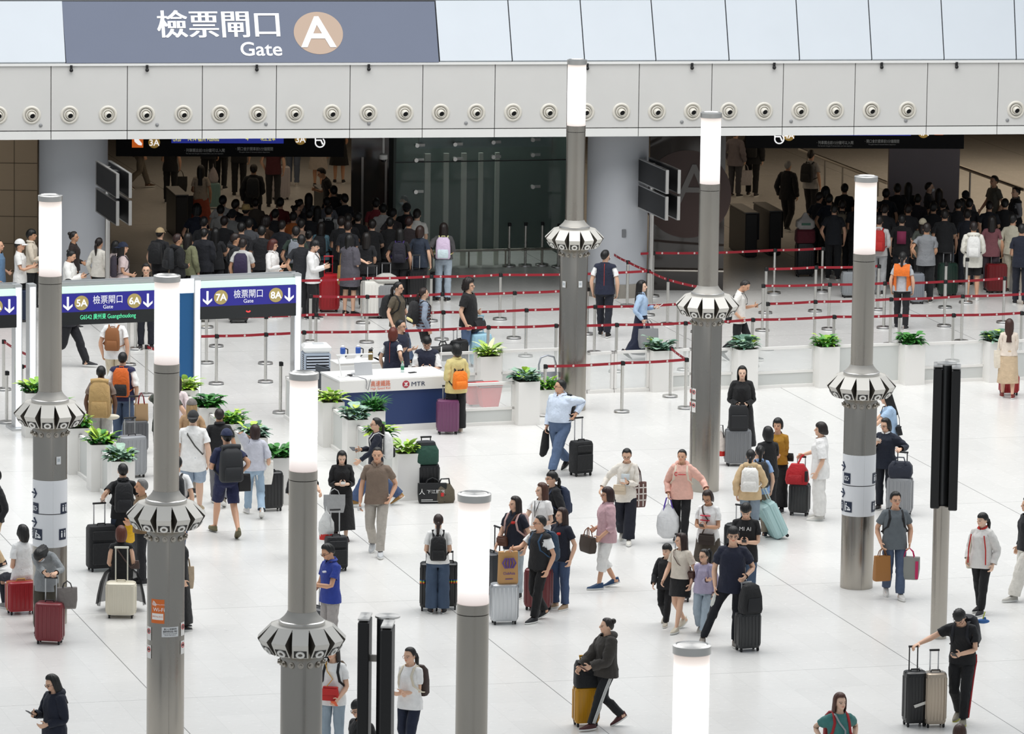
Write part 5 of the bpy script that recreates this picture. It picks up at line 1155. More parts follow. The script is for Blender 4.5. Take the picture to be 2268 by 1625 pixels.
def run(pts, labs, kinds, flab, ang, w=.40):
    P = [gp(*p) for p in pts]
    for p, l, k in zip(P, labs, kinds): planter(l, 0, 0, w, .82, k, ang, base=p)
    for i in range(len(P) - 1):
        d = (P[i + 1] - P[i]); n = d.normalized() * (w * .52); A, B = P[i] + n, P[i + 1] - n
        if (B - A).dot(d) > .15: fence(flab[i], tuple(A), tuple(B), .72, 0)
run([(76, 965), (122, 1004), (172, 1046), (222, 1084), (268, 1122)], ['planter behind the left column, leaves showing at its edge', 'planter hidden behind the left column ring', 'planter with long lime leaf right of the left column', 'planter with lime tips in front of the big silver suitcase', 'planter with round leaves at the near end of the left run'], ['mixed', 'fern', 'mixed', 'mixed', 'blue'], ['fence length behind the left lamp column', 'fence length beside the left lamp column', 'fence length below the lime leaf planter', 'fence length in front of the silver suitcase'], GRID)
run([(412, 958), (460, 998), (513, 1036), (562, 1068), (616, 1114)], ['planter with striped leaves beside the blue gate panel', 'planter with big dark leaves behind the grey cap', 'planter behind the man in the black polo shirt', 'planter behind the woman with the white tote', 'planter with small leaves at the near end above the black suitcase'], ['rosette', 'deep', 'fern', 'blue', 'deep'], ['fence length behind the pink blouse', 'fence length behind the grey cap', 'fence length behind the navy cap', 'fence length behind the white tote'], GRID)
run([(733, 986), (787, 1026), (842, 1066), (899, 1104)], ['planter with lime leaves at the corner of the service desk', 'planter with broad variegated leaves in front of the desk', 'planter with long leaves behind the woman with the white backpack', 'planter with bright leaves beside the green bag'], ['rosette', 'blue', 'mixed', 'rosette'], ['fence length below the desk corner', 'fence length left of the woman with the white backpack', 'fence length behind the brown polo shirt'], GRID)
planter('planter with arching grass in front of the navy desk', 826, 1004, .36, .80, 'grass', GRID)
fence('white fence panel beside the tall near queue post', (635, 924), (700, 975), .78, 0)
# ================================================================== service desk and what stands on it
DA = math.radians(17); D0 = gp(752, 961); D1 = gp(997, 948); DW = (D1 - D0).length; desk = thing('service_desk', 'white and navy service desk with the railway lettering', 'desk', D0, math.atan2(D1.y - D0.y, D1.x - D0.x)); DH = .98; DD = 1.05
m = MB(); m.box((DW / 2, .06, .22 + .22), (DW, .1, .64)); part('front_panel', m, mat('#223765', .5, 0, 'wall'), desk)
m = MB(); m.box((DW / 2, .06, .06), (DW + .02, .14, .12)); part('plinth', m, WPAN, desk)
m = MB(); m.box((DW / 2, .04, .87), (DW + .02, .12, .22)); bd = part('white_band', m, WPAN, desk)
m = MB(); m.box((DW / 2, DD / 2, DH), (DW + .03, DD, .03)); part('worktop', m, mat('#f0f0ee', .3), desk)
for x in (.02, DW - .02): m = MB(); m.box((x, DD / 2, .48), (.04, DD - .02, .96)); part('side_panel', m, WPAN, desk)
m = MB(); put_text(m, '高速鐵路', (DW * .36, -.03, .865), .115, .38); put_text(m, 'High Speed Rail', (DW * .36, -.03, .80), .055, .38); part('railway_lettering', m, mat('#d9673a', .5), bd)
m = MB(); put_text(m, 'MTR', (DW * .70, -.03, .83), .115, .27); part('company_lettering', m, mat('#2c3550', .5), bd)
m = MB(); disc(m, (DW * .59, .87), .068, -.022); lg = part('logo_disc', m, mat('#b02a3a', .5), bd); m = MB()
m.box((DW * .59, -.032, .87), (.012, .006, .08))
for s in (-1, 1): m.tube([(DW * .59 + .038 * math.cos(a), -.032, .87 + s * .048 + s * -.0 - s * .034 * math.sin(a) + 0) for a in [math.radians(20 + 140 * i / 8) for i in range(9)]], .0065, 5)
m.box((DW * .59, -.032, .87), (.05, .006, .010)); part('logo_mark', m, WHITE, lg)
def on_desk(x, y): return desk.matrix_world @ Vector((x, y, DH + .016)) if 0 else (Matrix.Translation(desk.location) @ Matrix.Rotation(desk.rotation_euler.z, 4, 'Z')) @ Vector((x, y, DH + .016))
DR = desk.rotation_euler.z
t = thing('laptop', 'open silver laptop seen from behind on the service desk', 'laptop', on_desk(.62, .45), DR); m = MB(); m.box((0, .1, .008), (.34, .24, .016)); part('base', m, mat('#c9cacc', .35, .5), t); m = MB(); m.T = Matrix.Rotation(-.3, 4, 'X'); m.box((0, -.02, .12), (.34, .01, .23)); part('screen_lid', m, mat('#d5d6d8', .35, .5), t)
t = thing('water_bottle', 'small clear water bottle with green label in front of the clerk', 'bottle', on_desk(1.42, .55), DR); m = MB(); m.lathe([(.03, 0), (.032, .06), (.032, .14), (.012, .18), (.012, .19)], 16); part('bottle', m, mat('#cfe6e2', .1, 0, 'clearp', .5, 0, .5), t, True); m = MB(); m.lathe([(.033, .05), (.033, .12)], 16, cap=(False, False)); part('label', m, mat('#3f8f6a', .5), t); m = MB(); m.lathe([(.014, .185), (.014, .205)], 12); part('cap', m, mat('#4aa07a', .5), t)
t = thing('phone', 'black phone lying on the desk in front of the clerk', 'phone', on_desk(1.58, .45), DR + .3); m = MB(); m.box((0, 0, .006), (.15, .075, .01)); part('case', m, BLACK, t); m = MB(); m.box((0, 0, .0115), (.14, .068, .001)); part('screen', m, mat('#20242a', .1), t)
for i, (x, y, r, l) in enumerate(((1.85, .35, .2, 'white paper sheet at the end of the desk top'), (1.30, .35, -.1, 'printed sheet on the desk left of the clerk'))): m = MB(); m.box((0, 0, .001), (.3, .21, .002)); o = m.build('paper_sheet', mat('#fbfbfa', .7)); o.location = on_desk(x, y); o.rotation_euler = (0, 0, DR + r); tag(o, l, 'paper')
t = thing('desk_lamp', 'thin white desk lamp on the desk corner', 'desk lamp', on_desk(.16, .35), DR); m = MB(); m.box((.04, 0, .008), (.2, .1, .016)); part('base', m, WHITE, t); m = MB(); m.tube([(0, 0, .01), (-.06, .06, .38)], .012, 8); part('stem', m, WHITE, t); m = MB(); m.box((.26, .06, .40), (.70, .05, .02)); m.T = Matrix.Identity(4); part('arm', m, WHITE, t)
m = MB(); m.tube([(0, 0, .02), (.1, -.02, .012), (.22, -.08, .01), (.28, -.34, .004), (.29, -.375, -.06), (.27, -.38, -.16), (.31, -.38, -.2), (.34, -.38, -.08), (.36, -.375, .004)], .006, 6); o = m.build('cable', mat('#6a6a70', .6), None, True); o.location = on_desk(.22, .33); o.rotation_euler = (0, 0, DR); tag(o, 'grey cable looping over the desk front', 'cable')
m = MB(); m.ball((0, 0, .018), (.06, .035, .018), 14, 8); o = m.build('computer_mouse', BLACK, None, True); o.location = on_desk(.34, .42); o.rotation_euler = (0, 0, DR); tag(o, 'black computer mouse by the laptop', 'mouse')
# cabinets behind
def cabinet(label, px, py, w=.45, h=.72, d=.45):
    t = thing('cabinet', label, 'cabinet', gp(px, py), ROW); m = MB(); m.box((0, 0, h / 2), (w, d, h)); part('body', m, WPAN, t); m = MB(); m.box((0, -d / 2 - .008, h / 2), (w - .06, .016, h - .08)); q = part('door', m, WHITE, t); m = MB(); m.box((w * .3, -d / 2 - .02, h * .6), (.02, .02, .1)); part('handle', m, STEEL_L, q); m = MB(); m.box((0, 0, h + .008), (w + .02, d + .02, .016)); part('top', m, WHITE, t); return t.location + Vector((0, 0, h + .016))
c1 = cabinet('white low cabinet under the first megaphone behind the desk', 764, 884); c2 = cabinet('white low cabinet under the brown bottle behind the desk', 814, 881); c3 = cabinet('white low cabinet behind the standing clerk', 858, 879)
def megaphone(label, p):
    t = thing('megaphone', label, 'megaphone', p, ROW); m = MB(); m.lathe([(.11, 0), (.10, .01), (.05, .07), (.035, .14)], 20); part('horn', m, WHITE, t, True); m = MB(); m.lathe([(.045, .14), (.05, .16), (.05, .25), (.04, .26)], 18); part('body', m, mat('#3a63b8', .4), t, True); m = MB(); m.lathe([(.03, .26), (.034, .285), (.02, .30)], 14); part('cap', m, WHITE, t, True); m = MB(); m.tube([(.05, 0, .24), (.10, 0, .22), (.10, 0, .12), (.05, 0, .08), (.02, -.03, .02)], .012, 8); part('handle', m, BLACK, t, True)
megaphone('blue and white megaphone standing on its horn, by the air cooler', c1 + Vector((-.05, 0, 0))); megaphone('blue and white megaphone standing on its horn, beside the brown bottle', c1 + Vector((.24, .08, 0)))
t = thing('flask', 'brown drinking flask with black cap on the low cabinet', 'flask', c2 + Vector((.05, 0, 0)), 0); m = MB(); m.lathe([(.04, 0), (.045, .02), (.045, .15), (.035, .17)], 16); part('body', m, mat('#7d6a3e', .3), t, True); m = MB(); m.lathe([(.04, .17), (.04, .2), (.025, .215)], 14); part('cap', m, BLACK, t, True); m = MB(); m.tube([(.0, 0, .21), (.02, 0, .24), (.05, 0, .21)], .008, 6); part('loop', m, BLACK, t)
# air cooler
t = thing('air_cooler', 'white portable air cooler with dark grey louvres by the gate post', 'air cooler', gp(699, 856), ROW - .15); m = MB(); m.box((0, 0, .36), (.52, .42, .66), 0, .03); b = part('body', m, mat('#aebac9', .4), t); m = MB(); m.box((0, 0, .76), (.55, .45, .16), 0, .05); part('top_cover', m, mat('#eef0ef', .35), t); m = MB(); m.box((.04, 0, .845), (.2, .16, .01)); part('control_panel', m, mat('#d8dbdd', .3), t); m = MB(); m.box((.0, -.212, .40), (.44, .02, .46)); part('grille_back', m, mat('#20232c', .6), t)
for i in range(8): m = MB(); m.T = Matrix.Translation((0, -.228, .2 + i * .057)) @ Matrix.Rotation(.6, 4, 'X'); m.box((0, 0, 0), (.43, .045, .008)); part('louvre', m, mat('#c3ccd8', .4), t)
m = MB(); [m.box((-.262, -.1, .2 + i * .04), (.01, .14, .014)) for i in range(12)]; part('side_vent', m, mat('#2a2c30', .6), b)
for s in (-1, 1): m = MB(); m.ball((.2 * s, -.15, .03), .03, 10, 6); part('caster', m, BLACK, t, True)
# office chair
t = thing('office_chair', 'dark grey padded chair at the end of the service desk', 'chair', gp(738, 920), 2.2); m = MB(); m.box((0, 0, .46), (.46, .44, .07), 0, .03); part('seat', m, mat('#4a5058', .6), t, True); m = MB(); m.T = Matrix.Translation((0, .22, .74)) @ Matrix.Rotation(-.15, 4, 'X'); m.box((0, 0, 0), (.44, .06, .46), 0, .05); part('backrest', m, mat('#4a5058', .6), t, True)
for x in (-.19, .19):
    for y in (-.18, .18): m = MB(); m.cyl((x, y, .44), (x * 1.15, y * 1.15, 0), .014, 8); part('leg', m, BLACK, t)
# red shopping baskets
def basket(label, px, py, n, ang, z=0):
    t = thing('shopping_basket', label, 'basket', gp(px, py, 0), ang, 'red shopping baskets behind the fence'); m = MB(); h = .42
    def rr(w, d, z): return [(x * w / 2, y * d / 2, z) for x, y in ((-.85, -1), (.85, -1), (1, -.85), (1, .85), (.85, 1), (-.85, 1), (-1, .85), (-1, -.85))]
    m.loft([rr(.30, .24, .04), rr(.36, .28, .2), rr(.42, .33, h), rr(.44, .35, h + .01), rr(.40, .31, h), rr(.30, .24, .08)], (True, True)); part('tub', m, mat('#d01622', .4), t, True)
    for s in (-1, 1): m = MB(); m.tube([(-.21, s * .05, h), (-.20, s * .16, h + .03), (.20, s * .16, h + .03), (.21, s * .05, h)], .012, 8); part('handle', m, mat('#a8a9ab', .4), t, True)
    for i in range(n - 1): m = MB(); m.loft([rr(.43, .34, h + .03 + .035 * i), rr(.45, .36, h + .045 + .035 * i)], (True, True)); part('nested_rim', m, mat('#d01622', .4), t)
    for x in (-.1, .1): m = MB(); m.ball((x, -.06, .03), .03, 10, 6); part('wheel', m, mat('#55565a', .5), t)
basket('stack of red shopping baskets with grey handles behind the clear fence', 1083, 905, 3, ROW); basket('single red shopping basket half behind the orange drawstring bag', 1052, 898, 1, ROW)
# hand trolley
t = thing('hand_trolley', 'folding hand trolley with grey hooped handle behind the round-leaf planter', 'trolley', gp(1212, 905), ROW); m = MB(); m.tube([(-.17, 0, .1), (-.17, .03, .85), (-.13, .03, .98), (0, .03, 1.02), (.13, .03, .98), (.17, .03, .85), (.17, 0, .1)], .018, 10); part('frame', m, mat('#b8bcc4', .35, .7), t, True); m = MB(); m.box((0, -.02, .66), (.32, .02, .1)); part('crossbar', m, mat('#aeb2bb', .4, .4), t); m = MB(); m.box((0, -.2, .05), (.4, .4, .03)); part('toe_plate', m, mat('#8b8f97', .4, .5), t)
for s in (-1, 1): m = MB(); m.cyl((s * .19, .05, .08), (s * .23, .05, .08), .08, 18); part('wheel', m, BLACK, t, True)
# ================================================================== luggage and things carried
def rrect(w, d, z, k=.22, cx=0, cy=0):
    k = min(w, d) * k; x, y = w / 2, d / 2; o = []
    for sx, sy, a0 in ((1, -1, -90), (1, 1, 0), (-1, 1, 90), (-1, -1, 180)):
        for j in range(4): a = math.radians(a0 + 30 * j); o.append((cx + sx * (x - k) + k * math.cos(a), cy + sy * (y - k) + k * math.sin(a), z))
    return o
def suitcase(label, px, py, size, col, face=0, style='hard', ext=.40, tilt=0, trim=None, at=None, grp=None, hcol=None, band=None, z=0):
    """upright trolley case; its broad front faces `face`; returns the grip's place in the scene"""
    w, d, h = size; p = Vector(at) if at is not None else gp(px, py, z); t = thing('suitcase', label, 'suitcase', p, math.radians(face), grp)
    if tilt: t.rotation_euler = (math.radians(tilt), 0, math.radians(face))
    c = mat(col, .32 if style != 'soft' else .8, .0 if style != 'alum' else .7, 'plain' if style != 'soft' else 'cloth'); dk = mat(trim or '#18181a', .5); wh = .055
    m = MB()
    if style == 'soft':
        m.loft([rrect(w * .94, d * .9, wh), rrect(w, d, wh + .03), rrect(w, d, wh + h - .05), rrect(w * .9, d * .85, wh + h)])
    else:
        rows = [rrect(w * .9, d * .86, wh), rrect(w, d, wh + .04), rrect(w, d, wh + h - .05), rrect(w * .97, d * .95, wh + h - .015), rrect(w * .86, d * .8, wh + h)]; m.loft(rows)
        n = 6
        for s in (-1, 1):
            for i in range(n): x = (i - (n - 1) / 2) * w * .78 / (n - 1); m.box((x, s * d / 2, wh + h * .5), (w * .055, .012, h * .84))
        for s in (-1, 1):
            for y in (-.25, .25): m.box((s * w / 2, y * d, wh + h * .5), (.010, d * .16, h * .8))
    sh = part('shell', m, c, t, 35)
    m = MB()
    if style != 'soft': m.loft([rrect(w + .004, .018, wh + .01, .3), rrect(w + .006, .018, wh + h * .5, .3), rrect(w + .004, .018, wh + h - .01, .3), rrect(w * .9, .016, wh + h + .003, .3)]); part('zip_seam', m, mat(trim or ('#c4c7ca' if style == 'alum' else '#1c1c1e'), .4, .4 if style == 'alum' else 0), sh)
    else:
        m.box((0, -d / 2 - .015, wh + h * .36), (w * .8, .04, h * .52), 0, .015); m.box((0, -d / 2 - .012, wh + h * .8), (w * .8, .03, h * .22), 0, .012); part('front_pocket', m, c, sh, 35)
    if band: 
        m = MB()
        for i, q in enumerate(band): m.loft([rrect(w + .012, d + .012, wh + h * .55 + i * .012), rrect(w + .012, d + .012, wh + h * .55 + i * .012 + .012)], (False, False), i)
        part('luggage_strap', m, [mat(q, .6) for q in band], t)
    for x in (-1, 1):
        for y in (-1, 1): m = MB(); m.cyl((x * w * .38 - .012, y * d * .32, .028), (x * w * .38 + .012, y * d * .32, .028), .028, 12); m.box((x * w * .38, y * d * .32, .052), (.03, .03, .02)); part('wheel', m, RUBBER, t, True)
    if ext > 0:
        hc = mat(hcol or '#b9bbbd', .3, .7 if not hcol else 0); zt = wh + h; m = MB()
        for x in (-1, 1): m.cyl((x * w * .2, d * .36, zt - .02), (x * w * .2, d * .36, zt + ext), .010, 8)
        q = part('trolley_handle', m, hc, t, True); m = MB(); m.tube([(-w * .24, d * .36, zt + ext), (w * .24, d * .36, zt + ext)], .017, 8); part('grip', m, mat(hcol or '#1a1a1c', .5), q, True)
    m = MB(); m.tube([(-.07, 0, wh + h - .005), (-.06, 0, wh + h + .03), (.06, 0, wh + h + .03), (.07, 0, wh + h - .005)], .011, 6); part('carry_handle', m, dk, t, True)
    M_ = Matrix.Translation(p) @ Matrix.Rotation(math.radians(face), 4, 'Z') @ Matrix.Rotation(math.radians(tilt), 4, 'X')
    return dict(grip=M_ @ Vector((0, d * .36, wh + h + ext)), top=M_ @ Vector((0, 0, wh + h)), M=M_, face=face, root=t)
def fixed(name, label, cat, M_, grp=None):
    t = thing(name, label, cat, (0, 0, 0), 0, grp); t.matrix_world = M_; return t
def backpack(label, I, col, w=.30, h=.43, d=.15, pocket=None, strap=None, style='day', kind='cloth', z=1.18, lod=0):
    t = fixed('backpack', label, 'backpack', I['chest'] @ Matrix.Translation((0, .12 * I['girth'] + .02, z))); c = mat(col, .75, 0, kind); s = mat(strap or col, .8); b = I['girth']
    m = MB(); m.loft([rrect(w * .86, d * .7, -h / 2, .3, 0, d * .45), rrect(w, d, -h / 2 + .04, .3, 0, d / 2), rrect(w * .98, d, 0, .3, 0, d / 2), rrect(w * .9, d * .85, h * .36, .35, 0, d * .45), rrect(w * .62, d * .5, h * .5, .4, 0, d * .35)]); part('bag', m, c, t, 50)
    if lod: return t
    m = MB(); m.loft([rrect(w * .7, .05, -h * .44, .4, 0, d * 1.02), rrect(w * .76, .07, -h * .38, .4, 0, d * 1.02), rrect(w * .74, .07, -h * .12, .4, 0, d * 1.02), rrect(w * .66, .03, -h * .04, .4, 0, d * .98)]); part('front_pocket', m, mat(pocket, .75, 0, kind) if pocket else c, t, 50)
    if style == 'roll': m = MB(); m.tube([(-w * .4, d * .4, h * .5), (0, d * .42, h * .53), (w * .4, d * .4, h * .5)], .045, 10); part('rolled_top', m, c, t, True)
    for x in (-1, 1):
        m = MB(); m.tube([(x * .075, -.0, h * .42), (x * .088, -.10, 1.425 - z), (x * .098, -.185, 1.40 - z), (x * .105, -.262 * (.6 + .4 * b), 1.30 - z), (x * .13, -.24 * (.6 + .4 * b), 1.16 - z), (x * .195 * b, -.13, 1.06 - z), (x * w * .42, .02, -h * .36)], .020, 8, flat=.45); part('shoulder_strap', m, s, t, True)
    m = MB(); m.tube([(-.04, .02, h * .46), (-.035, .02, h * .55), (.035, .02, h * .55), (.04, .02, h * .46)], .009, 6); part('top_handle', m, s, t, True)
    return t
def bag_at(name, label, cat, P_, rz=0, grp=None): return thing(name, label, cat, P_, math.radians(rz), grp)
def tote(label, P_, col, w=.32, h=.36, d=.10, rz=0, strap=.18, scol=None, name='tote_bag', cat='bag', kind='cloth', taper=.85, motif=None, bulge=1.0, drop=0):
    """a bag hanging from its handles at point P_"""
    t = bag_at(name, label, cat, Vector(P_) - Vector((0, 0, drop)), rz); c = mat(col, .6, 0, kind); z1 = -strap; z0 = z1 - h; m = MB()
    m.loft([rrect(w * taper, d * .8, z0, .2), rrect(w * (taper + .04), d * bulge, z0 + .03, .2), rrect(w * 1.0, d * bulge, z0 + h * .45, .2), rrect(w, d * .55, z1, .2)]); bd = part('bag_body', m, c, t, 30)
    for s in (-1, 1): m = MB(); m.tube([(-w * .24, s * d * .25, z1 - .01), (-w * .17, s * d * .15, z1 + strap * .6), (0, s * .006, 0), (w * .17, s * d * .15, z1 + strap * .6), (w * .24, s * d * .25, z1 - .01)], .008, 6); part('handle', m, mat(scol or col, .6), t, True)
    if motif:
        m = MB(); y = -d * bulge / 2 - .006
        for q in motif:
            if q[0] == 't': put_text(m, q[1], (q[2] * w, y, z0 + q[3] * h), q[4] * h, q[5] * w if len(q) > 5 else None)
            elif q[0] == 'r': m.box((q[1] * w, y, z0 + q[2] * h), (q[3] * w, .006, q[4] * h))
            elif q[0] == 'arc':
                for i in range(5): x = (i - 2) * .13; m.tube([(x * w * .75, y, z0 + .82 * h), (x * w * 1.35, y, z0 + .66 * h), (x * w * .75, y, z0 + .50 * h)], .012, 6)
        part('print', m, mat(([x for q in motif for x in q if isinstance(x, str) and x.startswith('#')] + ['#5a3f8c'])[0], .6), bd)
    return t
def plastic_bag(label, P_, col='#e9e9e8', w=.30, h=.40, rz=0, scol=None, red=False):
    t = bag_at('carrier_bag', label, 'bag', P_, rz); m = MB(); rng = random.Random(label); n = 22; rows = []
    for z, r in ((-.03, .03), (-.10, .07), (-.18, .5), (-.22 - h * .2, .9), (-.22 - h * .55, 1.0), (-.22 - h * .85, .85), (-.22 - h, .45)): rows.append([(w / 2 * r * (1 + .08 * math.sin(j * 2.3 + z * 30)) * math.cos(2 * math.pi * j / n), w * .30 * r * (1 + .1 * math.sin(j * 1.7 - z * 40)) * math.sin(2 * math.pi * j / n), z) for j in range(n)])
    m.loft(rows); part('bag_body', m, mat(col, .25, 0, 'cloth'), t, True)
    if scol:
        for s in (-1, 1): m = MB(); m.tube([(-w * .22, s * .03, -.22), (-.03, s * .01, 0), (.03, s * .01, 0), (w * .22, s * .03, -.22)], .010, 6); part('handle', m, mat(scol, .6), t, True)
    if red: m = MB(); m.loft([[(x * .92, y * .92 , z) for x, y, z in [(w / 2 * .95 * math.cos(2 * math.pi * j / n), w * .32 * math.sin(2 * math.pi * j / n), z) for j in range(n)]] for z in (-.22 - h * .98, -.22 - h * .72)]); part('red_foot', m, mat('#c8261e', .4), t, True)
    return t
def phone(label, I, hand='R', col='#1b1c20', scr='#2b3038'):
    p = I[hand] + I['dir' + hand] * .02 + Vector((0, 0, .012)); t = thing('phone', label, 'phone', p); f = math.radians(I['face']); t.rotation_euler = (math.radians(-35), 0, f); m = MB(); m.box((0, 0, 0), (.076, .155, .010), 0, .004); part('case', m, mat(col, .4), t); m = MB(); m.box((0, 0, .0062), (.068, .145, .001)); part('screen', m, mat(scr, .1), t); return t
def crossbody(label, I, col, side=1, w=.22, h=.16, d=.08, scol=None, zz=.98, yy=-.16, xx=.13, kind='plain', name='shoulder_bag'):
    """strap from the shoulder opposite to `side` down to a bag on that side (+1 = the wearer's left)"""
    g = I['girth']; t = fixed(name, label, 'bag', I['chest'] @ Matrix.Translation((side * xx, yy * g, zz))); m = MB(); m.loft([rrect(w, d, -h / 2, .25), rrect(w * 1.02, d, 0, .25), rrect(w * .9, d * .7, h / 2, .3)]); b = part('bag_body', m, mat(col, .5, 0, kind), t, 40); m = MB(); m.box((0, -d / 2 - .004, h * .15), (w * .9, .014, h * .5), 0, .006); part('flap', m, mat(col, .45, 0, kind), b)
    o = Vector((side * xx, yy * g, zz)); P_ = [(side * (xx - w * .3), yy * g, zz + h * .4), (side * .04, -.150 * g, 1.20), (-side * .045, -.146 * g, 1.31), (-side * .085, -.085, 1.405), (-side * .092, .02, 1.415), (-side * .07, .128 * g, 1.33), (side * .05, .148 * g, 1.16), (side * .15 * g, .12 * g, 1.02), (side * (xx + w * .3), yy * g + .05, zz + h * .4)]
    m = MB(); m.tube([Vector(q) - o for q in P_], .012, 6, flat=.5); part('strap', m, mat(scol or col, .6), t, True); return t
def watch(I, hand, label, col='#d8d8d8'):
    m = MB(); w = J['wr' + hand]; d = (J['ha' + hand] - J['wr' + hand]).normalized(); c = w + d * .005; a = d.cross(Vector((0, 1, 0))).normalized(); b = d.cross(a)
    m.tube([c + (a * math.cos(q) * .031 + b * math.sin(q) * .034) for q in [2 * math.pi * i / 14 for i in range(14)]], .008, 6, closed=True)
    o = m.build('wristband', mat(col, .3, .5), None, True); o.matrix_world = I['hand' + hand]; return tag(o, label, 'watch')
def hfit(x, yh, yf):
    lo, hi = .8, 2.2
    for _ in range(40):
        h = (lo + hi) / 2; g = gp(x, yh, h); y = proj((g.x, g.y, 0))[1]
        lo, hi = (h, hi) if y < yf else (lo, h)
    return h
STAND = []
def P(label, x, yh, h, face, top=None, bot=None, hair=('short', '#15110f'), sex='m', yf=None, at=None, **kw):
    """a person whose crown shows at photo point (x, yh) and who is h tall; yf: where the feet show"""
    if yf: h = hfit(x, yh, yf)
    g = gp(*at) if at else gp(x, yh, h)
    if kw.get('lod'):
        for _ in range(4):   # nobody stands inside somebody else
            for o in STAND:
                d = Vector((g.x - o.x, g.y - o.y, 0))
                if d.length < .44: g = g + (d.normalized() if d.length > .02 else Vector((.6, .8, 0))) * (.45 - d.length)
        STAND.append(g.copy())
    return person(label, Vector((g.x, g.y, 0)), h, face, top, bot, hair, sex, **kw)
BK, DBR = '#121110', '#1d1411'
# ---- left foreground
I = P('woman in navy hooded jacket looking at her phone, bottom corner by the two columns', 120, 1492, 1.62, -50, ('jacket', '#151b2c', dict(hood=1)), ('trousers', '#9aa0a6'), ('long', BK), 'f', rh='phone', lh='waist', head=(-10, 18), glasses=True); phone('phone held by the woman in the navy hooded jacket', I)
s = suitcase('dark red ribbed suitcase under the woman bent over its handle', 110, 1424, (.42, .26, .58), '#7c2a31', -8, ext=.36)
P('woman in open grey shirt and mask bent over the handle of a dark red suitcase', 105, 1236, 1.62, -12, ('long', '#8d9193', dict(hem=.70)), ('wide', '#4a463c'), ('mid', BK), 'f', at=(102, 1402), bend=58, head=(0, 30), mask=True, rh=('w', s['grip'] + Vector((-.08, 0, .03))), lh=('w', s['grip'] + Vector((.09, 0, .03))), shoes='#1a1a1c')
tote('camouflage grey soft bag hanging beside the dark red suitcase', s['grip'] + Vector((.24, .05, -.06)), '#76706c', .30, .32, .16, 10, .10, '#3a3836', 'soft_bag', bulge=1.3)
suitcase('red and black suitcase with gold trim under the seated person in white', 46, 1358, (.45, .28, .46), '#9c1f28', 200, trim='#c9a24a', ext=0)
P('person in white shirt sitting on a red suitcase, back turned, behind the column', 52, 1158, 1.68, 215, ('tee', '#f0f0ef'), ('slim', '#20222c'), ('bobtuck', BK), 'f', at=(50, 1352), sit=.60, feet=dict(L=(.14, .30, 0), R=(.16, .42, 0)), rh='waist', lh='waist', shoes='#8a8a88')
s = suitcase('large black soft suitcase pulled by the man in the black polo', 224, 1262, (.46, .32, .68), '#17181b', 20, 'soft', .34)
I = P('man in black polo and backpack reaching down to a large black suitcase', 272, 1025, 1.73, 190, ('polo', '#141518'), ('jeans', '#39475f'), ('crew', BK), rh='down', lh=('w', s['grip']), walk=.2); backpack('black backpack on the man in black polo by the near planter', I, '#15161a', .30, .46); watch(I, 'L', 'silver wristwatch of the man reaching to the black suitcase')
I = P('grey-haired man in tan jacket facing left, half behind the column with the orange sticker', 313, 1060, 1.70, -80, ('long', '#7c6448'), ('trousers', '#1b1b1f'), ('crew', '#6f6e6c'), skin=2, rh='waist', lh='waist')
s = suitcase('dark case carrying a backpack and a yellow bag behind the seated woman', 286, 1258, (.40, .26, .52), '#3b3c40', 10, ext=.3)
t = bag_at('backpack', 'black backpack lying on the dark case behind the seated woman', 'backpack', s['top'] + Vector((-.02, 0, .02)), 10); m = MB(); m.loft([rrect(.38, .24, 0), rrect(.44, .28, .08), rrect(.42, .26, .22), rrect(.26, .16, .36)]); part('bag', m, mat('#17181a', .8, 0, 'cloth'), t, True); m = MB(); m.tube([(-.08, 0, .35), (0, 0, .42), (.08, 0, .35)], .012, 6); part('handle', m, BLACK, t)
plastic_bag('yellow and red drawstring bag lying on the black backpack', s['top'] + Vector((.02, -.18, .40)), '#e9b40f', .22, .30, 0)
s = suitcase('cream white suitcase with a tall handle that a woman sits on', 268, 1366, (.46, .30, .50), '#e6dfcc', 0, ext=.52, hcol='#dedccf', trim='#d2cab4')
I = P('woman with auburn bob in black top and tulle skirt sitting on a cream suitcase', 264, 1186, 1.60, 186, ('sleeveless', '#121214'), ('trousers', '#17171a'), ('bob', '#5a2b1c'), 'f', at=(268, 1352), sit=.62, feet=dict(L=(.12, .36, 0), R=(.12, .36, 0)), rh='waist', lh='waist'); m = MB(); m.loft([[((r_ * 1.05 + .012 * math.sin(q * 14) * r_ * 4) * math.sin(q), -.02 - (r_ * .9 + .01 * math.sin(q * 14)) * math.cos(q), z) for q in [math.radians(-118 + 236 * j / 48) for j in range(49)]] for z, r_ in ((.66, .17), (.60, .24), (.45, .30), (.25, .34), (.10, .36))], (False, False), closed=False); part('tulle_skirt', m, mat('#141416', .9, 0, 'tulle', .2, 0, .72), I['root'], True); crossbody('small dark shoulder bag of the woman on the cream suitcase', I, '#4b3a35', -1, .2, .13, zz=1.05, yy=.02, xx=.2)
P('woman in long black dress, mostly hidden by the column with the Wi-Fi sticker', 400, 1166, 1.60, 95, ('dress', '#111113', dict(len=.12, flare=.7)), ('none', BK), ('long', '#5a4330'), 'f')
tote('patterned paper bag at the hip of the woman in the long black dress', gat(412, 1392, 1.15), '#b6a288', .24, .34, .1, 20)
I = P('person in white top with black backpack hidden behind the ring of the second column', 392, 1010, 1.72, 175, ('tee', '#efefee'), ('jeans', '#2f4668'), ('short', BK), walk=.3); backpack('black backpack showing beside the second column below the speaker ring', I, '#191a1d', .32, .46)
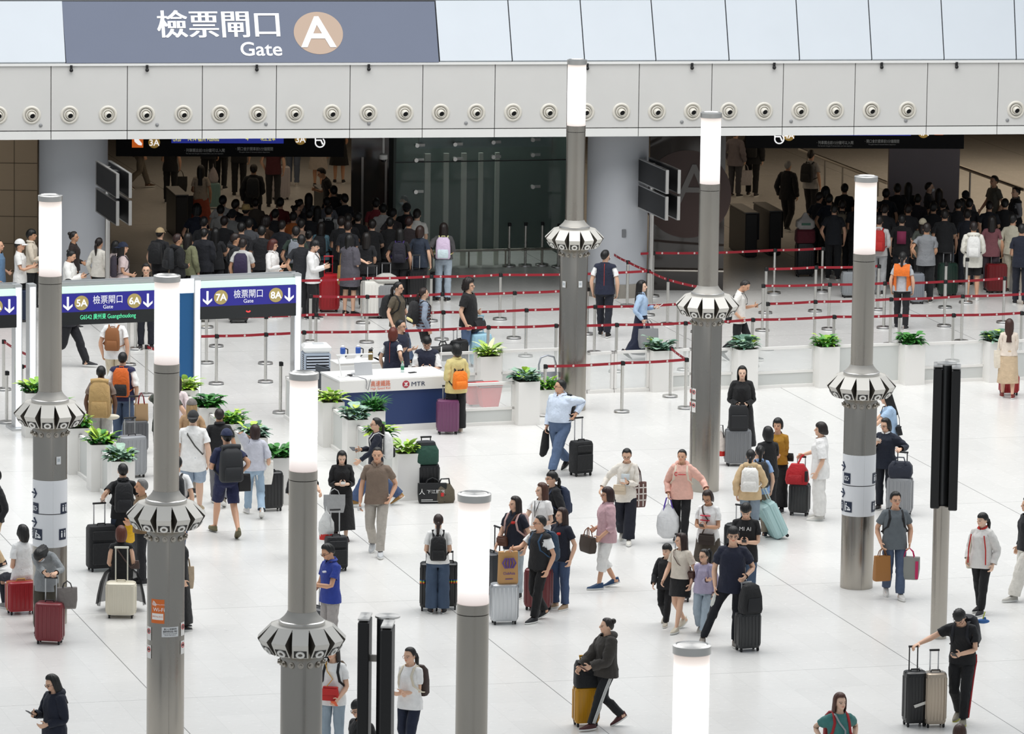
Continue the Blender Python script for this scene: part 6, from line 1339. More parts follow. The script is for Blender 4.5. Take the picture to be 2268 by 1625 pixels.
# ---- the channel of people walking in
I = P('man in white T-shirt, denim shorts and a backwards black cap with headphones', 428, 905, 1.83, 176, ('tee', '#f3f3f1', dict(hem=.76)), ('shorts', '#9db4cc', 'denim'), ('crew', BK), walk=.55, lead=-1, girth=1.14, skin=3, hat=('capback', '#2a2b2d'), rh='down', lh='down', shoes='#b9a88c', glasses='#dcd8ec'); crossbody('dark sling strap across the white T-shirt', I, '#4a4a46', -1, .16, .1, zz=1.0, yy=-.15)
P('woman in grey cap with fair hair in front of the white T-shirt', 425, 882, 1.70, 175, ('tee', '#b69470'), ('trousers', '#7d7468'), ('long', '#a98b62'), 'f', hat=('cap', '#77716d'), skin=3, walk=.3)
P('woman in pale pink blouse with long dark hair beside the second column', 392, 832, 1.62, 170, ('long', '#efdfe0'), ('trousers', '#8f8f92'), ('long', DBR), 'f', walk=.2)
s = suitcase('big silver grey suitcase beside the planter with round leaves', 292, 1056, (.48, .30, .68), '#9c9fa3', 25, ext=.30, trim='#2a2b2e')
s2 = suitcase('dark grey suitcase carrying a brown paper bag behind the big silver one', 300, 1004, (.42, .27, .55), '#5b5d61', 20, ext=.42)
P('man in dark green T-shirt behind the second column, arm out to a suitcase', 364, 838, 1.74, 180, ('tee', '#3d4239', dict(hem=.78)), ('trousers', '#6a6a68'), ('short', BK), lh=('w', s2['grip']), rh='wide', girth=1.1)
tote('brown paper bag with dark red cord handles on the grey suitcase', s2['top'] + Vector((.10, .02, .50)), '#a88a66', .24, .32, .12, 15, .20, '#8a1f2a', 'paper_bag', kind='plain', taper=1)
I = P('man in brown polo and grey shorts with a large tan rolltop rucksack', 224, 808, 1.75, 178, ('polo', '#7a6a60'), ('shorts', '#b7b6b2'), ('crew', BK), skin=5, walk=.35, rh='down', lh='down'); backpack('large tan rolltop rucksack on the man in the brown polo', I, '#b89763', .38, .62, .2, style='roll', z=1.14)
t = bag_at('shoe_pair', 'pale trainers dangling from the tan rucksack', 'shoes', I['chest'] @ Vector((-.22, .22, .86)), 10); m = MB(); m.tube([(-.02, 0, 0), (-.01, 0, .22)], .006, 5); part('laces', m, mat('#e5dfd0', .8), t); m = MB(); m.ball((0, 0, -.02), (.13, .055, .05), 14, 8); part('upper', m, mat('#e3ddcc', .7), t, True)
I = P('man in navy gilet and white sleeves with an orange and black backpack', 272, 778, 1.74, 176, ('half', '#f0f0ee'), ('jeanswide', '#41597c'), ('crew', BK), vest=('#23244a',), walk=.3, rh='down', lh='down'); backpack('orange and black backpack on the man in the navy gilet', I, '#d2621c', .30, .50, .16, pocket='#1c1c1f', strap='#c8601e')
I = P('man in white shirt and beige trousers with a brown leather backpack', 254, 686, 1.72, 172, ('tee', '#f4f4f2'), ('trousers', '#d8cbb2'), ('crew', BK), walk=.35, skin=1, girth=1.06, rh='down', lh='down'); backpack('brown leather backpack on the man in white under gate 5A', I, '#8d5a33', .28, .42, .14, kind='plain')
P('uniformed man in black striding under gate 5A, arm pointing right', 152, 612, 1.74, 75, ('polo', '#1a1b22'), ('trousers', '#14151b'), ('crew', BK), walk=.7, rh='waist', lh='reach', girth=1.1, yf=812)
P('person with glasses peering over gate 6A, dark uniform trousers below', 324, 584, 1.70, 0, ('half', '#1d2230'), ('trousers', '#171a26'), ('short', BK), yf=773, glasses=True)
I = P('man in black polo and grey trousers walking away beside the white T-shirt', 486, 901, 1.74, 182, ('polo', '#17181b'), ('trousers', '#75767a'), ('crew', DBR), yf=1119, walk=.5, skin=2, shoes='#8c8578')
I = P('man in navy cap, navy T-shirt and shorts with a big black backpack', 502, 943, 1.78, 200, ('tee', '#1e2547', dict(hem=.86)), ('shorts', '#1b2146'), ('crew', BK), yf=1186, walk=.7, lead=1, hat=('cap', '#1d2748'), skin=1, lh='phone', rh='hip', shoes='#6f6a4c', shoe='slip', glasses=True, sole='#5f5a40'); backpack('big black rolltop backpack on the man in navy shorts', I, '#26282b', .36, .52, .22, style='roll', kind='plain'); crossbody('black pouch bag at the hip of the man in navy shorts', I, '#121214', -1, .20, .26, .1, zz=.86, yy=.04, xx=.27)
s = suitcase('black ribbed cabin suitcase in front of the near channel planter', 600, 1130, (.38, .25, .62), '#1c1d1f', 20, ext=0)
I = P('woman with dark bob in pale grey shirt and light jeans with a white tote', 565, 937, 1.60, 192, ('half', '#c9cbd6', dict(collar=1, hem=.88)), ('jeans', '#8fb0cb'), ('bob', '#2a1715'), 'f', yf=1143, walk=.6, lh='ear', rh='down', shoes='#d8d8d6'); tote('long white canvas tote on the shoulder of the woman in pale grey', I['chest'] @ Vector((-.17, .02, 1.395)), '#f1efe8', .30, .40, .10, 15, .34, taper=.8)
# ---- middle
I = P('woman in long black dress typing on her phone, grey briefcase on her arm', 757, 995, 1.63, 6, ('dresslong', '#131315', dict(len=.22, flare=.75)), ('none', BK), ('long', BK), 'f', yf=1196, walk=.35, rh='both', lh='both', head=(0, 22), skin=3, shoes='#2a1518'); phone('white phone in both hands of the woman in the long black dress', I, 'R', '#e8e8e6'); tote('flat light grey briefcase hanging from the arm of the woman in black dress', I['R'] + Vector((-.13, .04, -.08)), '#a6a8a9', .36, .30, .05, 5, .10, name='briefcase')
I = P('man in brown polo and light grey trousers walking towards us', 836, 987, 1.75, -4, ('polo', '#7d6c5e'), ('trousers', '#b4aea5'), ('crew', '#1d1b1a'), yf=1228, walk=.45, rh=(.25, .06, .84), lh='pocket', skin=1, shoes='#c3c6c8'); phone('phone hanging in the hand of the man in the brown polo', I, 'R', '#b9bcc0')
I = P('woman with ponytail, navy jumper and flared jeans striding left', 833, 917, 1.63, -82, ('long', '#151a2b'), ('jeanswide', '#34507e'), ('pony', BK), 'f', yf=1120, walk=.85, lh=(.18, .30, .94), rh=(.14, .26, 1.08), glasses=True, shoes='#b58a4e'); backpack('white and black backpack of the woman striding left', I, '#dfdfdd', .32, .46, .17, pocket='#1b1b1d', strap='#cfcfcd')
m = MB(); m.box((0, 0, 0), (.10, .17, .012), 0, .004); o = m.build('tablet', mat('#4a4c50', .3)); o.location = I['R'] + Vector((-.04, 0, .02)); o.rotation_euler = (.2, .1, .4); tag(o, 'dark grey flat device held out by the woman striding left', 'device')
s = suitcase('black soft cabin suitcase next to the head of the man in blue polo', 744, 1262, (.36, .26, .50), '#1d1e21', 15, 'soft', .42)
P('person in black hidden behind the third column, only an arm showing', 668, 1012, 1.66, 20, ('half', '#141416'), ('trousers', '#17171a'), ('long', BK), 'f', lh=('w', s['grip'] + Vector((-.1, .1, .05))), rh='waist')
plastic_bag('clear carrier bag with red foot hanging by the third column', s['grip'] + Vector((-.14, .02, .08)), '#d9dad8', .26, .36, 10, None, True)
I = P('man in bright blue polo and glasses looking at his phone', 732, 1202, 1.74, -58, ('polo', '#2a3f96', dict(print=('patch', '#e6e8f0', 'front', .035))), ('trousers', '#a9a3a0'), ('short', BK), skin=2, lh=(.10, .33, 1.12), rh='fwd', head=(-6, 22), glasses=True); phone('phone in the hand of the man in the bright blue polo', I, 'L', '#5c4a4a')
suitcase('dark grey suitcase edge between the third column and the blue polo man', 706, 1432, (.40, .26, .55), '#4c4d50', -40, ext=.3)
I = P('woman with fringe in white T-shirt carrying a red pouch and an orange phone', 738, 1425, 1.62, -14, ('tee', '#f0f0ee'), ('jeans', '#8ea4b4'), ('longf', '#1d1513'), 'f', lh=(.14, .20, .93), rh='down', head=(-18, 4), skin=0); crossbody('red and black pouch with a multicoloured strap on the white T-shirt', I, '#c4211d', 1, .24, .20, .09, '#d9a034', 1.0, -.2, .02); phone('orange phone in the hand of the woman with the red pouch', I, 'L', '#e3591c', '#2a2a2a'); backpack('patterned backpack behind the woman with the red pouch', I, '#5c4a35', .30, .44, strap='#17171a')
I = P('young man in black with glasses, head and shoulders beside the black totem', 799, 1548, 1.72, -50, ('tee', '#151517'), ('trousers', '#1b1b1e'), ('fringe', BK), head=(-8, 16), glasses=True); crossbody('black sling bag of the young man beside the totem', I, '#1a1a1c', -1, .22, .3, .12, zz=1.1, yy=.15, xx=.1)
I = P('woman with glasses in white T-shirt and navy track trousers, hands clasped', 909, 1431, 1.64, -34, ('tee', '#f2f1ef'), ('trousers', '#1b2338'), ('pony', BK), 'f', rh='fold', lh='fold', head=(-10, 6), glasses='#caa79a', walk=.3); backpack('cream and dark brown backpack of the woman with clasped hands', I, '#3a2a26', .32, .44, .15, strap='#d8d0bd')
I = P('woman seen from behind in white T-shirt and very wide jeans', 971, 1138, 1.58, 182, ('tee', '#f2f1ee', dict(hem=.86)), ('jeanswide', '#36506f'), ('pony', '#2a1a15'), 'f', yf=1357, rh='waist', lh='waist'); backpack('small black backpack of the woman in very wide jeans', I, '#141416', .28, .40, .14, z=1.14)
RB = ['#c2292b', '#e07a28', '#e8cf3a', '#3b9a4a', '#2f62b5']
suitcase('black suitcase with a rainbow strap, left of the wide jeans', 951, 1350, (.30, .28, .70), '#17181a', 0, ext=.15, band=RB); suitcase('black suitcase with a rainbow strap, right of the wide jeans', 994, 1347, (.26, .28, .68), '#17181a', 0, ext=.15, band=RB)
suitcase('dark grey suitcase half behind the bright lamp of the fourth column', 1088, 1312, (.40, .27, .60), '#45474a', -60, ext=.40, hcol='#1c1c1e')
s = suitcase('silver aluminium suitcase with a brown paper bag on it', 1116, 1380, (.42, .27, .58), '#c5c8cb', 12, 'alum', 0)
pb = tote('tall brown paper bag with purple print on the silver suitcase', s['top'] + Vector((.05, .0, .52)), '#b98d58', .30, .50, .16, 14, .02, '#e9e4da', 'paper_bag', kind='plain', taper=1, motif=[('arc',), ('t', 'ClubAsia', 0, .30, .12, .62), ('r', 0, .16, .4, .02)])
I = P('curly-haired woman in navy polo with pink backpack straps and pale jeans', 1140, 1100, 1.62, -32, ('polo', '#161a2a', dict(print=('patch', '#c4261d', 'front', .05))), ('jeans', '#a9b9c2'), ('mid', DBR), 'f', rh='fwd', lh='down', head=(-30, -4), skin=0); backpack('backpack with dusty pink straps on the curly-haired woman', I, '#b99a96', .28, .42, strap='#c5a39d'); crossbody('small brown crossbody bag of the curly-haired woman', I, '#5d3a2a', -1, .19, .15, .08, zz=.96)
I = P('woman with brown hair and a lanyard in white T-shirt, arm reaching out', 1199, 1070, 1.62, -40, ('tee', '#f1f0ee'), ('trousers', '#b5ab98'), ('mid', '#4a2a1d'), 'f', rh='reach2', lh='waist', head=(-28, -4), skin=3)
m = MB(); m.tube([(-.05, -.10, 1.40), (-.02, -.15, 1.25), (0, -.16, 1.14), (.02, -.15, 1.25), (.05, -.10, 1.40)], .006, 6); o = m.build('lanyard', BLACK, None, True); o.matrix_world = I['chest']; tag(o, 'dark lanyard round the neck of the woman in white', 'lanyard')
I = P('woman with ponytail and glasses in black jacket at the back of the tour group', 1222, 1043, 1.64, -62, ('jacket', '#15161a'), ('trousers', '#1a1b20'), ('ponyf', BK), 'f', head=(-10, 0), glasses=True); backpack('navy backpack of the woman at the back of the tour group', I, '#25314a', .32, .46, .17)
I = P('man in black gilet over a white T-shirt, hand on the paper bag', 1196, 1139, 1.72, -48, ('tee', '#f0f0ee', dict(hem=.86)), ('trousers', '#141416'), ('crew', '#1a1918'), yf=1374, vest=('#16171a',), rh=('w', s['top'] + Vector((.06, .02, .50))), lh='down', walk=.35, head=(-34, 0), glasses=True, shoes='#1d1e22', skin=1); backpack('blue-grey backpack of the man in the black gilet', I, '#243d54', .32, .46, .17, strap='#2c4a66')
suitcase('dark red suitcase behind the man in the black gilet', 1192, 1350, (.42, .26, .60), '#6f2a2e', -20, ext=.2)
I = P('woman in navy polo and blue jeans at the right of the tour group', 1243, 1125, 1.62, -38, ('polo', '#151929', dict(print=('patch', '#c4261d', 'front', .05))), ('jeans', '#35517c'), ('mid', '#2b1712'), 'f', yf=1347, rh='waist', lh='down', head=(-24, -4), shoes='#a78f74')
I = P('woman in pink checked shirt and white cropped trousers looking left', 1345, 1078, 1.64, -76, ('roll', '#c9a4aa', dict(collar=1, grow=.012)), ('capri', '#ecebe8'), ('bob', '#2a1210'), 'f', yf=1302, rh='waist', lh=(.16, .14, .9), walk=.3, skin=1, shoes='#2d4a6e', glasses='#7a4a40', girth=1.08)
tote('brown handbag with tan handles of the woman in the pink shirt', I['R'] + Vector((-.05, -.06, .06)), '#3c3028', .36, .26, .14, -60, .14, '#7a4a2c', 'handbag', kind='plain')
I = P('woman in cream cardigan and wide dark jeans checking her phone', 1389, 988, 1.63, -8, ('long', '#e6e0d6', dict(hem=.74, print=('block', '#c3cacd', 'front', .15))), ('jeanswide', '#161a2b'), ('pony', BK), 'f', yf=1201, walk=.45, lh=(.04, .26, 1.12), rh='wide', head=(4, 20), glasses=True, shoes='#e2dfd6', vest=None); phone('white phone of the woman in the cream cardigan', I, 'L', '#e4e4e2')
tote('brown and white plaid shoulder bag of the woman in the cream cardigan', I['chest'] @ Vector((.17, .02, 1.395)), '#6a4a44', .34, .42, .14, 20, .30, '#4a3532', motif=[('r', -.2, .5, .06, .9), ('r', .05, .5, .06, .9), ('r', .28, .5, .06, .9), ('r', 0, .3, .9, .05), ('r', 0, .55, .9, .05), ('r', 0, .8, .9, .05, '#d8cfc8')])
crossbody('small cream crossbody bag of the woman in the cream cardigan', I, '#d6c4ab', -1, .22, .16, .08, '#cfc3b2', .98, -.19, .10)
I = P('girl in pink hoodie and black trousers with a white carrier bag', 1511, 994, 1.60, -8, ('hoodie', '#e3b3a4', dict(print=('logo', '#c23a3f', 'front', 1))), ('trousers', '#141417'), ('pony', BK), 'f', yf=1200, rh='bag', lh=(.46, .12, 1.02), head=(-8, 2), walk=.25, skin=1); backpack('backpack with cream straps on the girl in the pink hoodie', I, '#cfc4b2', .28, .40, strap='#d8cdbb')
plastic_bag('big white carrier bag with purple handles of the girl in the pink hoodie', I['R'], '#e2e3e4', .38, .46, 5, '#5a3fa8')
I = P('woman in white T-shirt with two red bars reading her phone', 1570, 1083, 1.62, -20, ('tee', '#f1f0ee', dict(print=('bars', '#c2203a', 'front', 1))), ('skirt', '#4a4137'), ('bobtuck', '#2a1a14'), 'f', rh='both', lh='both', head=(-6, 24), glasses=True, skin=2); phone('black phone of the woman with two red bars on her T-shirt', I, 'R'); crossbody('brown patterned shoulder bag of the woman with two red bars', I, '#33261f', 1, .28, .18, .08, '#4a3a30', .88, -.19, .04)
s = suitcase('suitcase of which only the handle shows above the long brown hair', 1504, 1330, (.36, .24, .5), '#2a2b2e', 0, ext=.5)
I = P('boy in black tracksuit with a blue strap walking beside the long-haired woman', 1477, 1207, 1.25, -22, ('jacket', '#18191c'), ('trousers', '#151518'), ('fringe', BK), yf=1383, hs=1.16, rh='fwd', lh='down', walk=.4, head=(-12, 0), skin=3, shoes='#bdb6a8')
I = P('woman with very long brown hair in striped cream T-shirt and black skirt', 1509, 1179, 1.60, -36, ('tee', '#d9cfc0', dict(hem=.93)), ('miniskirt', '#121214'), ('long', '#2c1913'), 'f', yf=1396, rh='fwd', lh='down', walk=.45, head=(-42, 0), skin=0, shoes='#cfc6b4'); crossbody('brown strap bag on the hip of the woman with very long hair', I, '#4b2c22', 1, .16, .18, .08, zz=.98, yy=.02, xx=.2)
I = P('girl in lilac jacket and wide pale jeans with glasses', 1560, 1218, 1.36, -16, ('jacket', '#ada4bc', dict(hem=.84)), ('jeanswide', '#9eb2c2'), ('highpony', BK), 'f', yf=1403, hs=1.14, rh='cross', lh='down', walk=.3, head=(-34, 0), glasses=True, shoes='#cbc5bb'); backpack('grey backpack of the girl in the lilac jacket', I, '#5d6066', .26, .36, strap='#8c86a0')
s = suitcase('black suitcase with a black backpack on top, pulled by the man in navy', 1655, 1440, (.36, .25, .54), '#26282a', 22, ext=.44, hcol='#a9abad')
I = P('man in navy T-shirt and glasses pulling a black case with a backpack on top', 1624, 1167, 1.80, -4, ('tee', '#161b2f', dict(hem=.78, grow=.01)), ('slim', '#14171f'), ('fringe', BK), yf=1432, feet=dict(L=(.05, -.06, 0), R=(.40, .10, 0)), lh=('w', s['grip']), rh='down', glasses=True, head=(6, 0), shoes='#77716a'); watch(I, 'L', 'dark sports watch of the man in the navy T-shirt', '#2a2224')
plastic_bag('small white bag in the hand of the man in the navy T-shirt', I['R'] + Vector((0, 0, .12)), '#d8dad2', .14, .16, 0)
t = bag_at('backpack', 'black backpack standing on the black case of the man in navy', 'backpack', s['top'] + Vector((.03, -.06, .0)), 30); m = MB(); m.loft([rrect(.32, .20, .0), rrect(.34, .24, .06), rrect(.32, .22, .26), rrect(.24, .14, .42), rrect(.1, .06, .46)]); part('bag', m, mat('#141517', .8, 0, 'cloth'), t, True); m = MB(); m.loft([rrect(.24, .05, .04, .3, 0, -.13), rrect(.24, .06, .12, .3, 0, -.13), rrect(.2, .03, .24, .3, 0, -.11)]); part('front_pocket', m, mat('#1b1c1f', .7), t, True);
I = P('young man in black T-shirt with white letters bent over his phone', 1653, 1110, 1.73, -6, ('tee', '#151517', dict(print=('MI AI', '#e9e9e7', 'front', .085), hem=.76)), ('jeans', '#3c5878'), ('fringe', BK), rh='both', lh='both', head=(0, 30), skin=0); phone('black phone of the young man with white letters on his T-shirt', I, 'R')
s = suitcase('black hard suitcase edge behind the young man with white letters', 1632, 1250, (.40, .26, .62), '#1e2022', -30, ext=.30)
s2 = suitcase('mint green suitcase tilted on two wheels', 1728, 1190, (.40, .26, .62), '#b4d4d4', -70, ext=.24, tilt=26, hcol='#cfdedd', trim='#8fb4b4')
I = P('woman in beige hoodie with a white backpack, seen from behind', 1663, 993, 1.62, 176, ('hoodie', '#cfb48c'), ('jeans', '#7d91a2'), ('pony', BK), 'f', yf=1200, lh='down', rh=('w', s2['grip']), walk=.4); backpack('white canvas backpack of the woman in the beige hoodie', I, '#e3e1dc', .32, .42, .17)
I = P('woman with ponytail in light blue shirt and a black backpack, seen from behind', 1683, 985, 1.55, 186, ('tee', '#8fadd6'), ('trousers', '#8d8272'), ('highpony', BK), 'f', walk=.2); backpack('soft black backpack of the woman in the light blue shirt', I, '#2a2c2f', .30, .46, .15)
P('woman with short black hair in black T-shirt, back turned, in the chatting group', 1701, 945, 1.62, 200, ('tee', '#141416'), ('trousers', '#1a1a1d'), ('bob', '#0f0e0e'), 'f', girth=1.08, rh='fold')
I = P('woman in mustard patterned blouse facing us in the chatting group', 1723, 927, 1.62, -18, ('roll', '#a8791f', dict(hem=.88)), ('wide', '#151517'), ('short_f', '#100f0f'), 'f', yf=1133, rh='fold', lh='fold', skin=1, girth=1.05); crossbody('dark strap bag across the mustard blouse', I, '#22201c', 1, .18, .14, .07, zz=1.0, yy=.05, xx=.2)
s = suitcase('dark grey cabin case with a red rucksack on top', 1770, 1140, (.34, .25, .50), '#303234', -15, ext=.44)
t = bag_at('backpack', 'bright red rucksack standing on the dark grey cabin case', 'backpack', s['top'] + Vector((-.05, -.05, 0)), -10); m = MB(); m.loft([rrect(.36, .22, 0), rrect(.40, .25, .07), rrect(.36, .22, .22), rrect(.22, .12, .34)]); part('bag', m, mat('#b81722', .7, 0, 'cloth'), t, True); m = MB(); m.loft([rrect(.24, .06, .02, .3, -.02, -.14), rrect(.25, .07, .1, .3, -.02, -.14), rrect(.22, .03, .17, .3, -.02, -.12)]); part('front_pocket', m, mat('#a8141e', .7, 0, 'cloth'), t, True); m = MB(); m.lathe([(.03, .06), (.03, .22), (.024, .24)], 12, (.17, -.12, 0)); part('flask', m, mat('#2a2426', .4), t, True); m = MB(); m.tube([(.0, 0, .32), (.06, .06, .46), (.12, .12, .5)], .016, 6); part('strap', m, mat('#b81722', .7), t, True)
I = P('woman in white blouse and white trousers holding the handle of a dark case', 1818, 936, 1.66, -98, ('half', '#efeeec', dict(hem=.74)), ('wide', '#eae8e4'), ('short_f', '#1e1613'), 'f', yf=1150, rh=('w', s['grip']), lh='down', shoes='#e4e1da', girth=1.05)
s = suitcase('large grey trolley case with a front lid, black backpack on top', 1633, 1030, (.46, .30, .60), '#77797c', 6, ext=.36, trim='#4a4b4d')
I = P('woman with long black hair in a long black coat behind a grey trolley case', 1638, 832, 1.66, 0, ('coat', '#131315', dict(len=.22)), ('trousers', '#151517'), ('long', '#0f0e0e'), 'f', at=(1640, 1012), rh='waist', lh='waist', skin=3)
t = bag_at('backpack', 'square black backpack standing on the large grey trolley case', 'backpack', s['top'] + Vector((.0, -.06, 0)), 6); m = MB(); m.loft([rrect(.32, .16, 0, .15), rrect(.34, .19, .04, .15), rrect(.34, .18, .36, .15), rrect(.28, .12, .44, .2)]); part('bag', m, mat('#1c1d20', .7), t, 30); m = MB(); m.box((0, -.10, .16), (.28, .03, .24), 0, .01); part('front_pocket', m, mat('#212225', .7), t); m = MB(); m.tube([(-.05, 0, .43), (0, 0, .48), (.05, 0, .43)], .01, 6); part('top_handle', m, BLACK, t)
plastic_bag('white carrier bag with red foot beside the large grey trolley case', s['M'] @ Vector((-.30, .05, .72)), '#e3d7ce', .22, .34, 0, '#1a1a1a', True)
I = P('woman in pale blue T-shirt leaning forward at a trolley, behind the wrapped column', 1975, 860, 1.64, -92, ('tee', '#a9c4e0'), ('slim', '#171a26'), ('longf', BK), 'f', yf=1072, rh='reach', lh='reach', bend=14, walk=.55, glasses=True); crossbody('black shoulder bag of the woman in the pale blue T-shirt', I, '#16171b', 1, .2, .16, .09, zz=.98, yy=.10, xx=.14)
s = suitcase('silver grey suitcase with a navy bag on top, right of the wrapped column', 1992, 1140, (.42, .28, .60), '#8f9194', -20, ext=.42, hcol='#2a2c30')
I = P('woman in navy windbreaker with earphones looking at her phone', 1963, 926, 1.62, -24, ('jacket', '#161d2d', dict(collar='#f0f0ee')), ('trousers', '#171b26'), ('bobtuck', BK), 'f', yf=1129, rh=(.10, .24, 1.25), lh=('w', s['grip']), head=(-24, 8), glasses=True); phone('pale phone of the woman in the navy windbreaker', I, 'R', '#d9d4cc')
t = bag_at('duffel_bag', 'navy duffel bag lying on the silver grey suitcase', 'bag', s['top'], -10); m = MB(); m.loft([rrect(.36, .22, 0), rrect(.42, .26, .07), rrect(.40, .24, .20), rrect(.3, .16, .27)]); part('bag_body', m, mat('#1a2030', .7, 0, 'cloth'), t, True); m = MB(); m.tube([(-.1, -.1, .24), (-.06, -.08, .36), (.06, -.08, .36), (.1, -.1, .24)], .012, 6); part('handle', m, mat('#2a3040', .7), t, True)
I = P('man in grey T-shirt and jeans carrying a shopping bag in each hand', 1984, 1088, 1.73, 8, ('tee', '#62696e'), ('jeans', '#44597a'), ('short', BK), yf=1323, rh='bag', lh='bag', walk=.35, head=(10, 0), glasses='#8a7a70', skin=1, girth=1.05, shoes='#dcdad6'); backpack('black backpack of the man carrying two shopping bags', I, '#17181b', .30, .44)
tote('tan paper shopping bag in the hand of the man in grey, nearer the wrapped column', I['R'], '#a06c34', .26, .40, .16, 20, .12, '#7a4f28', 'paper_bag', kind='plain', taper=1)
tote('grey and magenta shopping bag in the hand of the man in grey, nearer the totem', I['L'], '#8d8f8a', .34, .36, .16, -12, .14, '#c4205c', 'shopping_bag', kind='plain', motif=[('r', .40, .45, .14, .8, '#c4205c')])
I = P('girl in white and red track jacket and black trousers', 2177, 1134, 1.62, -34, ('jacket', '#dcdad6', dict(collar='#c5281f')), ('trousers', '#16171a'), ('ponyf', BK), 'f', yf=1358, rh='bag', lh='down', walk=.25, head=(-22, 2), skin=3); tote('crinkled cream shoulder bag of the girl in the track jacket', I['chest'] @ Vector((-.165, .0, 1.395)), '#cfc6b4', .22, .2, .1, 10, .42, '#d8cfbf')
m = MB(); m.tube([(.12, -.155, 1.34), (.16, -.16, 1.1), (.165, -.16, .86)], .012, 6); m.tube([(-.12, -.155, 1.34), (-.16, -.16, 1.1), (-.165, -.16, .86)], .012, 6); o = m.build('red_piping', mat('#b8261f', .7), I['root'], True); o.matrix_basis = I['MW'].inverted() @ I['chest']
s = suitcase('tall black suitcase with a paper tag, pushed by the man in black', 2024, 1606, (.31, .27, .74), '#18191b', 14, ext=.34, hcol='#1b1b1d'); s2 = suitcase('tall champagne ribbed suitcase beside the tall black one', 2069, 1608, (.30, .26, .74), '#b3a696', 10, 'alum', .30)
m = MB(); m.loft([[(-.10, 0, -.03), (.10, 0, .03), (.11, 0, -.01), (-.08, 0, -.07)], [(-.10, -.003, -.03), (.10, -.003, .03), (.11, -.003, -.01), (-.08, -.003, -.07)]]); o = m.build('luggage_tag', mat('#d6d3cc', .6)); o.matrix_world = s['M'] @ Matrix.Translation((.04, -.150, .36)); tag(o, 'white paper baggage tag on the tall black suitcase', 'tag')
I = P('man in black T-shirt and tracksuit trousers pushing two tall suitcases', 2131, 1347, 1.78, -22, ('tee', '#151619', dict(hem=.84)), ('trousers', '#17181b'), ('fringe', BK), at=(2128, 1600), bend=24, head=(4, 22), rh=('w', s['grip']), lh=(.06, .24, 1.02), walk=.3, glasses=True, stripe=('#a3242a', 'L', 1, .014), shoes='#8f8a7c', sole='#b9b84a'); phone('phone of the man pushing two tall suitcases', I, 'L'); backpack('black backpack tipped up on the man pushing two suitcases', I, '#191b22', .32, .46, .2); 
t = bag_at('plush_charm', 'blue shark-shaped charm hanging from the tipped-up backpack', 'charm', I['chest'] @ Vector((.19, .33, 1.26)), 0); m = MB(); m.ball((0, 0, 0), (.10, .035, .035), 12, 8); m.ball((.03, 0, .035), (.02, .01, .03), 8, 6); part('body', m, mat('#3f6fae', .8, 0, 'cloth'), t, True); m = MB(); m.tube([(0, 0, .03), (.03, 0, .14)], .008, 6); part('strap', m, mat('#b7c23a', .7), t)
P('person in black top and white trousers cut by the right edge of the frame', 2276, 1098, 1.68, -70, ('long', '#1b1c20'), ('wide', '#e6e2d9'), ('long', BK), 'f', walk=.5, shoes='#b9b6ae', lh='down', rh='down')
P('person at the left frame edge with a black sleeve, mid-height', -12, 1038, 1.68, -60, ('long', '#17181c'), ('trousers', '#cdb28e'), ('short', BK), walk=.3)
I = P('woman in teal T-shirt with red backpack straps, bottom of the frame', 1861, 1535, 1.64, 14, ('tee', '#3f7a76'), ('trousers', '#4a4a4d'), ('mid', '#4f2e22'), 'f', rh='hip', lh='hip', head=(14, 0), skin=3); backpack('backpack with red straps on the woman in teal', I, '#8f1f24', .32, .44, strap='#a3262b'); crossbody('grey strap bag across the teal T-shirt', I, '#77797c', 1, .2, .14, .07, '#9a9c9f', 1.0, -.16, .1)
P('person of whom only brown hair shows at the bottom edge', 2126, 1604, 1.62, 170, ('tee', '#4a4a4c'), ('trousers', '#333333'), ('mid', '#3a2117'), 'f')
s = suitcase('mustard yellow suitcase with a black bag on top', 1297, 1606, (.36, .25, .52), '#c08a16', 15, ext=.42, hcol='#c8921a')
I = P('woman with hair bun in charcoal hoodie and striped black track trousers', 1344, 1364, 1.66, -66, ('hoodie', '#37332f', dict(grow=.03, hem=.82)), ('trousers', '#16181c'), ('bun', DBR), 'f', yf=1612, lh=(.12, .30, 1.0), rh=(.10, .36, .96), walk=.55, head=(-16, 0), stripe=('#e9e9e7', 'L', 3, .006), shoes='#4a1f22'); phone('dark red phone of the woman in the charcoal hoodie', I, 'L', '#4a2226')
t = bag_at('soft_bag', 'black fabric bag standing on the mustard yellow suitcase', 'bag', s['top'] + Vector((0, -.02, 0)), 15); m = MB(); m.loft([rrect(.33, .22, 0), rrect(.35, .24, .04), rrect(.34, .22, .30), rrect(.30, .10, .38)]); part('bag_body', m, mat('#16181c', .8, 0, 'cloth'), t, True); m = MB(); m.tube([(-.1, 0, .36), (-.06, 0, .44), (.06, 0, .44), (.1, 0, .36)], .012, 6); part('handle', m, BLACK, t, True)
s = suitcase('black soft cabin suitcase pulled by the man in the light blue shirt', 1286, 1052, (.38, .28, .56), '#17181a', 30, 'soft', .40)
I = P('stout man in light blue shirt, belt and jeans striding with a black suitcase', 1241, 834, 1.80, -32, ('shirt', '#d3dff0', dict(hem=.97)), ('jeans', '#47648c'), ('crew', BK), yf=1048, walk=.75, girth=1.22, lh=('w', s['grip']), rh='down', head=(-50, -2), skin=1, shoes='#1d1c1c', glasses=True); backpack('black backpack of the stout man in the light blue shirt', I, '#18191b', .30, .46)
m = MB(); m.tube([(.165 * 1.2 * math.cos(q), .115 * 1.25 * math.sin(q), .995) for q in [2 * math.pi * i / 20 for i in range(20)]], .02, 6, closed=True); o = m.build('belt', mat('#15110e', .5), I['root'], True); o.matrix_basis = I['MW'].inverted() @ I['pelvis']
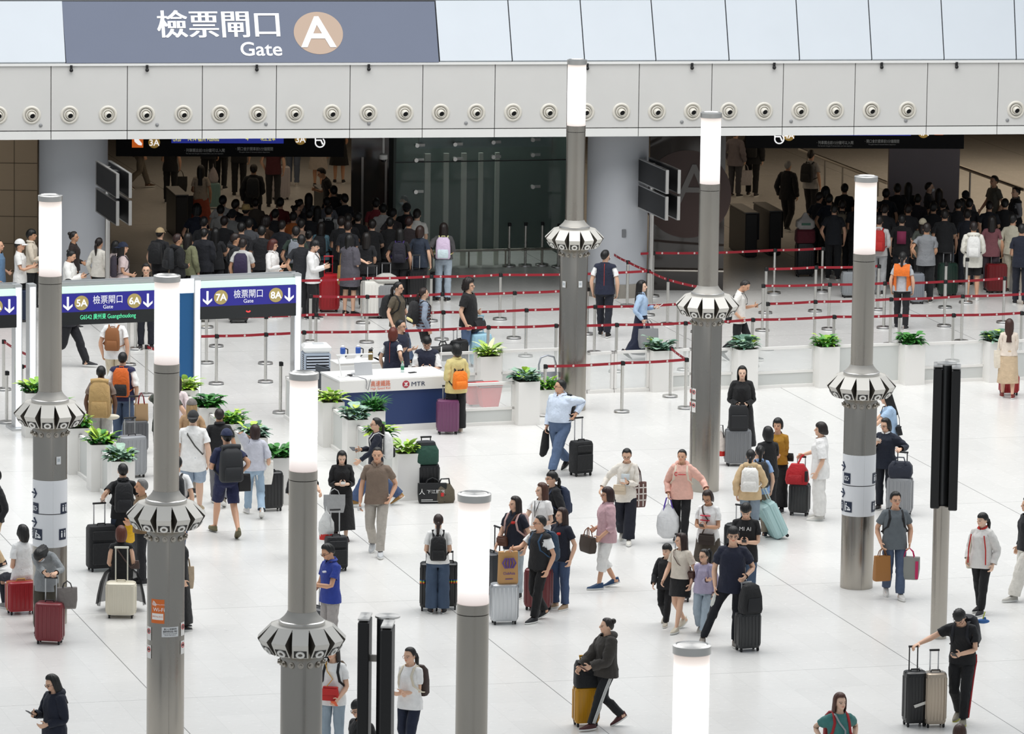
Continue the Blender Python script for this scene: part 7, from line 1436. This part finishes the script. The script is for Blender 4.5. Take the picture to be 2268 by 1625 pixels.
m = MB(); m.loft([[(.07 * r * math.cos(2 * math.pi * j / 12) + dx, .05 * r * math.sin(2 * math.pi * j / 12), z) for j in range(12)] for z, r, dx in ((.04, .3, 0), (0, .8, 0), (-.15, 1, -.01), (-.3, 1.15, -.02), (-.42, .9, -.05), (-.46, .3, -.06))]); o = m.build('folded_jacket', mat('#141416', .8, 0, 'cloth'), None, True); o.location = I['R']; tag(o, 'black jacket dangling from the hand of the stout man', 'jacket')
# ---- behind the fence
NAVY = '#1a2036'
I = P('guard in navy waistcoat with red piping and blue gloves, seen from behind', 1341, 552, 1.76, 172, ('tee', '#f0f0ef'), ('trousers', '#161a26'), ('crew', BK), yf=745, vest=(NAVY, '#b3382c'), walk=.25, mask='#e8eaec', shoes='#131315', rh='down', lh='down', head=(-30, 0))
I = P('woman with long black hair in light blue shirt and long navy skirt walking right', 1422, 618, 1.62, 80, ('shirt', '#a9c1dc', dict(hem=.98)), ('longskirt', '#171e36', .9), ('long', '#0f0e0e'), 'f', walk=.6, lh='phone', rh='bag', skin=3); tote('large grey handbag of the woman in the long navy skirt', I['R'] + Vector((.06, -.12, .12)), '#8a8b8d', .40, .38, .16, 20, .20, name='handbag', kind='plain'); phone('white card in the hand of the woman in the long navy skirt', I, 'L', '#eeeeee', '#f5f5f5')
I = P('man with cropped hair in white T-shirt bent over his phone, bag on his back', 1639, 612, 1.70, 76, ('tee', '#e9e6e0'), ('trousers', '#141518'), ('buzz', '#2a2523'), walk=.6, lh='phone', rh='pocket', bend=8, head=(0, 28), skin=1); phone('phone of the man with cropped hair', I, 'L'); crossbody('black messenger bag of the man with cropped hair', I, '#17181b', 1, .32, .26, .1, zz=.9, yy=.16, xx=.02)
I = P('woman in orange and grey waistcoat seen from behind at the second gate', 2000, 557, 1.60, 170, ('tee', '#b9bcc0'), ('trousers', '#15161a'), ('pony', BK), 'f', yf=728, vest=('#b4b4b8',), walk=.2)
o = top_t(.84, .06); yk = MB(); yk.loft([[(x * .172, y, z) for x in [-1 + i / 5 for i in range(11)]] for y, z in ((.172, 1.18), (.170, 1.29), (.150, 1.37), (.07, 1.435))], (False, False), closed=False)
for q in (-1, 1): yk.loft([[(q * .198, .04, .86), (q * .11, .168, .86)], [(q * .19, .03, 1.2), (q * .11, .172, 1.2)]], (False, False), closed=False)
o = yk.build('orange_yoke', mat('#e2701c', .7, 0, 'cloth'), I['root'], True); o.matrix_basis = I['MW'].inverted() @ I['chest']
s = suitcase('small red patterned case behind the legs of the woman in the beige skirt', 2234, 874, (.36, .26, .34), '#a4181c', 10, ext=0)
I = P('woman in cream cardigan and pleated beige skirt, seen from behind', 2236, 706, 1.62, 176, ('long', '#e0d2c4', dict(hem=.92)), ('midi', '#cbb394'), ('long', '#3a2019'), 'f', yf=881, rh='fold', lh='fold', shoes='#7a2a24', skin=0, walk=.2); tote('cream shoulder tote of the woman in the pleated beige skirt', I['chest'] @ Vector((.165, .02, 1.395)), '#e3d8c6', .26, .34, .1, 10, .34)
P('clerk with auburn bob in navy waistcoat standing behind the desk', 871, 726, 1.62, 150, ('tee', '#f0f0ef'), ('skirt', NAVY), ('bob', '#5c2417'), 'f', vest=(NAVY, '#b3382c'), rh='hip', lh='down', head=(20, 0))
P('clerk with glasses and crossed arms in navy waistcoat', 887, 707, 1.72, 52, ('half', '#f0f0ef'), ('trousers', NAVY), ('crew', BK), vest=(NAVY,), rh='cross', lh='cross', glasses=True, head=(20, 4))
m = MB(); m.box((0, -.16, 1.12), (.09, .006, .07)); o = m.build('name_badge', mat('#e8ecef', .4)); 
I = P('clerk in navy waistcoat seated at the desk reading a paper slip', 944, 751, 1.72, 0, ('half', '#f0f0ef', dict(collar=1)), ('trousers', NAVY), ('fringe', BK), at=(944, 897), sit=.56, vest=(NAVY,), rh=(.10, .30, 1.12), lh=(.10, .30, 1.12), head=(0, 26), glasses=True)
o.matrix_world = I['chest']; tag(o, 'white name badge on the waistcoat of the seated clerk', 'badge')
m = MB(); m.box((0, 0, 0), (.20, .07, .003)); o = m.build('paper_slip', mat('#f6f6f4', .7)); o.location = (I['L'] + I['R']) / 2 + Vector((0, -.02, .02)); o.rotation_euler = (.7, 0, 0); tag(o, 'white slip of paper in the hands of the seated clerk', 'paper')
t = thing('desk_chair', 'clerk chair hidden behind the desk', 'chair', gp(944, 890), 0); m = MB(); m.box((0, .02, .42), (.42, .42, .07), 0, .02); part('seat', m, DARK, t); m = MB(); m.cyl((0, 0, 0), (0, 0, .4), .04, 12); part('stem', m, STEEL, t); m = MB(); m.lathe([(.24, 0), (.24, .03)], 20); part('foot', m, DARK, t)
s = suitcase('plum purple ribbed suitcase in front of the navy desk', 991, 960, (.40, .27, .58), '#713f63', 8, ext=.24, trim='#1c1a1e')
I = P('person in pale yellow jacket at the desk with an orange drawstring bag', 1011, 763, 1.66, 205, ('jacket', '#d9c98a', dict(collar=1)), ('wide', '#121214'), ('short_f', BK), 'f', yf=958, rh='waist', lh='waist', shoes='#d8cdbd', girth=1.03)
backpack('bright orange drawstring bag on the pale yellow jacket', I, '#f07d1a', .30, .34, .10, strap='#1d1a18', z=1.04)
I = P('woman in olive T-shirt with ponytail and black backpack in the queue lane', 882, 620, 1.68, 58, ('tee', '#5a5142'), ('jeans', '#4f6d95'), ('pony', BK), 'f', walk=.6, rh='down', lh='fwd', glasses=True, head=(16, 4)); backpack('black backpack of the woman in the olive T-shirt', I, '#17181a', .32, .44, .2)
I = P('woman in brown and blue striped top with wavy ponytail, back turned', 939, 636, 1.60, 110, ('long', '#8c97a8'), ('shorts', '#131315'), ('pony', '#2a1913'), 'f', walk=.3); backpack('black backpack with a yellow banana charm on the striped top', I, '#151518', .32, .46, .17)
for i in range(7):
    m = MB(); z = .90 + i * .068; a_ = .196; m.loft([[(a_ * math.cos(q), .004 + .148 * math.sin(q), z + w) for q in [2 * math.pi * j / 28 for j in range(28)]] for w in (-.014, .014)], (False, False)); o = m.build('shirt_stripe', mat('#4a2f2c', .85), I['root'], True); o.matrix_basis = I['MW'].inverted() @ I['chest']
t = bag_at('plush_charm', 'pale yellow charm hanging on the black backpack', 'charm', I['chest'] @ Vector((-.10, .36, 1.06)), 0); m = MB(); m.tube([(-.04, 0, .03), (0, 0, 0), (.06, 0, -.03), (.10, 0, -.08)], [.02, .032, .03, .012], 8); part('body', m, mat('#e8dd9a', .8), t, True)
t = bag_at('instrument_case', 'long black instrument case held behind the seated clerk', 'case', gat(980, 828, .42), 20); m = MB(); m.loft([[(x, y * k, z * k) for y, z in [(.10 * math.cos(q), .17 * math.sin(q)) for q in [2 * math.pi * i / 16 for i in range(16)]]] for x, k in ((-.42, .6), (-.40, .8), (-.1, .8), (.0, 1.0), (.3, 1.0), (.36, .7))]); part('case_body', m, mat('#131315', .5), t, 40); m = MB(); m.tube([(-.08, 0, .15), (-.05, 0, .22), (.05, 0, .22), (.08, 0, .15)], .014, 6); part('handle', m, BLACK, t, True); m = MB(); m.box((-.06, -.085, 0), (.02, .02, .27)); part('white_strip', m, WHITE, t)
s = suitcase('light blue suitcase with a pink cartoonless patch, pushed by the man in black', 1064, 811, (.40, .27, .60), '#a5cfe0', 20, ext=.34, hcol='#8fb9cc', trim='#8fb9cc')
s['root']['label'] = 'light blue suitcase pushed by the man in the black T-shirt and jeans'
I = P('curly-haired man in black T-shirt and jeans pushing a light blue suitcase', 1039, 615, 1.76, 72, ('tee', '#141416', dict(grow=.01)), ('jeans', '#4c6b95'), ('curly', '#1d1613'), walk=.55, girth=1.1, lh=('w', s['grip']), rh='down', glasses=True); 
t = bag_at('duffel_bag', 'black rolled bag on the light blue suitcase', 'bag', s['top'] + Vector((-.10, .05, .06)), 60); m = MB(); m.tube([(-.18, 0, .1), (.18, 0, .1)], .13, 14); part('bag_body', m, mat('#17181b', .8, 0, 'cloth'), t, True); m = MB(); m.tube([(-.06, 0, .22), (0, 0, .3), (.06, 0, .22)], .01, 6); part('handle', m, BLACK, t)
suitcase('black suitcase behind the man pushing the light blue one', 1016, 826, (.34, .25, .60), '#1a1b1d', 60, ext=.2)
s = suitcase('white ribbed suitcase behind the belt, held by the woman in loose grey', 825, 704, (.48, .30, .72), '#e6e4dd', 10, ext=.30, trim='#d5d2c8')
I = P('woman with long dark hair in a loose grey T-shirt and black shorts', 775, 519, 1.66, 150, ('half', '#55525a', dict(hem=.62, grow=.03)), ('shorts', '#141416'), ('long', BK), 'f', yf=698, lh=('w', s['grip']), rh='waist', skin=0, shoes='#151517')
tote('tan shoulder bag of the woman in the loose grey T-shirt', I['chest'] @ Vector((.17, .0, 1.40)), '#a8854f', .30, .40, .1, 60, .36)
t = bag_at('folded_bag', 'grey patterned bag lying on a suitcase behind the belt', 'bag', gat(855, 704, .74) , 10); m = MB(); m.loft([rrect(.44, .26, 0), rrect(.5, .3, .05), rrect(.4, .22, .14), rrect(.16, .1, .2)]); part('bag_body', m, mat('#b5b3ac', .7, 0, 'cloth'), t, True)
suitcase('grey suitcase under the patterned bag behind the belt', 856, 704, (.44, .28, .66), '#8d8e8f', 10, ext=.42)
suitcase('tall red suitcase behind the belt by gate 8A', 728, 690, (.42, .28, .74), '#b3202a', 10, ext=.36, hcol='#b3202a', trim='#7a141c')
I = P('young man in white jacket and black trousers on his phone by gate 8A', 694, 531, 1.66, 76, ('jacket', '#efeeec'), ('wide', '#131316'), ('fringe', BK), lh='phone', rh='phone', head=(0, 20), skin=0); phone('black phone of the young man in the white jacket', I, 'L'); crossbody('black and orange sling bag of the young man in white', I, '#1c1b1d', 1, .22, .3, .1, zz=1.05, yy=-.14, xx=.08)
I = P('woman with a pastel rainbow backpack, hand on hip, pale jeans', 983, 494, 1.64, 178, ('half', '#4b4a4b', dict(hem=.92)), ('jeans', '#a3b6c6'), ('mid', '#1d1411'), 'f', yf=667, lh='hip', rh='waist'); backpack('pastel rainbow backpack of the woman with her hand on her hip', I, '#d8c3dc', .32, .46, .16, pocket='#cfe0e4', strap='#dfe39c')
suitcase('dark suitcase behind the woman with the pastel backpack', 972, 664, (.38, .26, .55), '#2a2b2e', 0, ext=.3)
suitcase('black suitcase showing below gate sign 7A', 528, 714, (.40, .27, .52), '#17181a', 10, ext=0); suitcase('pale suitcase showing below gate sign 7A, next to the post', 448, 712, (.3, .25, .55), '#dcd8cc', 10, ext=0)
suitcase('dark red suitcase at the left frame edge below the gate sign', 8, 724, (.42, .28, .55), '#7a1a22', 10, ext=0); suitcase('navy suitcase between the two white gate posts', 52, 712, (.36, .26, .6), '#1d2a44', 10, ext=0); suitcase('beige suitcase below gate sign 6A', 272, 706, (.38, .26, .5), '#b9a688', 10, ext=0)
suitcase('tall stack: black suitcase at the channel end under the green bag', 945, 1104, (.40, .28, .56), '#1b1c1f', 15, ext=.45, hcol='#1c1c1e'); 
t = bag_at('duffel_bag', 'dark green soft bag on the black suitcase beside the planter', 'bag', gat(942, 1104, .62), 15); m = MB(); m.loft([rrect(.38, .26, 0), rrect(.42, .30, .05), rrect(.42, .28, .24), rrect(.32, .18, .34)]); part('bag_body', m, mat('#1f4a3c', .7, 0, 'cloth'), t, True); m = MB(); m.loft([rrect(.33, .2, .33), rrect(.3, .18, .38), rrect(.1, .08, .40)]); part('dark_top', m, mat('#22252a', .7), t, True)
tote('black shopping bag with white writing on the floor by the black suitcase', gat(957, 1113, .44), '#17181a', .50, .34, .18, 8, .10, name='shopping_bag', kind='plain', taper=.9, motif=[('t', '下江腊店', .1, .55, .20, .62), ('t', '人', -.38, .5, .32), ('r', -.2, .2, .4, .03), ('r', -.05, .12, .7, .02, '#e8e8e6')])
t = bag_at('holdall', 'khaki brown holdall with dark straps on the floor', 'bag', gp(984, 1112), 20); m = MB(); m.loft([rrect(.30, .20, 0), rrect(.34, .24, .06), rrect(.32, .22, .22), rrect(.2, .12, .32)]); part('bag_body', m, mat('#5c5344', .8, 0, 'cloth'), t, True); m = MB(); m.tube([(-.12, 0, .28), (-.08, -.05, .42), (.06, -.05, .42), (.1, 0, .28)], .014, 6); part('handle', m, BLACK, t, True); m = MB(); m.box((-.08, -.12, .16), (.05, .02, .06)); part('red_tab', m, mat('#c22a2a', .6), t)
# ================================================================== the queue in the shade
def cr(x, y, face, top, bot='#17181b', hair='short', sex='m', desc=None, gate='3A', h=None, bag=None, hc=None, hat=None, carry=None, **kw):
    rs = random.Random(x * 1000 + y); h = h or (1.70 if sex == 'm' else 1.61) + rs.uniform(-.05, .05)
    tk = top if isinstance(top, tuple) else ('tee', top)
    g = {'3A': 'queue in the shade at gate 3A', '4A': 'queue in the shade at gate 4A', 'row': 'queue row behind the lit gate portals'}[gate]
    lab = desc + {'3A': ', crowd at gate 3A', '4A': ', crowd at gate 4A', 'row': ', row behind the gates'}[gate] if desc else 'dark-haired person in dark clothes in the thick of the crowd at gate ' + gate
    I = P(lab, x, y, h, face, tk, (kw.pop('bk', 'trousers'), bot), (hair, hc or rs.choice([BK, '#0f0e0e', DBR, '#1a1512'])), sex, lod=1, group=g, hat=hat, rh=kw.pop('rh', rs.choice(['down', 'waist', 'phone', 'down'])), lh=kw.pop('lh', rs.choice(['down', 'waist', 'pocket'])), walk=kw.pop('walk', rs.choice([0, .15])), shoes=kw.pop('shoes', '#1d1d20'), skin=kw.pop('skin', rs.choice([0, 1, 1, 2])), **kw)
    if carry: tote(carry[0], I['R'], carry[1], .34, .36, .12, 10, .16)
    if bag: backpack(bag[0], I, bag[1], .30, .44, lod=0 if len(bag) > 2 else 1, strap=bag[2] if len(bag) > 2 else None)
    return I
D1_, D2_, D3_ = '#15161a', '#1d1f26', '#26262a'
# row behind the portals, left to right
cr(-2, 531, 80, '#5f7f9f', hair='bald', desc='bald man in blue shirt at the frame edge', gate='row'); I = cr(12, 528, 84, '#ecebe7', desc='person in white cap and white T-shirt holding a phone', gate='row', hat=('cap', '#e9e9e7'), rh='phone', lh='phone'); phone('phone held by the person in the white cap', I)
cr(70, 508, 86, ('shirt', '#dfd3c0'), desc='young man in cream shirt facing right', gate='row', hair='fringe'); cr(164, 512, 86, ('long', '#2b211f'), desc='woman in dark brown top with low bun', gate='row', hair='bun', sex='f'); I = cr(154, 553, 80, ('jacket', '#ecebe7'), desc='woman in white jacket looking down at her phone', gate='row', hair='bun', sex='f', rh='phone', lh='phone', head=(0, 22)); phone('phone of the woman in the white jacket in the row', I)
cr(220, 526, 150, ('long', '#e8e4da'), desc='woman in cream top with black ponytail', gate='row', hair='pony', sex='f'); cr(256, 534, 160, '#d3c3c0', desc='woman with black bob behind the beret', gate='row', hair='bob', sex='f'); cr(273, 536, 100, '#dcc8c6', desc='woman in navy beret and pale pink T-shirt', gate='row', hair='long', sex='f', hat=('capback', '#222c44'), bag=('small dark backpack of the woman in the navy beret', '#3a3440', '#2b2a30'))
cr(355, 504, 155, D1_, desc='man in tan cap and black T-shirt', gate='row', hair='crew', hat=('cap', '#ab9571'), bag=('black backpack of the man in the tan cap', '#18191c')); cr(394, 518, 120, ('hoodie', '#141518'), desc='person with brown hair in black hoodie', gate='row', hair='short', hc='#2e1c18', bag=('shiny black leather backpack in the row', '#1c1e22', '#141416'))
cr(417, 516, 150, ('jacket', '#76785a'), desc='woman in olive green jacket', gate='row', hair='mid', sex='f'); cr(446, 505, 165, ('jacket', '#15171f'), desc='man with thinning hair in black jacket', gate='row', hair='crew'); cr(522, 517, 100, ('hoodie', '#1d1f23'), desc='young man in charcoal hoodie with earphone', gate='row', hair='fringe', hc='#1f1512')
cr(538, 528, 170, '#c9c9c6', desc='person in white T-shirt with a purple backpack', gate='row', bag=('purple backpack in the row behind the gates', '#2b2140')); cr(604, 530, 60, ('shirt', '#eceae7'), desc='girl with auburn hair and glasses in white shirt', gate='row', bot='#6d8bb0', bk='jeans', hair='bob', hc='#4a1f18', sex='f', glasses=True, shoes='#e0ddd4', head=(20, 6))
cr(656, 501, 178, '#26352c', desc='man in dark green T-shirt', gate='row', bag=('grey backpack of the man in dark green', '#7b8088', '#8b9098'))
# left crowd
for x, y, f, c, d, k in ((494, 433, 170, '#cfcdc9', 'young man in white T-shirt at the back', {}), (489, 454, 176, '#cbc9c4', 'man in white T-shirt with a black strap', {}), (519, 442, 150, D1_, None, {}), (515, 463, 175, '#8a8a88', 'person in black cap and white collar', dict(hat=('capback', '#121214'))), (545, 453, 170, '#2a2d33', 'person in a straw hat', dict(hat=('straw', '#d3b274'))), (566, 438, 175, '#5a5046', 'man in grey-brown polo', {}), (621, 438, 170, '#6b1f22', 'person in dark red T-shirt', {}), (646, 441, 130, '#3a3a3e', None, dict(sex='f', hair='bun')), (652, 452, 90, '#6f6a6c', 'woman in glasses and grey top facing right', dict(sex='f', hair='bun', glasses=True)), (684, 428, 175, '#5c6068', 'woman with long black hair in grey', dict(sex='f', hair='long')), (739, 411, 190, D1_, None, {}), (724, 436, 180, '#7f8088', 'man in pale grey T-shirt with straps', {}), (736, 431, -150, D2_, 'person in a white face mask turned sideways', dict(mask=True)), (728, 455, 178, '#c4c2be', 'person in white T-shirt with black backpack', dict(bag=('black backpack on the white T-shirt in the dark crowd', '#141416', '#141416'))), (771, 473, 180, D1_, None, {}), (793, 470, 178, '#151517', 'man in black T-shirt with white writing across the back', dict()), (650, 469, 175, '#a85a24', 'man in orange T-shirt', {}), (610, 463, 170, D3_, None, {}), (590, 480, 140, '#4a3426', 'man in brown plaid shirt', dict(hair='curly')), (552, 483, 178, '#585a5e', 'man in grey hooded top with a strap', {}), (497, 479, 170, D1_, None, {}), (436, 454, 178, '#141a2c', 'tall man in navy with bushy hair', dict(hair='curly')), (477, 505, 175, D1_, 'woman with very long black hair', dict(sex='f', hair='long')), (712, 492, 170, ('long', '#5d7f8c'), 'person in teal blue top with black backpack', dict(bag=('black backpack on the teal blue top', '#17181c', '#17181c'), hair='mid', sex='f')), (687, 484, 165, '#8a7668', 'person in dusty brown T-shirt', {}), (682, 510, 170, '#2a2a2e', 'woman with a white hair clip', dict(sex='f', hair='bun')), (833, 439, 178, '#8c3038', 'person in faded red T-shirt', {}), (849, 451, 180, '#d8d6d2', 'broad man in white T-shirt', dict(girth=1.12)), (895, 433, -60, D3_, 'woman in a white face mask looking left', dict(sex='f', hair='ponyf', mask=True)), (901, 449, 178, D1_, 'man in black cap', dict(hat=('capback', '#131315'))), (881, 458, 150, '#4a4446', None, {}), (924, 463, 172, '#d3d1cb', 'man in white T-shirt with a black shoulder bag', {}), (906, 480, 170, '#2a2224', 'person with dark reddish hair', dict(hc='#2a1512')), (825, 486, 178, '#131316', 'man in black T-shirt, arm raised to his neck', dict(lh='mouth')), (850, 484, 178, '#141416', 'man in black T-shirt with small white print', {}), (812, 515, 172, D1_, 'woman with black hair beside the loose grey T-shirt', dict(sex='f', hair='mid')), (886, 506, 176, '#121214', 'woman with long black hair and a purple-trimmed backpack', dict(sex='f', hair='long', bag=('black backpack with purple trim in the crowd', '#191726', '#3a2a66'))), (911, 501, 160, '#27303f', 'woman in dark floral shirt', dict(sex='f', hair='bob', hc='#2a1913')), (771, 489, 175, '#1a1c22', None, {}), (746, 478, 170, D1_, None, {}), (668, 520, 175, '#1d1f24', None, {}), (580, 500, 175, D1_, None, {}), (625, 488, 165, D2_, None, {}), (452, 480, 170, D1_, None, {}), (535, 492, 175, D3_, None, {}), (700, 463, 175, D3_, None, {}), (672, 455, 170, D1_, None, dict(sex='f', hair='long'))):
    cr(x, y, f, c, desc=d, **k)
# people farther inside, upper bodies behind the hanging sign
for x, y, f, c, b, d, k in ((308, 262, 120, '#5a5148', '#6e675c', 'man in grey trousers walking, head behind the sign', dict(walk=.6, shoes='#5a4330')), (378, 300, 170, D1_, D1_, 'woman in black dress carrying a black tote', dict(sex='f', hair='long', rh='bag', carry=('black tote carried by the woman in the black dress far inside', '#121214'))), (445, 366, 175, '#a79c90', '#a04a34', 'woman in cream top and orange skirt', dict(sex='f', hair='long', bk='longskirt')), (462, 270, 175, D1_, D1_, 'person in black, head behind the sign', {}), (490, 268, 170, D2_, D1_, 'person in black coat beside the aqua case', {}), (530, 275, 180, '#101013', '#101013', 'person in long black coat, head behind the sign', {}), (562, 364, 178, ('jacket', '#1c1e22'), D1_, 'person with headphones in a black padded jacket', dict(bag=('dark backpack on the padded jacket', '#26282c'))), (650, 262, 178, '#9b8f96', '#56657d', 'person in pale top and blue jeans, head behind the sign', dict(bk='jeans', shoes='#c9c6c0')), (706, 268, 170, '#8d7f8a', '#b0a69c', 'woman in white skirt with a lilac backpack', dict(sex='f', bk='skirt', bag=('lilac backpack behind the hanging sign', '#6f5a86'))), (752, 262, 178, '#101012', '#101012', 'woman in black dress at the screen wall', dict(sex='f', bk='skirt', hair='long')), (728, 368, -80, '#15161a', '#1a1b1f', 'man in black bending sideways beside the screen wall', dict(bend=25)), (606, 300, 178, '#4f1f26', '#25262a', 'person in dark red carrying a bag behind the white case', {})):
    cr(x, y, f, c, b, desc=d, **k)
suitcase('tall white suitcase far inside under the gate 3A sign', 621, 441, (.44, .30, .74), '#b9b2b4', 10, ext=0); suitcase('aqua suitcase beside the woman in the orange skirt', 470, 462, (.36, .26, .56), '#6f8f8c', 10, ext=.3); plastic_bag('white carrier bag above the aqua suitcase', gat(472, 462, 1.1), '#a49a9a', .24, .3)
# right crowd
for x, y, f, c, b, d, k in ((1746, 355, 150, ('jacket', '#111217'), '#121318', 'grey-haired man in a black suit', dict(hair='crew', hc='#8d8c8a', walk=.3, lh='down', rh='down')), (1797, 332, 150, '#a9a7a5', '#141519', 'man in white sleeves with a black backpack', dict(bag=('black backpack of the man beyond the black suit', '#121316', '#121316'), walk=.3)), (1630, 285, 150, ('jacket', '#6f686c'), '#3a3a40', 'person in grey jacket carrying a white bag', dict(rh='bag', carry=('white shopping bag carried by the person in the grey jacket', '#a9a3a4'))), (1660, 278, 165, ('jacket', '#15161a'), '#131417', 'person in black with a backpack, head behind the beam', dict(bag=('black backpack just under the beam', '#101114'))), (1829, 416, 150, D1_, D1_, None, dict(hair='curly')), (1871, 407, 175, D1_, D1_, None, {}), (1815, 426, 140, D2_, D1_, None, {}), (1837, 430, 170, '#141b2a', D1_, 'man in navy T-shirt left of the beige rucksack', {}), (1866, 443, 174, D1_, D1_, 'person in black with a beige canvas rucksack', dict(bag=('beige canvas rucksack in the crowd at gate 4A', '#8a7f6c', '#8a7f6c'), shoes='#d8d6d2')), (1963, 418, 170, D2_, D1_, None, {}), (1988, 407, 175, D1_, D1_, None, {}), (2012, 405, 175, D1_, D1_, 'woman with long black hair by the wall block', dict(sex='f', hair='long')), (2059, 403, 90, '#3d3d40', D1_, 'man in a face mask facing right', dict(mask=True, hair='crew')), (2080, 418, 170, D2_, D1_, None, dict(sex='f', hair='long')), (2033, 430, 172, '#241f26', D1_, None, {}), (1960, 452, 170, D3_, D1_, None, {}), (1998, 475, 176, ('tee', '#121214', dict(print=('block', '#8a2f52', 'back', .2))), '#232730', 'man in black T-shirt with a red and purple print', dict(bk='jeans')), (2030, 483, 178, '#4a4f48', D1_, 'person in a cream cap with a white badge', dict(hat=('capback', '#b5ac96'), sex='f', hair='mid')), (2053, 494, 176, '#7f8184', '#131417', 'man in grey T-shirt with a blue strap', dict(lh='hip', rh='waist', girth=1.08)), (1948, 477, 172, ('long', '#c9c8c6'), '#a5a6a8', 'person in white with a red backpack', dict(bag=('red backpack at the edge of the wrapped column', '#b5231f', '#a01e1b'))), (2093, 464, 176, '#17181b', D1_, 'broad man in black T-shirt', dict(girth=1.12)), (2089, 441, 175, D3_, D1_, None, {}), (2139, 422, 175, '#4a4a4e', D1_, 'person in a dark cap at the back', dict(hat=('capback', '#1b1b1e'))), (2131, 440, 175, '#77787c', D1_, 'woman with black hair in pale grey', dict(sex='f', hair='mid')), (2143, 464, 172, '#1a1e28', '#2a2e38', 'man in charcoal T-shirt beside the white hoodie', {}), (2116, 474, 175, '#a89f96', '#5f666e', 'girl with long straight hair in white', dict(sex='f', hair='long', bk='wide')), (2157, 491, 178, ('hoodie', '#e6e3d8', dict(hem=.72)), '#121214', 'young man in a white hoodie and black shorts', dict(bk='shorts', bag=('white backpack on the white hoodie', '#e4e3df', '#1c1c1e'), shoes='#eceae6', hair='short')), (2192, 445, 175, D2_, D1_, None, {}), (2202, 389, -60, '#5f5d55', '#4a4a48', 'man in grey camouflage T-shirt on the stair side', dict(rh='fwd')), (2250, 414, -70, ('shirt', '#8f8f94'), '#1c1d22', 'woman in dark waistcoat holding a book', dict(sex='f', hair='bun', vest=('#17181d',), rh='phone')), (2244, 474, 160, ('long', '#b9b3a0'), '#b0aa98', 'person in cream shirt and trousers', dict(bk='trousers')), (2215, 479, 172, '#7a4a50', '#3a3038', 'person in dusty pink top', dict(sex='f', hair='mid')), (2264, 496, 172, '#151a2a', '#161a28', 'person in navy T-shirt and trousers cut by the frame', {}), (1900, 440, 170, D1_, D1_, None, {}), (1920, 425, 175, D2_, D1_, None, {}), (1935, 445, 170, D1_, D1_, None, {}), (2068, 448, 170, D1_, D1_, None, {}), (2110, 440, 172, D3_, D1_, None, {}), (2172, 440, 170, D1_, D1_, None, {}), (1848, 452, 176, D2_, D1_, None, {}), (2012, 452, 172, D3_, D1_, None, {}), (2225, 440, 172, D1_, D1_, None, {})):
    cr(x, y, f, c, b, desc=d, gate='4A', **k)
s = suitcase('dark suitcase with a dark red bag and a carrier bag on top', 1781, 612, (.40, .28, .70), '#151619', 10, ext=0); t = bag_at('soft_bag', 'dark red soft bag on the dark suitcase at the second gate', 'bag', s['top'], 10); m = MB(); m.loft([rrect(.40, .26, 0), rrect(.44, .3, .05), rrect(.42, .28, .26), rrect(.36, .2, .30)]); part('bag_body', m, mat('#5a1524', .8, 0, 'cloth'), t, True); m = MB(); m.tube([(-.1, 0, .29), (0, 0, .33), (.1, 0, .29)], .012, 6); part('handle', m, BLACK, t)
t = bag_at('carrier_bag', 'white carrier bag with green print on the dark red bag', 'bag', s['top'] + Vector((0, 0, .30)), 5); m = MB(); m.loft([rrect(.3, .2, 0), rrect(.42, .26, .05), rrect(.4, .24, .18), rrect(.2, .12, .25), rrect(.06, .04, .36)]); part('bag_body', m, mat('#a5a09c', .5, 0, 'cloth'), t, True); m = MB(); m.box((0, -.135, .12), (.2, .006, .05)); part('print', m, mat('#3f6a58', .6), t)
suitcase('grey suitcase edge left of the wrapped column in the queue', 1882, 658, (.36, .26, .5), '#8f9396', 10, ext=0); suitcase('dark green suitcase in the queue at the second gate', 2098, 655, (.40, .28, .66), '#1d352c', 10, ext=.2); suitcase('dark red suitcase in the queue behind the belt post', 2205, 648, (.44, .28, .58), '#6e1519', 10, ext=.3); suitcase('silver suitcase beside the orange waistcoat', 2030, 672, (.28, .26, .6), '#7f838a', 10, ext=0)
suitcase('black suitcase beside the long purple-trimmed backpack', 922, 676, (.38, .27, .70), '#131416', 10, ext=.3)
